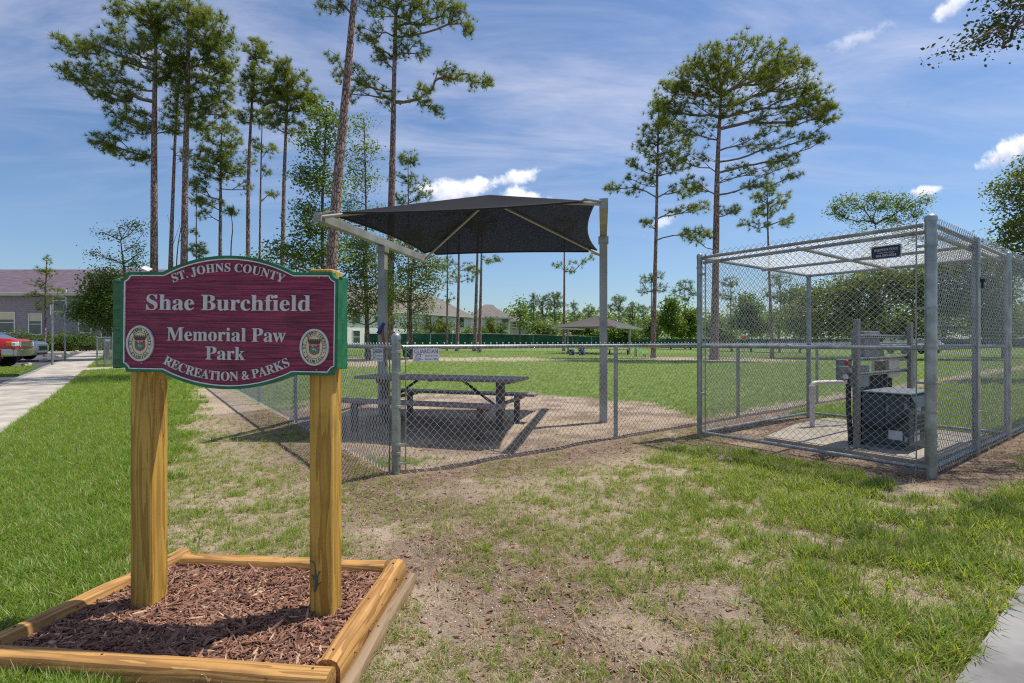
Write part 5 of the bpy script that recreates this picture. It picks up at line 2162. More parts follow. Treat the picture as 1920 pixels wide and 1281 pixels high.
# ================================================================== SHADE CANOPIES
def canopy(name, label, corners, apexz, z, fabric, group, post_s=(0.5, 0.5), arm=(0.11, 0.125), curve=0.075, dome=0.0, arm_ext=0.19):
    """corners: FL, FR, BR, BL of the frame in plan; arms run along the left (FL-BL) and right (FR-BR) sides"""
    FL, FR, BR, BL = [np.array(c, float) for c in corners]
    cen = (FL + FR + BR + BL) / 4
    t = thing(name, label, "shade canopy", (cen[0], cen[1], tz(*cen)), 0, group)
    for (a, b, s) in ((FL, BL, post_s[0]), (FR, BR, post_s[1])):
        MB().bar(p3(a, z), p3(b, z), arm[0], arm[1]).build("arm", MT['galv_dull'], t)
        q = a + (b - a) * s
        d = (b - a) / np.linalg.norm(b - a)
        zg = gh(*q)
        MB().bar(p3(q, zg - .05), p3(q, z - arm[1] / 2), .125, .125, (d[0], d[1], 0)).build("post", MT['galv_dull'], t)
        mb = MB()
        mb.box(p3(q, z - arm[1] / 2 - .06), (.16, .16, .10), Matrix.Rotation(math.atan2(d[1], d[0]), 3, 'Z'))
        mb.build("post_collar", MT['galv_dull'], t)
    ap = np.array((cen[0], cen[1], apexz))
    cs = []
    for c in (FL, FR, BR, BL):
        cs.append(p3(c + (cen - c) / np.linalg.norm(cen - c) * arm_ext, z + 0.02 + (apexz - z) * 0.05))
    # hip pipes and corner brackets
    for c, f in zip((FL, FR, BR, BL), cs):
        c3 = p3(c, z + .01)
        smooth_by_angle(MB().tube([c3 - (0, 0, .02), ap - (0, 0, .09)], .024, 10).build("hip_pipe", MT['hip'], t))
        k = MB()
        d = (f - c3)
        s = np.array((-d[1], d[0], 0))
        s /= np.linalg.norm(s)
        k.tube([c3 + s * .05, f + s * .16 + (0, 0, .01)], .016, 8)
        k.tube([c3 - s * .05, f - s * .16 + (0, 0, .01)], .016, 8)
        k.build("corner_bracket", MT['galv'], t)
    # one cloth in four gores that meet on the hips; hemmed edges curve inwards
    n, m = 25, 12
    for i in range(4):
        a, b = cs[i], cs[(i + 1) % 4]
        e = (b - a)
        a2, b2 = a + e * .05, b - e * .05
        ins = (ap - (a + b) / 2)
        ins[2] = 0
        edge = []
        us = np.linspace(0, 1, n - 2)
        for u in us:
            p = a2 + (b2 - a2) * u + ins * curve * 4 * u * (1 - u)
            edge.append(p + np.array((0, 0, 0.012)))
        full = [a + (ap - a) * .075 + (0, 0, .012)] + edge + [b + (ap - b) * .075 + (0, 0, .012)]
        uu = np.concatenate([[0], .04 + .92 * us, [1]])
        V = []
        for v in np.linspace(0, 1, m):
            for u, p in zip(uu, full):
                q = p + (ap - p) * v
                q = q + np.array((0, 0, -0.11 * (apexz - z) * math.sin(PI * v) * math.sin(PI * u)))
                V.append(q)
        F = []
        for r in range(m - 1):
            for c in range(n - 1):
                F.append((r * n + c, r * n + c + 1, (r + 1) * n + c + 1, (r + 1) * n + c))
        o = MB().add(V, F).build("fabric_panel", MT[fabric], t, smooth=True)
        smooth_by_angle(MB().tube(np.array(full), .016, 8).build("hem", MT['hem_' + fabric], o))
    return t


MT['hip'] = mat("cream painted pipe", (0.42, 0.40, 0.33), 0.5, 0.1, 0.1, 4)
MT['hem_shade_black'] = mat("black hem", (0.014, 0.014, 0.018), 0.6)
MT['hem_shade_tan'] = mat("tan hem", (0.2, 0.18, 0.16), 0.7)
canopy("shade_canopy", "black hipped shade canopy on two grey steel posts over the picnic table", ((-2.72, 7.15), (1.157, 6.46), (1.86, 10.45), (-1.86, 10.84)), 3.80, 3.045, 'shade_black', "shade canopies in the dog park", (0.51, 0.44))

# far canopy with its own table
fN = np.array((8.05, 40.0))
fL = np.array((3.2, 42.4))
fR = np.array((11.5, 45.2))
fB = fL + fR - fN
canopy("shade_canopy", "tan and purple shade canopy far across the lawn beyond the near canopy's right post", (fL, fN, fR, fB), 3.50, 2.42, 'shade_tan', "shade canopies in the dog park", (0.5, 0.5), (0.12, 0.14), 0.04, 0.0, 0.2)
FT = (6.9, 44.0)
picnic_table("distant dark picnic table under the far tan canopy", (FT[0], FT[1], gh(*FT)), 0.1, "picnic tables in the dog park")


def broom():
    q = np.array((-2.28, 9.03)) + np.array((0.0, -0.07))
    t = thing("hand_brush", "blue headed brush on a brown stick hung on the left canopy post", "brush", (q[0], q[1], 0.9))

    def w(px, py, dy=0.0):
        return at(px, py, q[1] - .02 + dy)
    MB().bar(w(708.5, 626), w(720.5, 606), .035, .055, (0.6, 0, 0.4)).build("brush_head", MT['blue'], t)
    st = [w(715.5, 612, .0), w(717, 622), w(719, 636), w(721, 652), w(723.5, 690)]
    smooth_by_angle(MB().tube(st, [.010, .013, .030, .026, .012], 10).build("stick", MT['brown_stick'], t))


broom()


# ================================================================== TREES
def grow_tree(rng, trunk, targets, bf=0.35, step=0.8, first=0.35, up=1.0, arch=0.10):
    """branches from the trunk to every target, joining what is already there"""
    seg = []
    m = len(trunk)
    d = np.linalg.norm(np.diff(trunk, axis=0), axis=1)
    s = np.concatenate([[0], np.cumsum(d)])
    n = max(6, int(s[-1] / step))
    ss = np.linspace(0, s[-1], n)
    T = np.stack([np.interp(ss, s, trunk[:, k]) for k in range(3)], 1)
    cap = n + len(targets) * 14 + 50
    pos = np.zeros((cap, 3))
    par = np.full(cap, -1)
    pl = np.zeros(cap)
    pos[:n] = T
    par[1:n] = np.arange(n - 1)
    pl[:n] = np.linspace(0.6, 0, n) * 0
    lo = int(n * first)
    cnt = n
    dd = np.min(np.linalg.norm(targets[:, None, :] - T[None, lo:, :], axis=2), axis=1)
    ends = []
    for ti in np.argsort(dd):
        t = targets[ti]
        P = pos[lo:cnt]
        v = t - P
        dist = np.sqrt((v * v).sum(1))
        hd = np.sqrt(v[:, 0] ** 2 + v[:, 1] ** 2)
        cost = dist + bf * pl[lo:cnt] + up * np.maximum(0, -(v[:, 2]) + 0.30 * hd) * 0.9
        j = lo + int(np.argmin(cost))
        L = np.linalg.norm(t - pos[j])
        k = max(1, min(12, int(L / step + 0.5)))
        prev = j
        p0 = pos[j].copy()
        jit = rng.normal(0, 0.035 * L, 3)
        for i in range(1, k + 1):
            f = i / k
            q = p0 + (t - p0) * f
            q = q + jit * math.sin(PI * f) + np.array((0, 0, -arch * L * math.sin(PI * f)))
            pos[cnt] = q
            par[cnt] = prev
            pl[cnt] = pl[prev] + np.linalg.norm(q - pos[prev])
            prev = cnt
            cnt += 1
        ends.append(prev)
    return pos[:cnt], par[:cnt], n, np.array(ends, int), T


def tubes(P, Q, r0, r1, k):
    d = Q - P
    L = np.linalg.norm(d, axis=1, keepdims=True) + 1e-9
    d = d / L
    up = np.where(np.abs(d[:, 2:3]) > 0.9, np.array([[1.0, 0, 0]]), np.array([[0, 0, 1.0]]))
    a = np.cross(d, up)
    a /= np.linalg.norm(a, axis=1, keepdims=True)
    b = np.cross(d, a)
    an = np.arange(k) * 2 * PI / k
    ring = np.cos(an)[None, :, None] * a[:, None, :] + np.sin(an)[None, :, None] * b[:, None, :]
    V0 = P[:, None, :] + ring * r0[:, None, None]
    V1 = Q[:, None, :] + ring * r1[:, None, None]
    V = np.concatenate([V0, V1], 1).reshape(-1, 3)
    n = len(P)
    base = (np.arange(n) * 2 * k)[:, None]
    i = np.arange(k)[None, :]
    j = (i + 1) % k
    F = np.stack([base + i, base + j, base + k + j, base + k + i], -1).reshape(-1, 4)
    return V, F


def needle_mesh(rng, C, D, size, k, width):
    """pom-pom tufts of needles: C centres, D directions"""
    n = len(C)
    r = rng.normal(size=(n, k, 3))
    r /= np.linalg.norm(r, axis=2, keepdims=True)
    r = r + D[:, None, :] * 0.75 + np.array((0, 0, 0.10))
    r /= np.linalg.norm(r, axis=2, keepdims=True)
    L = size[:, None, None] * rng.uniform(0.65, 1.15, (n, k, 1))
    s = np.cross(r, rng.normal(size=(n, k, 3)))
    s /= np.linalg.norm(s, axis=2, keepdims=True) + 1e-9
    w = width * size[:, None, None]
    o = C[:, None, :]
    V = np.stack([o + r * L * 0.04 - s * w * 0.5, o + r * L * 0.04 + s * w * 0.5, o + r * L], 2)
    return V.reshape(-1, 3), np.arange(n * k * 3).reshape(-1, 3)


def crown(name, V, F, m, tone, parent):
    """foliage mesh whose clumps differ a little in leaf colour"""
    me = mesh_np(name, V, F, m, False)
    a = me.attributes.new("tone", 'FLOAT', 'POINT')
    a.data.foreach_set("value", np.repeat(np.asarray(tone, np.float32), len(V) // len(tone)))
    return link(name, me, parent)


def leaf_cloud(rng, C, spread, m, size):
    n = len(C)
    P = C[:, None, :] + rng.normal(size=(n, m, 3)) * np.array((1, 1, 0.72)) * spread
    a = rng.normal(size=(n, m, 3))
    a[..., 2] *= 0.6
    a /= np.linalg.norm(a, axis=2, keepdims=True)
    nrm = rng.normal(size=(n, m, 3)) + np.array((0, 0, 0.9))
    b = np.cross(nrm, a)
    b /= np.linalg.norm(b, axis=2, keepdims=True) + 1e-9
    l = size * rng.uniform(0.6, 1.25, (n, m, 1))
    w = l * 0.30
    V = np.stack([P - a * l * .5, P + b * w - a * l * .05, P + a * l * .5, P - b * w - a * l * .05], 2)
    return V.reshape(-1, 3), np.arange(n * m * 4).reshape(-1, 4)


def trunk_mesh(pts, r0, r1, n=12, flare=1.35, seed=0):
    rng = np.random.default_rng(seed)
    P = smooth_path(pts, 6)
    m = len(P)
    t = np.linspace(0, 1, m)
    rad = r0 * (1 - t) + r1 * t
    h = P[:, 2] - P[0, 2]
    rad = rad * (1 + (flare - 1) * np.exp(-h / 0.5)) * (1 + rng.normal(0, 0.015, m))
    return MB().tube(P, np.maximum(rad, 0.006), n)


def tree(name, label, cat, Y, trunk_px, rad, blobs, kind='pine', seed=1, group=None, depth=0.85, base=None, dens=1.1, tuft=0.34, leaf=0.13, per=20, mats=None, first=0.25,
         shell=0.35, bf=0.35, rtip=0.011, leafspread=0.30, up=1.0, xoff=0.0, bark=None, tufts_per=3, arch=0.10):
    """trunk_px: photo pixels from foot to top (top of the trunk, at distance Y); blobs: crown masses (px, py, rx, ry, count[, dy])"""
    rng = np.random.default_rng(seed)
    T = np.array([at(px, py, Y) for px, py in trunk_px])
    g = tz(T[0][0], T[0][1])
    T[0][2] = g - 0.05
    if len(T) == 2:
        T = np.array([T[0], (T[0] * .66 + T[1] * .34) + rng.normal(0, .06, 3) * (1, 1, 0), (T[0] * .33 + T[1] * .67) + rng.normal(0, .06, 3) * (1, 1, 0), T[1]])
    t = thing(name, label, cat, (T[0][0], T[0][1], g), 0, group)
    org = np.array(t.location)
    tg = []
    sc = Y / 960
    for bl in blobs:
        px, py, rx, ry, cnt = bl[:5]
        dy = bl[5] if len(bl) > 5 else 0.0
        c = at(px, py, Y) + np.array((0, dy * 1.0, 0))
        n = max(2, int(cnt * dens))
        v = rng.normal(size=(n, 3))
        v /= np.linalg.norm(v, axis=1, keepdims=True)
        r = (shell + (1 - shell) * rng.random(n)) ** (0.5)
        rr = np.array((rx * sc, max(0.35, rx * sc * depth), ry * sc))
        tg.append(c + v * r[:, None] * rr)
    tg = np.concatenate(tg)
    tg = tg[tg[:, 2] > g + 0.3]
    pos, par, nt_, ends, TT = grow_tree(rng, T, tg, bf=bf, step=max(0.5, 0.02 * Y), first=first, up=up, arch=arch)
    n = len(pos)
    w = np.zeros(n)
    w[ends] += 1
    for i in range(n - 1, nt_ - 1, -1):
        if w[i] == 0:
            w[i] = 0.5
        w[par[i]] += w[i]
    r = rtip * np.maximum(w, 0.5) ** 0.47
    bm_ = bark or ('pine_bark' if kind == 'pine' else 'grey_bark')
    tm = trunk_mesh(T, rad, max(rad * 0.22, 0.02), 12, 1.3, seed)
    smooth_by_angle(tm.build("trunk", MT[bm_], t), 60)
    ids = np.arange(nt_, n)
    pp = par[ids]
    rp = np.where(pp < nt_, np.minimum(r[ids] * 1.25, rad * .8), np.minimum(r[pp], r[ids] * 1.4))
    V, F = tubes(pos[pp], pos[ids], rp, r[ids], 4)
    if len(ids):
        br = link("branches", mesh_np("branches", V - org, F, MT['twig'] if kind != 'pine' else MT['limb'], True), t)
        props(br, None, None, None, "stuff")
    D = pos[ends] - pos[par[ends]]
    D /= np.linalg.norm(D, axis=1, keepdims=True) + 1e-9
    if kind == 'pine':
        C = []
        DD = []
        for k in range(tufts_per):
            C.append(pos[ends] - D * (tuft * 0.9 * k) * rng.random((len(ends), 1)) + rng.normal(0, tuft * (0.15 + 0.42 * (k > 0)), (len(ends), 3)) * (1, 1, 0.7))
            d2 = D + rng.normal(0, 0.35, D.shape) + np.array((0, 0, 0.35))
            DD.append(d2 / np.linalg.norm(d2, axis=1, keepdims=True))
        C = np.concatenate(C)
        DD = np.concatenate(DD)
        V, F = needle_mesh(rng, C, DD, np.full(len(C), tuft) * rng.uniform(0.75, 1.2, len(C)), int(per * 1.7), 0.055)
        tone = np.clip(np.tile(rng.random(len(ends)), tufts_per) * .75 + rng.random(len(C)) * .25, 0, 1)
        m = MT[mats or 'needles']
    else:
        V, F = leaf_cloud(rng, pos[ends], leafspread, per, leaf)
        tone = rng.random(len(ends))
        m = MT[mats or 'oak']
    crown("crown", V - org, F, m, tone, t)
    return t


MT['oak_near'] = leaf_mat("near oak leaves", (0.022, 0.045, 0.014), (0.075, 0.10, 0.026), 0.22)


def park_trees():
    G1 = "tall pines standing in a row behind the park sign"
    tree("pine_tree", "tall pine with the broadest crown reaching far out to the left, over the sign", "pine tree", 31, [(289, 660), (289, 500), (289, 300), (290, 180), (292, 90), (290, 30)], .24,
         [(255, 45, 60, 38, 75), (205, 100, 50, 28, 50), (135, 85, 28, 16, 24), (150, 140, 34, 18, 34), (215, 165, 50, 30, 55), (245, 225, 42, 26, 40), (205, 268, 32, 16, 28), (250, 290, 30, 10, 16), (295, 110, 45, 50, 60), (300, 35, 35, 25, 40), (320, 240, 18, 12, 10)], seed=11, group=G1, first=.4, dens=1.5)
    tree("pine_tree", "thin leaning pine squeezed between two thicker trunks above the sign", "pine tree", 32, [(317, 660), (318, 560), (323, 400), (329, 250), (336, 150)], .17,
         [(335, 150, 34, 30, 36), (345, 215, 22, 20, 16), (318, 205, 22, 15, 14), (345, 290, 12, 10, 6)], seed=12, group=G1, first=.55)
    tree("pine_tree", "tallest pine of the row, its crown touching the top of the picture", "pine tree", 31, [(343, 660), (345, 500), (348, 300), (352, 150), (354, 40), (352, 5)], .23,
         [(350, 25, 40, 26, 48), (395, 55, 42, 35, 55), (365, 90, 50, 40, 62), (415, 105, 32, 40, 45), (400, 165, 45, 25, 45), (330, 130, 25, 35, 24), (410, 205, 32, 14, 24), (350, 190, 30, 22, 24), (375, 230, 22, 10, 12)], seed=13, group=G1, first=.4, dens=1.5)
    tree("pine_tree", "shorter round-crowned pine standing lower than its neighbours over the middle of the sign", "pine tree", 37, [(413, 655), (413, 480), (414, 330), (415, 250)], .17,
         [(412, 255, 45, 25, 55), (385, 300, 32, 25, 34), (442, 300, 34, 30, 38), (415, 320, 40, 22, 36), (372, 348, 22, 12, 16), (395, 378, 25, 10, 14), (462, 350, 14, 12, 8), (380, 400, 12, 8, 6)], seed=14, group=G1, first=.5, dens=1.4)
    tree("pine_tree", "slender pine with a narrow pointed top right of the round-crowned pine", "pine tree", 34, [(463, 660), (465, 480), (466, 330), (472, 200), (480, 90)], .17,
         [(478, 92, 25, 20, 30), (495, 130, 34, 25, 36), (465, 165, 22, 22, 22), (500, 175, 40, 22, 38), (462, 212, 22, 18, 16), (520, 165, 22, 18, 18)], seed=15, group=G1, first=.5, dens=1.4)
    tree("pine_tree", "very thin pine with a few short twigs between two taller pines", "pine tree", 36, [(486, 655), (487, 480), (489, 330), (492, 215)], .10,
         [(492, 215, 20, 20, 24), (478, 270, 12, 10, 8), (505, 280, 16, 10, 10), (514, 364, 14, 6, 7), (500, 318, 10, 8, 5)], seed=16, group=G1, first=.5)
    tree("pine_tree", "pine with a rounded crown standing last in the row, left of the leafy tree", "pine tree", 34, [(527, 660), (530, 480), (533, 330), (538, 200), (540, 130)], .18,
         [(533, 130, 20, 18, 24), (560, 160, 32, 22, 36), (578, 195, 28, 25, 30), (540, 195, 36, 22, 34), (592, 190, 12, 16, 10), (545, 238, 32, 12, 22), (515, 225, 16, 14, 12)], seed=17, group=G1, first=.5, dens=1.4)
    tree("pine_tree", "spindly young pine with a bushy foot just above the sign's arch", "pine tree", 36, [(367, 655), (368, 470), (368, 340)], .06,
         [(371, 470, 16, 12, 16), (364, 432, 7, 5, 4), (372, 380, 8, 8, 5), (366, 345, 8, 8, 5)], seed=18, first=.3, dens=1.2)
    tree("pine_tree", "bare thin stem with one small round tuft on top over the middle of the sign", "pine tree", 33, [(434, 655), (433, 480), (436, 430), (433, 400)], .05,
         [(434, 397, 8, 6, 10)], seed=19, first=.8)
    # dead poles between the tall trunks
    for lab, px in (("dead bare pole standing between two tall pine trunks", [(323, 655), (324, 500), (322, 405)]), ("dead bare pole leaning to the right beside a tall pine trunk", [(326, 655), (332, 480), (343, 415)])):
        T = np.array([at(a, b, 33) for a, b in px])
        T[0][2] = tz(T[0][0], T[0][1])
        d = thing("dead_tree", lab, "dead tree", tuple(T[0]))
        smooth_by_angle(trunk_mesh(T, .055, .015, 8).build("trunk", MT['grey_bark'], d), 60)
        for p_, q_ in ((T[1] * .6 + T[2] * .4, T[1] * .3 + T[2] * .7 + (.5, 0, .4)), (T[1] * .3 + T[2] * .7, T[2] + (-.35, .1, .1))):
            V, F = tubes(np.array([p_]), np.array([q_]), np.full(1, .02), np.full(1, .008), 4)
            link("branch", mesh_np("branch", V - np.array(d.location), F, MT['grey_bark']), d)
    # big leaning pine that leaves the picture
    tree("pine_tree", "big rough-barked pine trunk leaning right and running out of the top of the picture", "pine tree", 20.5, [(612, 700), (620, 520), (633, 340), (648, 180), (664, 0), (676, -140), (690, -330)], .255,
         [(700, -270, 120, 70, 120), (620, -200, 70, 40, 50), (760, -190, 60, 30, 40), (622, 8, 24, 10, 14), (655, -60, 40, 20, 16)], seed=21, first=.6, per=16, tuft=.30)
    # second tall pine with long limbs
    tree("pine_tree", "tall open-crowned pine with long crooked limbs behind the near canopy", "pine tree", 31, [(729, 668), (731, 540), (734, 380), (737, 250), (739, 150), (742, 40), (748, -70)], .28,
         [(800, 12, 60, 26, 60), (858, 32, 30, 26, 30), (880, 55, 10, 12, 8), (720, 15, 55, 22, 46), (690, 60, 25, 22, 20), (770, 95, 38, 14, 24), (850, 140, 36, 9, 24), (900, 154, 26, 8, 18), (800, 165, 22, 9, 10),
          (792, 188, 20, 9, 12), (822, 206, 10, 9, 8), (690, 160, 30, 14, 20), (720, 188, 20, 10, 10), (625, 105, 14, 10, 9), (640, 140, 14, 14, 9), (660, 185, 14, 8, 6), (712, 105, 22, 16, 18), (780, -60, 80, 30, 50), (700, -50, 50, 26, 30), (765, 55, 30, 18, 22), (670, 130, 14, 8, 6)],
         seed=22, first=.45, bf=.5, rtip=.013, shell=.2, arch=.04)
    tree("pine_tree", "thin straight pine rising between the two big trunks behind the canopy's left post", "pine tree", 38, [(765, 655), (766, 480), (765, 300)], .11,
         [(764, 298, 22, 14, 22), (780, 340, 25, 12, 16), (745, 335, 14, 12, 9), (790, 365, 24, 12, 14), (750, 372, 20, 10, 10), (800, 505, 20, 8, 5)], seed=23, first=.4, mats='needles_far')
    # pines seen under the canopy
    G2 = "slim pines seen under the near canopy"
    tree("pine_tree", "thinnest of the slim pines under the canopy, left of the others, with drooping sprays", "pine tree", 47, [(838, 650), (839, 500), (839, 430)], .10, [(835, 440, 25, 20, 22), (830, 497, 14, 8, 8), (852, 520, 14, 10, 10), (845, 560, 8, 12, 5)], seed=31, group=G2, first=.45)
    tree("pine_tree", "slim pine under the canopy with foliage stubs on both sides at the cloth's edge", "pine tree", 46, [(857, 655), (860, 520), (861, 400)], .17, [(860, 410, 35, 25, 34), (842, 492, 15, 7, 7), (878, 500, 14, 8, 8), (880, 522, 10, 6, 5)], seed=32, group=G2, first=.5)
    tree("pine_tree", "left trunk of a close pair of pines under the middle of the canopy", "pine tree", 46, [(890, 652), (894, 520), (897, 410)], .20, [(895, 412, 34, 24, 30), (885, 505, 10, 6, 5)], seed=33, group=G2, first=.5)
    tree("pine_tree", "right trunk of a close pair of pines under the canopy, nearer and darker", "pine tree", 43, [(899, 668), (902, 520), (904, 420)], .16, [(906, 425, 32, 22, 26), (925, 490, 16, 6, 8), (890, 515, 8, 6, 4), (938, 487, 8, 4, 3)], seed=34, group=G2, first=.5)
    tree("pine_tree", "lone slim pine with short bare side twigs just left of the canopy's right post", "pine tree", 50, [(1057, 650), (1058, 540), (1058, 420)], .16, [(1058, 425, 30, 18, 26), (1040, 497, 10, 4, 6), (1085, 492, 18, 4, 8), (1106, 486, 8, 3, 4), (1068, 511, 14, 3, 5)], seed=35, group=G2, first=.5)
    # right hand pines
    tree("pine_tree", "great round-domed pine right of the canopy with the largest crown", "pine tree", 32.5, [(1339, 672), (1341, 560), (1343, 420), (1345, 320), (1349, 230), (1352, 180)], .27,
         [(1395, 112, 115, 22, 165), (1312, 145, 58, 32, 88), (1478, 145, 60, 34, 96), (1262, 185, 40, 32, 58), (1395, 165, 110, 40, 100), (1530, 190, 40, 36, 66), (1345, 205, 60, 30, 40), (1550, 215, 26, 20, 32),
          (1465, 215, 65, 22, 44), (1245, 215, 28, 22, 22), (1440, 265, 60, 14, 30), (1520, 262, 28, 12, 18), (1300, 245, 30, 16, 14), (1475, 300, 36, 10, 20), (1410, 320, 50, 12, 18), (1300, 300, 30, 14, 14), (1490, 330, 18, 8, 8), (1415, 350, 34, 8, 12), (1300, 345, 30, 12, 14), (1370, 395, 18, 10, 10), (1300, 440, 28, 12, 12)],
         seed=41, first=.40, bf=.75, per=20, tuft=.35, rtip=.012, shell=.35, depth=.65, up=1.3, arch=.05, tufts_per=3)
    tree("pine_tree", "lopsided pine with separate drooping limbs left of the great domed pine", "pine tree", 35, [(1225, 668), (1228, 520), (1231, 400), (1233, 290), (1236, 190)], .17,
         [(1236, 200, 22, 14, 20), (1245, 235, 42, 20, 44), (1268, 268, 40, 20, 40), (1205, 270, 28, 20, 26), (1250, 305, 45, 22, 40), (1185, 305, 14, 12, 10), (1205, 335, 34, 9, 16), (1180, 357, 20, 7, 9), (1145, 352, 16, 6, 9), (1285, 355, 30, 14, 20), (1310, 388, 30, 9, 16), (1275, 395, 24, 8, 8), (1310, 440, 28, 10, 16), (1210, 417, 14, 6, 8)],
         seed=42, first=.40, bf=.6, shell=.2, arch=.02)
    tree("pine_tree", "small light-crowned pine standing behind the cage, right of the great domed pine", "pine tree", 36, [(1448, 672), (1444, 560), (1440, 440), (1438, 340)], .12,
         [(1440, 350, 18, 10, 14), (1420, 372, 14, 8, 10), (1465, 372, 18, 10, 13), (1440, 395, 34, 10, 20), (1400, 420, 16, 6, 8), (1480, 414, 22, 7, 11), (1430, 425, 20, 6, 6)], seed=43, first=.45)
    # leafy trees
    tree("leafy_tree", "slender leafy tree with loose green foliage just left of the big leaning trunk", "broadleaf tree", 27, [(603, 690), (606, 560), (604, 400), (609, 290), (612, 200)], .13,
         [(608, 215, 22, 25, 20), (600, 270, 30, 28, 30), (625, 240, 16, 30, 14), (582, 330, 26, 24, 24), (612, 345, 34, 28, 30), (575, 395, 22, 18, 18), (608, 420, 40, 24, 34), (568, 440, 24, 16, 16), (612, 475, 44, 24, 38), (540, 470, 36, 12, 24), (575, 495, 40, 14, 26), (490, 490, 24, 8, 10)], 'leaf', seed=51, mats='oak', per=34, leaf=.16, leafspread=.36, first=.3)
    tree("leafy_tree", "tall thin leafy tree with see-through foliage between the two big pine trunks", "broadleaf tree", 33, [(690, 668), (687, 520), (686, 380), (683, 240)], .12,
         [(676, 240, 18, 22, 14), (690, 285, 22, 24, 16), (660, 300, 20, 26, 14), (680, 340, 30, 20, 20), (665, 390, 24, 22, 18), (700, 410, 24, 22, 18), (655, 440, 22, 22, 18), (700, 460, 24, 20, 16)], 'leaf', seed=52, mats='leaf_light', per=28, leaf=.16, leafspread=.38, first=.3)
    tree("oak_tree", "leafy oak with a dark forked trunk standing behind the sign's right edge", "oak tree", 29, [(690, 672), (688, 610), (687, 560), (680, 500)], .17,
         [(668, 470, 28, 24, 34), (695, 500, 32, 28, 36), (662, 530, 24, 26, 30), (715, 540, 28, 26, 30), (680, 570, 30, 18, 24), (655, 590, 16, 16, 12), (722, 590, 18, 16, 12)], 'leaf', seed=53, mats='leaf_light', per=36, leaf=.15, leafspread=.34, first=.3)
    tree("oak_tree", "pale leafy oak with hanging sprays to the right of the canopy's left post", "oak tree", 31, [(772, 668), (770, 610), (770, 540), (776, 480)], .13,
         [(745, 470, 22, 26, 24), (775, 455, 26, 22, 26), (795, 490, 32, 16, 24), (770, 520, 34, 24, 36), (808, 530, 22, 22, 22), (745, 550, 24, 20, 20), (790, 570, 26, 18, 22), (765, 605, 24, 12, 12), (825, 500, 16, 8, 8)], 'leaf', seed=54, mats='leaf_light', per=34, leaf=.15, leafspread=.34, first=.3)
    tree("leafy_tree", "half-bare spreading tree with thin grey branches left of the tall pines", "broadleaf tree", 30, [(236, 660), (237, 560), (232, 500), (226, 450)], .10,
         [(250, 428, 24, 14, 14), (190, 438, 12, 5, 5), (226, 440, 28, 16, 8), (175, 474, 14, 4, 5), (205, 482, 20, 6, 8), (258, 468, 16, 16, 12), (240, 492, 22, 14, 12), (210, 505, 26, 12, 12), (265, 495, 12, 14, 9)], 'leaf', seed=55, mats='oak', per=22, leaf=.12, leafspread=.24, first=.3, shell=.1)
    tree("oak_tree", "dense dark green tree in front of the grey apartment building", "broadleaf tree", 29, [(200, 668), (197, 610), (190, 560), (190, 520)], .13,
         [(195, 530, 30, 16, 26), (180, 560, 28, 20, 34), (205, 565, 30, 24, 34), (165, 590, 22, 14, 20), (195, 600, 24, 16, 22), (155, 575, 12, 8, 8), (228, 570, 20, 24, 20)], 'leaf', seed=56, mats='oak', per=52, leaf=.16, leafspread=.34, first=.25)
    tree("pine_tree", "small young pine with short level branches in front of the apartment windows", "pine tree", 34, [(84, 656), (85, 580), (86, 530), (88, 484)], .07,
         [(88, 488, 6, 8, 7), (82, 508, 14, 7, 10), (98, 512, 16, 6, 9), (68, 530, 16, 5, 9), (84, 540, 14, 8, 9), (106, 542, 12, 5, 8), (60, 553, 18, 6, 11), (98, 560, 20, 7, 12), (80, 575, 20, 8, 12), (100, 585, 12, 6, 7)], seed=57, first=.25, mats='needles', arch=-.02, tuft=.22, tufts_per=2)
    # trees behind and beside the cage
    tree("oak_tree", "broad dark oak filling the view behind the cage", "oak tree", 36, [(1640, 668), (1640, 610), (1636, 560), (1640, 520)], .35,
         [(1555, 555, 45, 20, 46), (1510, 590, 46, 22, 46), (1600, 535, 40, 22, 46), (1610, 575, 50, 24, 54), (1650, 520, 34, 20, 40), (1700, 540, 44, 26, 54), (1640, 605, 80, 22, 60), (1745, 515, 40, 34, 56), (1760, 570, 50, 30, 60), (1720, 615, 70, 18, 44), (1805, 490, 40, 40, 56), (1830, 560, 50, 40, 64), (1860, 600, 40, 26, 36), (1545, 620, 60, 14, 34), (1860, 510, 30, 30, 34)],
         'leaf', seed=61, mats='oak_dark', per=50, leaf=.20, leafspread=.42, first=.2, depth=1.1)
    tree("leafy_tree", "tall flat-topped tree whose airy crown shows above the cage roof", "broadleaf tree", 42, [(1652, 664), (1648, 560), (1640, 480), (1642, 420)], .2,
         [(1565, 388, 16, 5, 8), (1590, 376, 18, 6, 10), (1615, 390, 16, 6, 8), (1640, 372, 16, 7, 11), (1655, 388, 18, 8, 10), (1680, 374, 20, 6, 11), (1700, 388, 22, 9, 14), (1730, 376, 14, 8, 9), (1585, 404, 20, 6, 9), (1625, 412, 22, 7, 9), (1670, 412, 26, 9, 12), (1560, 400, 8, 4, 3), (1720, 402, 14, 8, 7), (1640, 440, 50, 14, 14), (1710, 440, 30, 20, 20), (1660, 470, 50, 14, 16)],
         'leaf', seed=62, mats='oak', per=40, leaf=.17, leafspread=.30, first=.4, shell=.1)
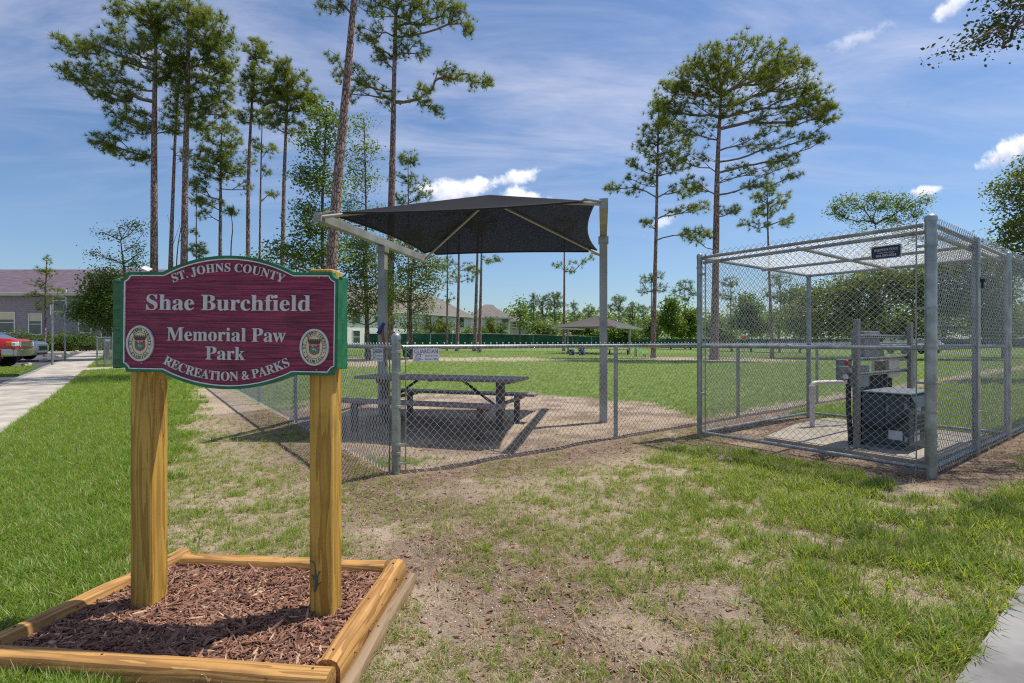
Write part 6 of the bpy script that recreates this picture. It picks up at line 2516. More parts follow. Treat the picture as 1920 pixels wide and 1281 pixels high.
    tree("oak_tree", "bushy tree with layered drooping foliage at the right edge behind the cage fence", "broadleaf tree", 17, [(2010, 690), (2000, 560), (1980, 430), (1970, 330)], .17,
         [(1925, 330, 40, 14, 34), (1900, 352, 36, 12, 26), (1945, 300, 26, 12, 18), (1905, 385, 34, 14, 28), (1940, 410, 50, 20, 46), (1905, 430, 34, 16, 28), (1925, 460, 44, 22, 44), (1960, 360, 50, 40, 60), (1985, 470, 50, 60, 60), (1930, 500, 36, 20, 30), (1890, 455, 16, 8, 8), (1890, 500, 24, 20, 16)],
         'leaf', seed=63, mats='oak_dark', per=24, leaf=.10, leafspread=.19, first=.3, rtip=.007)
    # near oak off to the right; a spray hangs into the picture and its crown shades the turf
    tree("oak_tree", "near oak whose hanging spray of leaves enters at the top right corner", "oak tree", 6.2, [(2480, 880), (2460, 500), (2380, 150), (2300, -100)], .16,
         [(2150, -20, 130, 60, 46), (2300, -150, 200, 120, 90), (2080, -120, 110, 70, 40), (1935, 20, 70, 22, 26), (1870, 45, 40, 12, 14), (1830, 72, 30, 8, 9), (1785, 98, 22, 5, 5), (1890, 70, 20, 12, 6), (1900, -20, 50, 20, 14), (2200, 150, 140, 60, 40), (2050, 60, 60, 30, 12), (2350, 60, 160, 90, 50), (1880, -150, 70, 50, 16, -1.0), (1800, -230, 70, 50, 14, -1.4), (1960, -260, 90, 50, 18, -.6), (1700, -280, 60, 40, 8, -1.6)],
         'leaf', seed=64, mats='oak_near', per=17, leaf=.055, leafspread=.10, first=.35, rtip=.0035, bf=.6, depth=1.0, arch=.02)


park_trees()


def treeline():
    """the wood beyond the far fence: each tree on its own"""
    G = "trees of the wood beyond the far green fence"
    far = dict(group=G, depth=.9)
    # (kind, label, Y, trunk px list, blobs)
    L = [
        ('pine', "pointed young pine at the left end of the far wood, beside the tan building", 92, [(1000, 640), (1000, 552)], [(1000, 556, 5, 6, 10), (998, 572, 10, 8, 16), (1003, 590, 12, 9, 18), (998, 608, 13, 10, 18)]),
        ('pine', "round-topped far pine left of the lone slim pine", 96, [(1018, 640), (1018, 555)], [(1015, 562, 12, 8, 22), (1022, 577, 14, 9, 22), (1014, 594, 12, 9, 16)]),
        ('pine', "broad-topped far pine with a dark stem next to the lone slim pine", 98, [(1040, 640), (1040, 560)], [(1040, 555, 16, 7, 26), (1032, 567, 14, 7, 18), (1048, 572, 13, 8, 18), (1040, 592, 14, 8, 16)]),
        ('leaf', "pale slender tree in front of the far fence left of the tan building", 80, [(975, 645), (975, 575)], [(975, 570, 5, 9, 5), (972, 590, 8, 11, 7), (979, 608, 8, 9, 6)]),
        ('leaf', "low bushy tree at the foot of the far wood left of the far canopy", 90, [(1020, 642), (1020, 615)], [(1012, 618, 16, 10, 26), (1030, 622, 16, 9, 24)]),
        ('pine', "small spiky pine between the lone slim pine and the far canopy", 100, [(1077, 640), (1076, 570)], [(1076, 575, 7, 7, 12), (1078, 592, 12, 8, 16), (1074, 608, 12, 8, 14)]),
        ('pine', "low dark pine left of the near canopy's right post", 105, [(1104, 640), (1104, 578)], [(1104, 582, 12, 6, 16), (1096, 594, 14, 7, 16), (1110, 604, 14, 8, 16)]),
        ('leaf', "wide green thicket tree just behind the far canopy", 95, [(1080, 642), (1080, 612)], [(1070, 614, 18, 9, 26), (1095, 612, 18, 9, 26), (1115, 622, 14, 10, 20)]),
        ('pine', "rounded far pine just right of the near canopy's right post", 98, [(1160, 640), (1160, 560)], [(1160, 562, 14, 8, 24), (1152, 576, 13, 8, 18), (1170, 584, 13, 8, 18), (1160, 600, 14, 8, 14)]),
        ('pine', "spiky dark pine behind the ridge of the far canopy", 100, [(1186, 640), (1186, 570)], [(1186, 575, 8, 7, 14), (1182, 590, 13, 8, 20), (1190, 606, 14, 9, 18)]),
        ('pine', "bushy far pine right of the far canopy's ridge", 104, [(1206, 640), (1206, 575)], [(1206, 580, 13, 7, 20), (1212, 594, 13, 8, 18), (1200, 604, 12, 8, 14)]),
        ('leaf', "bright green thicket under the right wing of the far canopy", 88, [(1150, 642), (1150, 620)], [(1140, 622, 16, 9, 24), (1165, 620, 18, 9, 26), (1185, 626, 14, 8, 18)]),
        ('pine', "tall far pine with a wide flat crown left of the lopsided pine's trunk", 80, [(1222, 640), (1221, 520)], [(1212, 525, 18, 8, 24), (1232, 515, 14, 8, 18), (1240, 540, 14, 10, 16), (1205, 545, 12, 6, 10)]),
        ('pine', "tall far pine with ball-shaped crown between the lopsided pine and the cage", 78, [(1285, 640), (1284, 540)], [(1284, 535, 18, 9, 26), (1270, 548, 12, 8, 14), (1298, 550, 12, 8, 14), (1284, 565, 14, 8, 12)]),
        ('leaf', "dark full tree left of the cage's left post", 72, [(1258, 645), (1258, 590)], [(1258, 575, 14, 12, 26), (1250, 600, 16, 12, 28), (1265, 615, 16, 10, 22)]),
        ('leaf', "green rounded tree right behind the cage's left post", 74, [(1295, 645), (1295, 600)], [(1292, 592, 16, 12, 28), (1300, 614, 18, 12, 28), (1280, 622, 14, 10, 20)]),
        ('leaf', "leafy tree filling the gap right of the far canopy", 82, [(1225, 645), (1226, 612)], [(1226, 606, 12, 12, 20), (1222, 624, 16, 9, 20)]),
        ('pine', "slim dark pine seen through the left part of the cage", 62, [(1372, 655), (1370, 530)], [(1370, 530, 18, 10, 22), (1362, 555, 18, 10, 18), (1380, 570, 16, 10, 16), (1370, 600, 16, 12, 16)]),
        ('leaf', "mid green tree seen through the cage left of the meter rack", 60, [(1408, 655), (1408, 590)], [(1405, 570, 20, 18, 34), (1395, 605, 22, 16, 34), (1425, 610, 20, 14, 28)]),
        ('pine', "shaggy pine seen through the middle of the cage", 58, [(1462, 658), (1460, 520)], [(1460, 525, 24, 12, 30), (1448, 550, 22, 12, 22), (1475, 560, 20, 12, 22), (1462, 590, 22, 14, 22)]),
        ('leaf', "dark bushy tree between the cage's back corner post and the shaggy pine", 56, [(1500, 660), (1500, 590)], [(1495, 560, 24, 20, 40), (1480, 605, 26, 18, 40), (1515, 615, 20, 14, 30)]),
        ('leaf', "olive shrub-like tree low behind the cage's left wall", 66, [(1345, 655), (1345, 620)], [(1340, 615, 20, 12, 30), (1360, 628, 18, 9, 22)]),
        ('leaf', "dark tree closing the gap at the far right behind the cage", 40, [(1880, 662), (1880, 580)], [(1870, 560, 36, 40, 60), (1890, 610, 36, 26, 50), (1850, 620, 26, 20, 30)]),
        ('leaf', "bush-like tree between the grey building and the pines behind the sign", 40, [(250, 660), (250, 600)], [(245, 590, 26, 22, 36), (275, 610, 24, 20, 30)]),
    ]
    for i, (k, lab, Y, tr, bl) in enumerate(L):
        if k == 'pine':
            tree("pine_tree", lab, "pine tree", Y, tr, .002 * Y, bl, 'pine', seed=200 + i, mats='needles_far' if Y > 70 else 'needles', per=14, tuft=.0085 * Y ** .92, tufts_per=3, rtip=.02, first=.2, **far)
        else:
            tree("leafy_tree", lab, "broadleaf tree", Y, tr, .0018 * Y, bl, 'leaf', seed=200 + i, mats=('oak', 'leaf_light', 'oak')[i % 3], per=40, leaf=.0052 * Y, leafspread=.0085 * Y, rtip=.02, first=.2, **far)
    # a last unbroken wood behind, countless small crowns
    rng = np.random.default_rng(77)
    C = []
    for _ in range(900):
        x = rng.uniform(-10, 150)
        y = rng.uniform(112, 150) - max(0, x - 60) * .3
        h = 1.0 + rng.random() ** .8 * (6.6 + 3.2 * fbm(x * .07, 3.3, 5)) * (0.85 if x < 60 else 1.0)
        C.append((x, y, tz(x, y) + h))
    for _ in range(700):
        x = rng.uniform(-130, -18)
        y = rng.uniform(92, 130)
        h = 1.0 + rng.random() ** .8 * 9
        C.append((x, y, tz(x, y) + h))
    C = np.array(C)
    V, F = leaf_cloud(rng, C, 1.3, 34, .75)
    props(crown("woods", V, F, MT['oak'], rng.random(len(C)), None), "unbroken low wood along the far edge of the park", None, None, "stuff")


treeline()


# ================================================================== BUILDINGS
def window(parent, c, ux, w, h, split=True, blind=0.0, depth=0.06):
    """sash window: frame with sill, two panes; c centre on the wall face, ux along the wall"""
    ux = np.asarray(ux, float)
    n = np.array((ux[1], -ux[0], 0))
    U = np.array((*ux, 0))
    Z = np.array((0, 0, 1.0))
    mb = MB()
    fw = 0.10
    for s in (-1, 1):
        mb.bar(c + U * s * (w / 2 + fw / 2) - Z * (h / 2 + fw) + n * .02, c + U * s * (w / 2 + fw / 2) + Z * (h / 2 + fw) + n * .02, fw, depth, n)
    for s in (-1, 1):
        mb.bar(c - U * w / 2 + Z * s * (h / 2 + fw / 2) + n * .021, c + U * w / 2 + Z * s * (h / 2 + fw / 2) + n * .021, depth, fw)
    if split:
        mb.bar(c - U * w / 2 + n * .015, c + U * w / 2 + n * .015, depth * .6, .06)
    f = mb.build("window", MT['frame_white'], parent)
    for s in ((-1, 1) if split else (0,)):
        hh = h / 2 - .03 if split else h
        z = c + Z * s * (h / 4 + .008) + n * .004
        MB().bar(z - U * w / 2, z + U * w / 2, .01, hh).build("pane", MT['glass'], f)
    if blind:
        z = c + Z * (h / 2 - h * blind / 2) + n * .011
        MB().bar(z - U * (w / 2 - .01), z + U * (w / 2 - .01), .004, h * blind - .02).build("blind", MT['cream'], f)
    return f


def gable_roof(parent, a, ux, L, D, ez, rz, over, m, hip=(0, 0), t=0.18):
    """roof over a rectangle: a front left corner (2d), ux along the front, depth D away; ridge along the front; hip = run of hip at each end"""
    ux = np.asarray(ux, float)
    n = np.array((-ux[1], ux[0]))
    s = over
    k = (rz - ez) / (D / 2)
    el = ez - k * s

    def p(u, d, z):
        q = a + ux * u + n * d
        return (q[0], q[1], z)
    h0, h1 = hip
    o0 = s
    V = [p(-o0, -s, el), p(L + o0, -s, el), p(L + o0, D + s, el), p(-o0, D + s, el), p(h0 if h0 else -o0, D / 2, rz), p(L - h1 if h1 else L + o0, D / 2, rz)]
    V += [(x, y, z - t) for x, y, z in V]
    F = [(0, 1, 5, 4), (2, 3, 4, 5), (3, 0, 4), (1, 2, 5), (7, 6, 10, 11), (9, 8, 11, 10), (6, 9, 10), (8, 7, 11), (0, 6, 7, 1), (1, 7, 8, 2), (2, 8, 9, 3), (3, 9, 6, 0)]
    r = MB().add(V, F).build("roof", m, parent)
    MB().bar(p(-o0, -s - .03, el - t / 2 + .02), p(L + o0, -s - .03, el - t / 2 + .02), .06, t + .06).build("fascia", MT['fascia'], r)
    return r


def buildings():
    # grey lap sided block beyond the lot
    Y = 50.0
    g = 0.45
    x0, x1 = -66.0, -38.4
    t = thing("apartment_building", "grey lap-sided apartment block with a dark purple roof beyond the parking lot", "building", (x0, Y, g))
    ez = 6.15
    D = 13.0
    wall = MB().box(((x0 + x1) / 2, Y + D / 2, (ez + g) / 2), (x1 - x0, D, ez - g)).build("wall", MT['siding'], t)
    sd = MB()
    z = g
    while z < ez - .05:
        # each lap: thick lower edge, thin upper edge
        sd.add([(x0 - .01, Y - .028, z), (x1 + .01, Y - .028, z), (x1 + .01, Y - .005, z + .19), (x0 - .01, Y - .005, z + .19), (x0 - .01, Y - .002, z), (x1 + .01, Y - .002, z)], [(0, 1, 2, 3), (4, 5, 1, 0)])
        z += .19
    props(sd.build("lap_siding", MT['siding'], wall), None, None, None, "stuff")
    gable_roof(t, np.array((x0, Y)), (1, 0), x1 - x0, D, ez, 9.25, .45, MT['shingle_dark'])
    gw = MB()
    gz_ = 9.25 - .25
    gw.add([(x1 - .02, Y, ez - .1), (x1 - .02, Y + D, ez - .1), (x1 - .02, Y + D / 2, gz_), (x1 + .47, Y, ez - .1), (x1 + .47, Y + D, ez - .1), (x1 + .47, Y + D / 2, gz_)], [(0, 1, 2), (5, 4, 3), (0, 2, 5, 3), (2, 1, 4, 5), (1, 0, 3, 4)])
    gw.build("gable", MT['siding'], t)
    vt = MB().lathe([(.06, 0), (.06, .5), (.10, .5), (.10, .6)], 8, (-48.6, Y + 4.2, 8.0))
    vt.build("roof_vent", MT['frame_white'], t)
    for (px, py, w, h) in ((113, 564, 1.15, 2.0), (10, 605, 1.8, 1.9), (67, 608, 1.15, 1.9), (160, 606, 1.1, 1.8), (-40, 606, 1.8, 1.9), (-40, 564, 1.8, 1.9), (30, 566, 0.0, 0)):
        if w == 0:
            continue
        c = at(px, py, Y)
        window(t, np.array((c[0], Y - .03, c[2])), (1, 0), w, h, True, .35)
    c = at(202, 620, Y)
    mb = MB()
    dz = 2.15
    for s in (-1, 1):
        mb.bar((c[0] + s * .56, Y - .04, g), (c[0] + s * .56, Y - .04, g + dz + .1), .1, .08, (0, 1, 0))
    mb.bar((c[0] - .5, Y - .04, g + dz + .05), (c[0] + .5, Y - .04, g + dz + .05), .08, .1)
    d = mb.build("door", MT['frame_white'], t)
    MB().box((c[0], Y - .02, g + dz / 2), (1.0, .03, dz)).build("door_leaf", MT['dark_metal'], d)
    MB().lathe([(.03, -.03), (.04, 0), (.03, .03)], 8, (c[0] + .4, Y - .06, g + 1.0)).build("handle", MT['brass'], d)
    gt = MB()
    gt.bar((x0 - .4, Y - .53, ez - .13), (x1 + .4, Y - .53, ez - .13), .12, .11)
    gt.build("gutter", MT['frame_white'], t)
    for xx in (x1 - .12, x1 - 14.2):
        MB().tube([(xx, Y - .46, ez - .18), (xx, Y - .30, ez - .42), (xx, Y - .09, ez - .55), (xx, Y - .09, g + .1)], .05, 8).build("downspout", MT['frame_white'], t)
    MB().box((x1 + .01, Y - .02, (g + ez) / 2), (.16, .07, ez - g - .1)).build("corner_board", MT['frame_white'], t)
    # clipped shrubs along its front
    rng = np.random.default_rng(5)
    for i, (px, w, h, lab) in enumerate(((12, 2.0, 1.5, "round green shrub under the leftmost apartment window"), (42, 1.7, 1.6, "rounded dark shrub between the two lower apartment windows"), (66, 1.5, 1.2, "low green shrub in front of the young pine"), (92, 1.7, 1.5, "bushy shrub behind the first metal sign pole"),
                                         (118, 1.7, 1.4, "bushy shrub behind the second metal sign pole"), (142, 1.8, 1.7, "full green shrub in front of the grey wall left of the gate"), (168, 1.7, 1.4, "dark shrub beside the apartment's dark door"))):
        c = at(px, 640, 46.5)
        g2 = tz(c[0], 46.5)
        s = thing("shrub", lab, "shrub", (c[0], 46.5, g2), 0, "shrubs along the grey apartment block")
        C = np.array((c[0], 46.5, g2 + h * .52)) + rng.normal(size=(90, 3)) * np.array((w * .38, .55, h * .26))
        C[:, 2] = np.maximum(C[:, 2], g2 + .1)
        V, F = leaf_cloud(rng, C, .16, 22, .16)
        crown("foliage", V - np.array(s.location), F, MT['hedge'], rng.random(len(C)), s)
        V, F = tubes(np.repeat([[c[0], 46.5, g2 - .05]], 5, 0), np.array([[c[0] + rng.normal(0, .4), 46.5 + rng.normal(0, .2), g2 + h * .6] for _ in range(5)]), np.full(5, .03), np.full(5, .012), 4)
        link("stems", mesh_np("stems", V - np.array(s.location), F, MT['twig']), s)
    # long off-white block behind the far fence, seen at an angle
    a = np.array(((600 - 960) / 960 * 68.0, 68.0))
    b = np.array(((884 - 960) / 960 * 96.0, 96.0))
    ux = (b - a) / np.linalg.norm(b - a)
    L = np.linalg.norm(b - a)
    n = np.array((-ux[1], ux[0]))
    g = .75
    ez = 6.25
    t = thing("apartment_building", "long off-white apartment block with a brown hip roof behind the slim pines", "building", (a[0], a[1], g))
    D = 11.0

    def blk(p, L, D, ez, m, name="wall"):
        q = [p, p + ux * L, p + ux * L + n * D, p + n * D]
        V = [(*c, g - .6) for c in q] + [(*c, ez) for c in q]
        return MB().add(V, [(0, 1, 5, 4), (1, 2, 6, 5), (2, 3, 7, 6), (3, 0, 4, 7), (4, 5, 6, 7)]).build(name, m, t)
    blk(a, L, D, ez, MT['stucco_white'])
    gable_roof(t, a, ux, L, D, ez, 10.0, .5, MT['shingle_brown'], (0, 5.0))
    def onwall(px, p=a):
        # wall point for a photo column
        k = (px - 960) / 960
        s = (k * p[1] - p[0]) / (ux[0] - k * ux[1])
        return p + ux * s
    for px, w in ((668, 1.2), (803, 1.3), (865, 1.3), (735, 1.2)):
        c = onwall(px)
        window(t, np.array((c[0], c[1], 4.75)) + np.array((ux[1], -ux[0], 0)) * .02, ux, w, 1.75, True)
        window(t, np.array((c[0], c[1], 1.95)) + np.array((ux[1], -ux[0], 0)) * .02, ux, w, 1.75, True)
    v = onwall(844) + n * 3.0
    MB().box((v[0], v[1], 8.05), (1.2, .5, .35), Matrix.Rotation(math.atan2(ux[1], ux[0]), 3, 'Z')).build("roof_vent", MT['frame_white'], t)
    # second off-white block, stepped back
    a2 = np.array(((884 - 960) / 960 * 100.0, 100.0))
    b2 = np.array(((957 - 960) / 960 * 101.5, 101.5))
    t = thing("apartment_building", "smaller off-white apartment block with a peaked hip roof right of the long one", "building", (a2[0], a2[1], g))
    u2 = (b2 - a2) / np.linalg.norm(b2 - a2)
    L2_ = np.linalg.norm(b2 - a2)
    ux_, n_ = ux, n
    ux = u2
    n = np.array((-u2[1], u2[0]))
    blk(a2, L2_, 9.0, 6.2, MT['stucco_white'])
    gable_roof(t, a2, ux, L2_, 9.0, 6.2, 8.9, .4, MT['shingle_brown'], (3.3, 3.3))
    for px in (919, 947):
        k = (px - 960) / 960
        s = (k * a2[1] - a2[0]) / (ux[0] - k * ux[1])
        c = a2 + ux * s
        for z in (4.9, 2.1):
            window(t, np.array((c[0], c[1], z)) + np.array((ux[1], -ux[0], 0)) * .02, ux, 1.25, 1.75, True)
    # tan end block
    a3 = np.array(((957 - 960) / 960 * 107.0, 107.0))
    t = thing("apartment_building", "tan end block with white window frames at the right end of the apartments", "building", (a3[0], a3[1], g))
    ux = np.array((0.995, 0.1))
    n = np.array((-ux[1], ux[0]))
    blk(a3, 4.0, 8.0, 5.7, MT['stucco_beige'])
    gable_roof(t, a3, ux, 4.0, 8.0, 5.7, 7.3, .3, MT['shingle_brown'], (0, 2.0))
    for u, z, w, h in ((.8, 4.8, .8, 1.0), (3.1, 4.7, 1.1, 1.7), (.8, 2.0, .9, 1.0), (3.1, 1.9, 1.1, 1.7)):
        c = a3 + ux * u
        window(t, np.array((c[0], c[1], z)) + np.array((ux[1], -ux[0], 0)) * .02, ux, w, h, True)
    # shrubs in front of the off-white blocks
    rng = np.random.default_rng(6)
    for (px, py, Y, w, h, lab, m) in ((805, 640, 86, 4.0, 4.2, "dark rounded bush in front of the off-white wall under the canopy", 'oak_dark'), (835, 640, 88, 2.6, 4.6, "tall dark bush beside a slim pine trunk in front of the long off-white block", 'oak_dark'), (780, 640, 83, 2.4, 2.6, "light green low bush by the far fence under the canopy's left side", 'leaf_light'),
                                      (918, 640, 96, 1.8, 4.8, "column-shaped dark bush between the off-white blocks' windows", 'oak_dark'), (939, 640, 96, 2.6, 4.0, "pointed pale bush in front of the smaller off-white block", 'leaf_light'), (870, 640, 90, 3.0, 2.8, "low spreading bush behind the pair of pine trunks", 'leaf_light'), (700, 640, 80, 2.6, 3.0, "light bush by the far fence behind the canopy's left post", 'leaf_light'),
                                      (905, 640, 94, 2.4, 2.6, "small round green bush by the far fence right of the trunk pair", 'oak')):
        c = at(px, py, Y)
        gg = tz(c[0], Y)
        s = thing("bush", lab, "bush", (c[0], Y, gg), 0, "bushes in front of the off-white apartments")
        C = np.array((c[0], Y, gg + h * .52)) + rng.normal(size=(110, 3)) * np.array((w * .30, w * .3, h * .25))
        C[:, 2] = np.maximum(C[:, 2], gg + .1)
        V, F = leaf_cloud(rng, C, .24, 20, .30)
        crown("foliage", V - np.array(s.location), F, MT[m], rng.random(len(C)), s)
        V, F = tubes(np.repeat([[c[0], Y, gg - .05]], 5, 0), np.array([[c[0] + rng.normal(0, .4), Y + rng.normal(0, .3), gg + h * .6] for _ in range(5)]), np.full(5, .05), np.full(5, .02), 4)
        link("stems", mesh_np("stems", V - np.array(s.location), F, MT['twig']), s)


buildings()


# ------------------------------------------------------------------ far fence with green privacy screen
def far_fence():
    pts = [(630, 73.0), (1000, 84.0), (1310, 92.0), (1750, 96.0), (2100, 96.0)]
    P = [np.array(((px - 960) / 960 * Y, Y)) for px, Y in pts]
    t = thing("screened_fence", "long chain-link fence hung with dark green privacy screen across the back of the park", "fence", (P[0][0], P[0][1], tz(*P[0])))
    H = 1.75
    for a, b in zip(P[:-1], P[1:]):
        L = np.linalg.norm(b - a)
        k = max(1, int(round(L / 3.4)))
        for i in range(k):
            p, q = a + (b - a) * i / k, a + (b - a) * (i + 1) / k
            z0, z1 = tz(*p), tz(*q)
            MB().tube([p3(p, z0 - .1), p3(p, z0 + H + .03)], .036, 6).build("post", MT['frame_white'], t)
            MB().tube([p3(p, z0 + H), p3(q, z1 + H)], .028, 6).build("top_rail", MT['galv'], t)
            d = (q - p) / np.linalg.norm(q - p)
            nn = np.array((d[1], -d[0])) * .03
            V = []
            F = []
            m = 7
            for j in range(m):
                f = j / (m - 1)
                c = p + (q - p) * f + nn * (1 + .8 * math.sin(f * 9 + i))
                z = z0 + (z1 - z0) * f
                V += [(*c, z + .04), (*c, z + H - .06 - .05 * math.sin(PI * f))]
            for j in range(m - 1):
                F.append((2 * j, 2 * j + 2, 2 * j + 3, 2 * j + 1))
            MB().add(V, F).build("screen_panel", MT['screen'], t)


far_fence()


# ------------------------------------------------------------------ gate by the path
def park_gate():
    a = along(16.75, -0.10)
    d = -SWN
    t = thing("park_gate", "narrow chain-link gate with steel frame at the end of the concrete spur", "gate", (a[0], a[1], tz(*a)))
    Y = 23.0
    ps = [at(px, 640, Y)[:2] for px in (182, 190, 196, 211)]
    ps[1] = ps[1] + (0, 1.0)
    z = tz(*ps[0])
    H = 1.30
    for p in ps:
        smooth_by_angle(MB().tube([p3(p, z - .1), p3(p, z + H + .05)], .03, 8).build("post", MT['galv'], t))
    for p, q in ((ps[0], ps[1]), (ps[1], ps[2]), (ps[2], ps[3])):
        for zz in (z + H, z + .08):
            smooth_by_angle(MB().tube([p3(p, zz), p3(q, zz)], .022, 8).build("rail", MT['galv'], t))
        L = np.linalg.norm(q - p)
        wire_part("chain_mesh", [chainlink(None, p3(p, z + .05), (*((q - p) / L), 0), (0, 0, 1), L, H - .03, .08, .003)], t)
    c = (ps[2] + ps[3]) / 2
    MB().box(p3(c + (0, -.05), z + H - .12), (.24, .01, .10)).build("notice", MT['plate_white'], t)


park_gate()


# ------------------------------------------------------------------ parking furniture
def lot_things():
    spots = [(50, 23.6), (82, 27.9), (110, 33.4), (126, 38.3), (144, 44.5)]
    labs = ["concrete wheel stop nearest the red pickup truck", "concrete wheel stop between the two metal sign poles", "concrete wheel stop just right of the second sign pole", "small distant concrete wheel stop, fourth along the path", "farthest concrete wheel stop by the verge"]
    t0 = None
    R = math.atan2(SWD[1], SWD[0])
    for (px, Y), lab in zip(spots, labs):
        x = (px - 960) / 960 * Y
        z = tz(x, Y) - .008
        if t0 is None:
            t0 = thing("wheel_stop", lab, "wheel stop", (x, Y, z), R, "concrete wheel stops along the path")
            prof = [(-.09, 0), (.09, 0), (.085, .06), (.055, .125), (-.055, .125), (-.085, .06)]
            mb = MB()
            V = []
            xs = [-.9, -.86, .86, .9]
            for i, xx in enumerate(xs):
                s = .8 if i in (0, 3) else 1
                V += [(xx, p * s, q * s) for p, q in prof]
            F = []
            for i in range(3):
                for k in range(6):
                    l = (k + 1) % 6
                    F.append((i * 6 + k, (i + 1) * 6 + k, (i + 1) * 6 + l, i * 6 + l))
            F += [tuple(range(6)), tuple(range(23, 17, -1))]
            mb.add(V, F).build("bar", MT['concrete'], t0, world=False)
            for sx in (-.6, .6):
                MB().lathe([(.02, .12), (.02, .132), (.008, .138)], 8, (sx, 0, 0)).build("pin", MT['dark_metal'], t0, world=False)
        else:
            c = copy_tree(t0)
            c.location = (x, Y, z)
            c["label"] = lab
    for px, Y, top, lab in ((98, 23.8, 570, "thin metal sign pole nearer the red pickup truck"), (122, 28.0, 570, "thin metal sign pole farther along the path, beside the shrubs")):
        x = (px - 960) / 960 * Y
        z = tz(x, Y)
        h = at(px, top, Y)[2]
        t = thing("sign_pole", lab, "sign pole", (x, Y, z), 0, "sign poles at the parking lot")
        smooth_by_angle(MB().tube([(x, Y, z - .1), (x, Y, h)], .045, 10).build("pole", MT['galv'], t))
        n = np.array((-SWN[0], -SWN[1], 0))
        s = np.array((SWD[0], SWD[1], 0))
        c = np.array((x, Y, h - .28)) + SWN_3 * .06
        MB().bar(c - s * .15, c + s * .15, .006, .46).build("plate", MT['plate_white'], t)
        MB().bar(c - s * .12 + SWN_3 * .005, c + s * .12 + SWN_3 * .005, .003, .20).build("blue_field", MT['blue'], t)


SWN_3 = np.array((SWN[0], SWN[1], 0.0))


def body_loft(stations, m, name, parent):
    """car body from cross sections: (x, half width low, z low, half width belt, z belt, half width top, z top)"""
    V = []
    k = 10
    for (x, wl, zl, wb, zb, wt, zt_) in stations:
        zm = zl + (zb - zl) * .5
        V += [(x, -wl * .92, zl), (x, -wl, zl + .06), (x, -wb * 1.01, zm), (x, -wb, zb), (x, -wt, zt_), (x, wt, zt_), (x, wb, zb), (x, wb * 1.01, zm), (x, wl, zl + .06), (x, wl * .92, zl)]
    F = []
    n = len(stations)
    for i in range(n - 1):
        for j in range(k):
            l = (j + 1) % k
            F.append((i * k + j, (i + 1) * k + j, (i + 1) * k + l, i * k + l))
    F += [tuple(range(k - 1, -1, -1)), tuple((n - 1) * k + j for j in range(k))]
    o = MB().add(V, F).build(name, m, parent, world=False)
    bm = bmesh.new()
    bm.from_mesh(o.data)
    bmesh.ops.recalc_face_normals(bm, faces=bm.faces)
    bm.to_mesh(o.data)
    bm.free()
    return smooth_by_angle(o, 35)


def wheel(parent, x, y, r, w):
    RX = Matrix.Rotation(PI / 2, 3, 'X')
    o = MB().lathe([(r * .62, -w / 2), (r * .93, -w / 2), (r, -w * .32), (r, w * .32), (r * .93, w / 2), (r * .62, w / 2)], 28, (x, y, r), RX).build("wheel", MT['tyre'], parent, world=False)
    smooth_by_angle(o)
    s = -1 if y < 0 else 1
    rim = MB().lathe([(r * .61, -w * .30), (r * .60, w * .2), (r * .5, w * .30), (r * .2, w * .34), (r * .05, w * .36)], 20, (x, y, r), Matrix.Rotation(PI / 2 * (1 if s < 0 else -1), 3, 'X')).build("rim", MT['chrome'], o, world=False)
    smooth_by_angle(rim)
    sp = MB()
    for i in range(6):
        a = i * PI / 3
        sp.bar((x + r * .18 * math.cos(a), y + s * w * .40, r + r * .18 * math.sin(a)), (x + r * .56 * math.cos(a), y + s * w * .36, r + r * .56 * math.sin(a)), .05, .03, (0, 1, 0))
    sp.build("spokes", MT['chrome'], o, world=False)


def side_glass(parent, pts, y, m=None, name="side_window"):
    s = -1 if y < 0 else 1
    P = [(a, y, b) for a, b in pts]
    P += [(a, y - s * .012, b) for a, b in pts]
    n = len(pts)
    F = [tuple(range(n)), tuple(range(2 * n - 1, n - 1, -1))] + [(i, (i + 1) % n, n + (i + 1) % n, n + i) for i in range(n)]
    return MB().add(P, F).build(name, m or MT['glass'], parent, world=False)


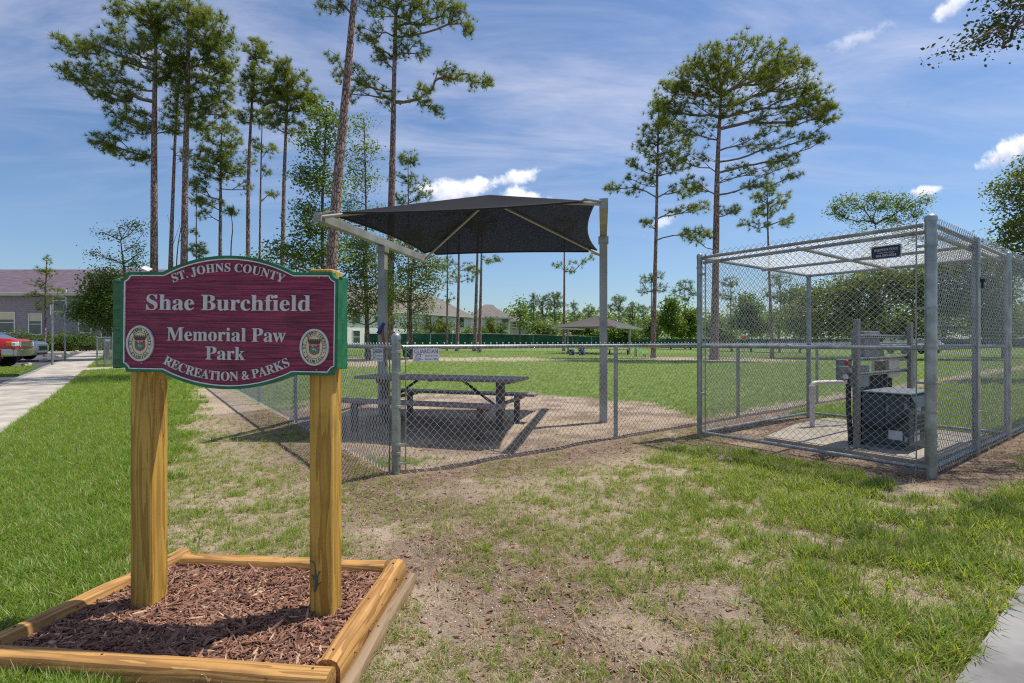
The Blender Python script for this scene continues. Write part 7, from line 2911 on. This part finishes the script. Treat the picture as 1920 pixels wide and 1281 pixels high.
def pickup():
    z = tz(-21.5, 22.5) - .008
    nose = np.array((53 - 960, 0)) / 960 * 22.9
    hd = np.array((0.90, 0.44))
    hd /= np.linalg.norm(hd)
    tip = np.array((nose[0], 22.9))
    c = tip - hd * 2.75
    t = thing("pickup_truck", "red pickup truck with chrome bumper parked nose towards the path", "pickup truck", (c[0], c[1], z), math.atan2(hd[1], hd[0]))
    w = .98
    # front is +x
    body_loft([(2.62, .90, .62, .93, 1.02, .84, 1.16), (2.45, .95, .52, .97, 1.06, .88, 1.24), (1.7, .96, .50, .98, 1.10, .90, 1.30), (.95, .96, .48, .98, 1.12, .92, 1.33), (-.2, .96, .48, .98, 1.12, .95, 1.33), (-1.0, .96, .48, .98, 1.12, .95, 1.30), (-2.75, .95, .55, .98, 1.12, .95, 1.29)], MT['red_car'], "body", t)
    body_loft([(.98, .80, 1.28, .86, 1.31, .80, 1.34), (.25, .84, 1.28, .84, 1.50, .70, 1.84), (-.9, .84, 1.28, .84, 1.50, .70, 1.88), (-1.25, .84, 1.28, .84, 1.45, .72, 1.80)], MT['red_car'], "cab", t)
    for s in (-1, 1):
        side_glass(t, [(.60, 1.40), (.22, 1.78), (-.30, 1.80), (-.30, 1.40)], s * .865)
        side_glass(t, [(-.38, 1.40), (-.38, 1.80), (-1.0, 1.80), (-1.05, 1.40)], s * .865)
        for x in (1.72, -1.85):
            wheel(t, x, s * .86, .40, .26)
            a = np.linspace(0, PI, 15)
            arch = [(x + .50 * math.cos(q), .42 + .50 * math.sin(q)) for q in a]
            side_glass(t, arch, s * .985, MT['black'], "wheel_arch")
            lip = MB().tube([(p, s * .995, q) for p, q in [(x + .51 * math.cos(q), .42 + .51 * math.sin(q)) for q in a]], .022, 6)
            lip.build("arch_lip", MT['red_car'], t, world=False)
        MB().box((2.50, s * .78, 1.02), (.30, .40, .20), bev=.03).build("headlight", MT['lamp'], t, world=False)
        MB().box((2.42, s * .945, 1.03), (.22, .09, .19), bev=.02).build("turn_lamp", MT['amber'], t, world=False)
        MB().box((.55, s * 1.07, 1.42), (.12, .20, .17), bev=.02).build("mirror", MT['red_car'], t, world=False)
        MB().box((-.1, s * .99, 1.05), (.14, .02, .03)).build("door_handle", MT['chrome'], t, world=False)
    MB().box((2.66, 0, 1.02), (.06, 1.10, .22), bev=.01).build("grille", MT['chrome'], t, world=False)
    bp = MB()
    pr = [(2.78, .0), (2.76, .45), (2.70, .80), (2.55, .99), (2.20, 1.02)]
    pts = [(x, -y) for x, y in reversed(pr)] + pr[1:]
    n = len(pts)
    V = []
    for zz, off in ((.50, -.05), (.56, 0), (.78, 0), (.82, -.06)):
        V += [(x + off, y, zz) for x, y in pts]
    F = []
    for i in range(3):
        for j in range(n - 1):
            F.append((i * n + j, i * n + j + 1, (i + 1) * n + j + 1, (i + 1) * n + j))
    bp.add(V, F)
    bp.box((2.50, 0, .66), (.36, 1.9, .24))
    bp.build("front_bumper", MT['chrome'], t, world=False)
    # windscreen
    MB().add([(.93, -.74, 1.36), (.93, .74, 1.36), (.30, .64, 1.80), (.30, -.64, 1.80)], [(0, 1, 2, 3)]).build("windscreen", MT['glass'], t, world=False)


def suv():
    Y = 28.3
    z = tz(-25.5, Y) - .008
    tip = np.array(((81 - 960) / 960 * Y, Y))
    hd = np.array((0.86, 0.40))
    hd /= np.linalg.norm(hd)
    c = tip - hd * 2.3
    t = thing("parked_car", "silver white crossover car parked beyond the red pickup truck", "car", (c[0], c[1], z + .05), math.atan2(hd[1], hd[0]))
    m = MT['white_car']
    body_loft([(2.30, .72, .42, .80, .74, .70, .88), (2.15, .86, .28, .90, .82, .78, 1.00), (1.5, .90, .25, .92, .92, .82, 1.10), (.8, .90, .25, .92, .95, .85, 1.16), (-.5, .90, .25, .92, .98, .88, 1.17), (-1.9, .89, .28, .91, 1.0, .86, 1.18), (-2.25, .80, .45, .86, .95, .80, 1.12)], m, "body", t)
    body_loft([(.95, .74, 1.12, .82, 1.15, .78, 1.17), (.05, .82, 1.12, .82, 1.32, .62, 1.62), (-1.1, .82, 1.12, .82, 1.34, .64, 1.68), (-1.8, .80, 1.12, .80, 1.30, .62, 1.58), (-2.1, .78, 1.12, .78, 1.16, .70, 1.20)], m, "cab", t)
    for s in (-1, 1):
        side_glass(t, [(.55, 1.20), (.05, 1.54), (-.45, 1.58), (-.45, 1.20)], s * .835)
        side_glass(t, [(-.52, 1.20), (-.52, 1.58), (-1.25, 1.58), (-1.5, 1.22)], s * .835)
        for x in (1.42, -1.35):
            wheel(t, x, s * .80, .35, .22)
            a = np.linspace(0, PI, 13)
            side_glass(t, [(x + .42 * math.cos(q), .36 + .42 * math.sin(q)) for q in a], s * .918, MT['black'], "wheel_arch")
        MB().bar((2.22, s * .60, .80), (1.95, s * .89, .86), .06, .07).build("headlight", MT['lamp'], t, world=False)
        MB().bar((2.27, s * .62, .58), (2.12, s * .84, .60), .10, .13).build("fog_recess", MT['black'], t, world=False)
        MB().box((.62, s * .99, 1.18), (.10, .18, .13), bev=.02).build("mirror", m, t, world=False)
    MB().box((2.26, 0, .66), (.12, 1.05, .26), bev=.02).build("grille", MT['black'], t, world=False)
    MB().box((2.24, 0, .36), (.14, 1.2, .08), bev=.02).build("lower_grille", MT['black'], t, world=False)
    MB().add([(.93, -.68, 1.175), (.93, .68, 1.175), (.10, .57, 1.60), (.10, -.57, 1.60)], [(0, 1, 2, 3)]).build("windscreen", MT['glass'], t, world=False)


lot_things()
pickup()
suv()


# ------------------------------------------------------------------ things out on the lawn
def lawn_things():
    # green waste bin behind the corner post
    Y = 31.5
    c = at(763, 668, Y)
    z = tz(c[0], Y)
    t = thing("waste_bin", "green waste bin on the lawn right behind the fence's corner post", "bin", (c[0], Y, z))
    smooth_by_angle(MB().lathe([(.20, .05), (.25, .12), (.27, .82), (.29, .84)], 18, (c[0], Y, z)).build("bin_body", MT['bin_green'], t))
    smooth_by_angle(MB().lathe([(.30, .84), (.31, .90), (.26, .98), (.10, 1.03)], 18, (c[0], Y, z)).build("lid", MT['bin_green'], t))
    MB().tube([(c[0] + .33, Y, z - .05), (c[0] + .33, Y, z + .7)], .03, 8).build("post", MT['dark_metal'], t)
    # blue drums
    for px, lab in ((1072, "left of two small blue drums under the far canopy"), (1091, "right of two small blue drums under the far canopy")):
        Y = 38.5
        c = at(px, 663, Y)
        z = tz(c[0], Y)
        t = thing("drum", lab, "drum", (c[0], Y, z), 0, "blue drums under the far canopy")
        smooth_by_angle(MB().lathe([(.19, 0), (.21, .03), (.205, .16), (.22, .18), (.22, .22), (.205, .24), (.21, .40), (.19, .43)], 16, (c[0], Y, z)).build("shell", MT['blue'], t))
        MB().lathe([(.17, .425), (.17, .437), (.05, .44)], 12, (c[0], Y, z)).build("top", MT['dark_metal'], t)
    # agility ramp
    Y = 37.0
    c = at(1199, 664, Y)
    z = tz(c[0], Y)
    t = thing("agility_ramp", "bright green sloped dog agility ramp left of the lopsided pine's foot", "ramp", (c[0], Y, z))
    nb = 6
    a, b = np.array((c[0] - .28, Y, z + .62)), np.array((c[0] + .30, Y - .25, z + .18))
    for i in range(nb):
        p = a + (b - a) * i / nb
        q = a + (b - a) * (i + .92) / nb
        MB().bar(p, q, .42, .04).build("plank", MT['ramp_green'], t)
    for p in (a, b):
        for s in (-.18, .18):
            MB().bar((p[0], p[1] + s, z - .05), (p[0], p[1] + s, p[2]), .05, .05, (0, 1, 0)).build("leg", MT['dark_metal'], t)
    # low dark bench right of the far canopy
    Y = 40.0
    c = at(1160, 662, Y)
    z = tz(c[0], Y)
    t = thing("bench", "low dark bench with thin legs right of the near canopy's right post", "bench", (c[0], Y, z))
    for i in range(3):
        MB().box((c[0], Y - .15 + i * .15, z + .44), (1.7, .13, .04)).build("seat_plank", MT['table'], t)
    for s in (-.7, .7):
        for e in (-.15, .15):
            MB().box((c[0] + s, Y + e, z + .2), (.06, .06, .45)).build("leg", MT['dark_metal'], t)
    # orange marker far behind the cage
    Y = 55.0
    c = at(1395, 634, Y)
    z = tz(c[0], Y)
    t = thing("marker", "small orange marker disc on a post far behind the cage", "marker", (c[0], Y, z))
    MB().tube([(c[0], Y, z - .1), (c[0], Y, c[2])], .03, 6).build("post", MT['dark_metal'], t)
    smooth_by_angle(MB().lathe([(.24, -.02), (.26, 0), (.24, .02)], 16, (c[0], Y - .05, c[2]), Matrix.Rotation(PI / 2, 3, 'X')).build("disc", mat("orange plastic", (.75, .14, .02), .5), t))
    # white van far right beyond the park
    Y = 52.0
    c = at(1712, 632, Y)
    z = tz(c[0], Y)
    t = thing("white_van", "white van parked far behind the cage under the dark oak", "van", (c[0], Y, z), 0.05)
    body_loft([(2.55, .85, .40, .92, .85, .85, 1.0), (2.2, .95, .35, .98, .95, .88, 1.15), (1.5, .97, .33, 1.0, 1.2, .80, 1.95), (0, .97, .33, 1.0, 1.2, .85, 2.10), (-2.4, .97, .35, 1.0, 1.2, .85, 2.08), (-2.55, .92, .45, .96, 1.1, .80, 1.98)], MT['white_car'], "body", t)
    for s in (-1, 1):
        side_glass(t, [(1.55, 1.22), (1.25, 1.80), (.55, 1.84), (.55, 1.22)], s * .985)
        for x in (1.65, -1.65):
            wheel(t, x, s * .88, .36, .24)
        MB().box((2.42, s * .72, .86), (.25, .36, .18), bev=.03).build("headlight", MT['lamp'], t, world=False)


lawn_things()
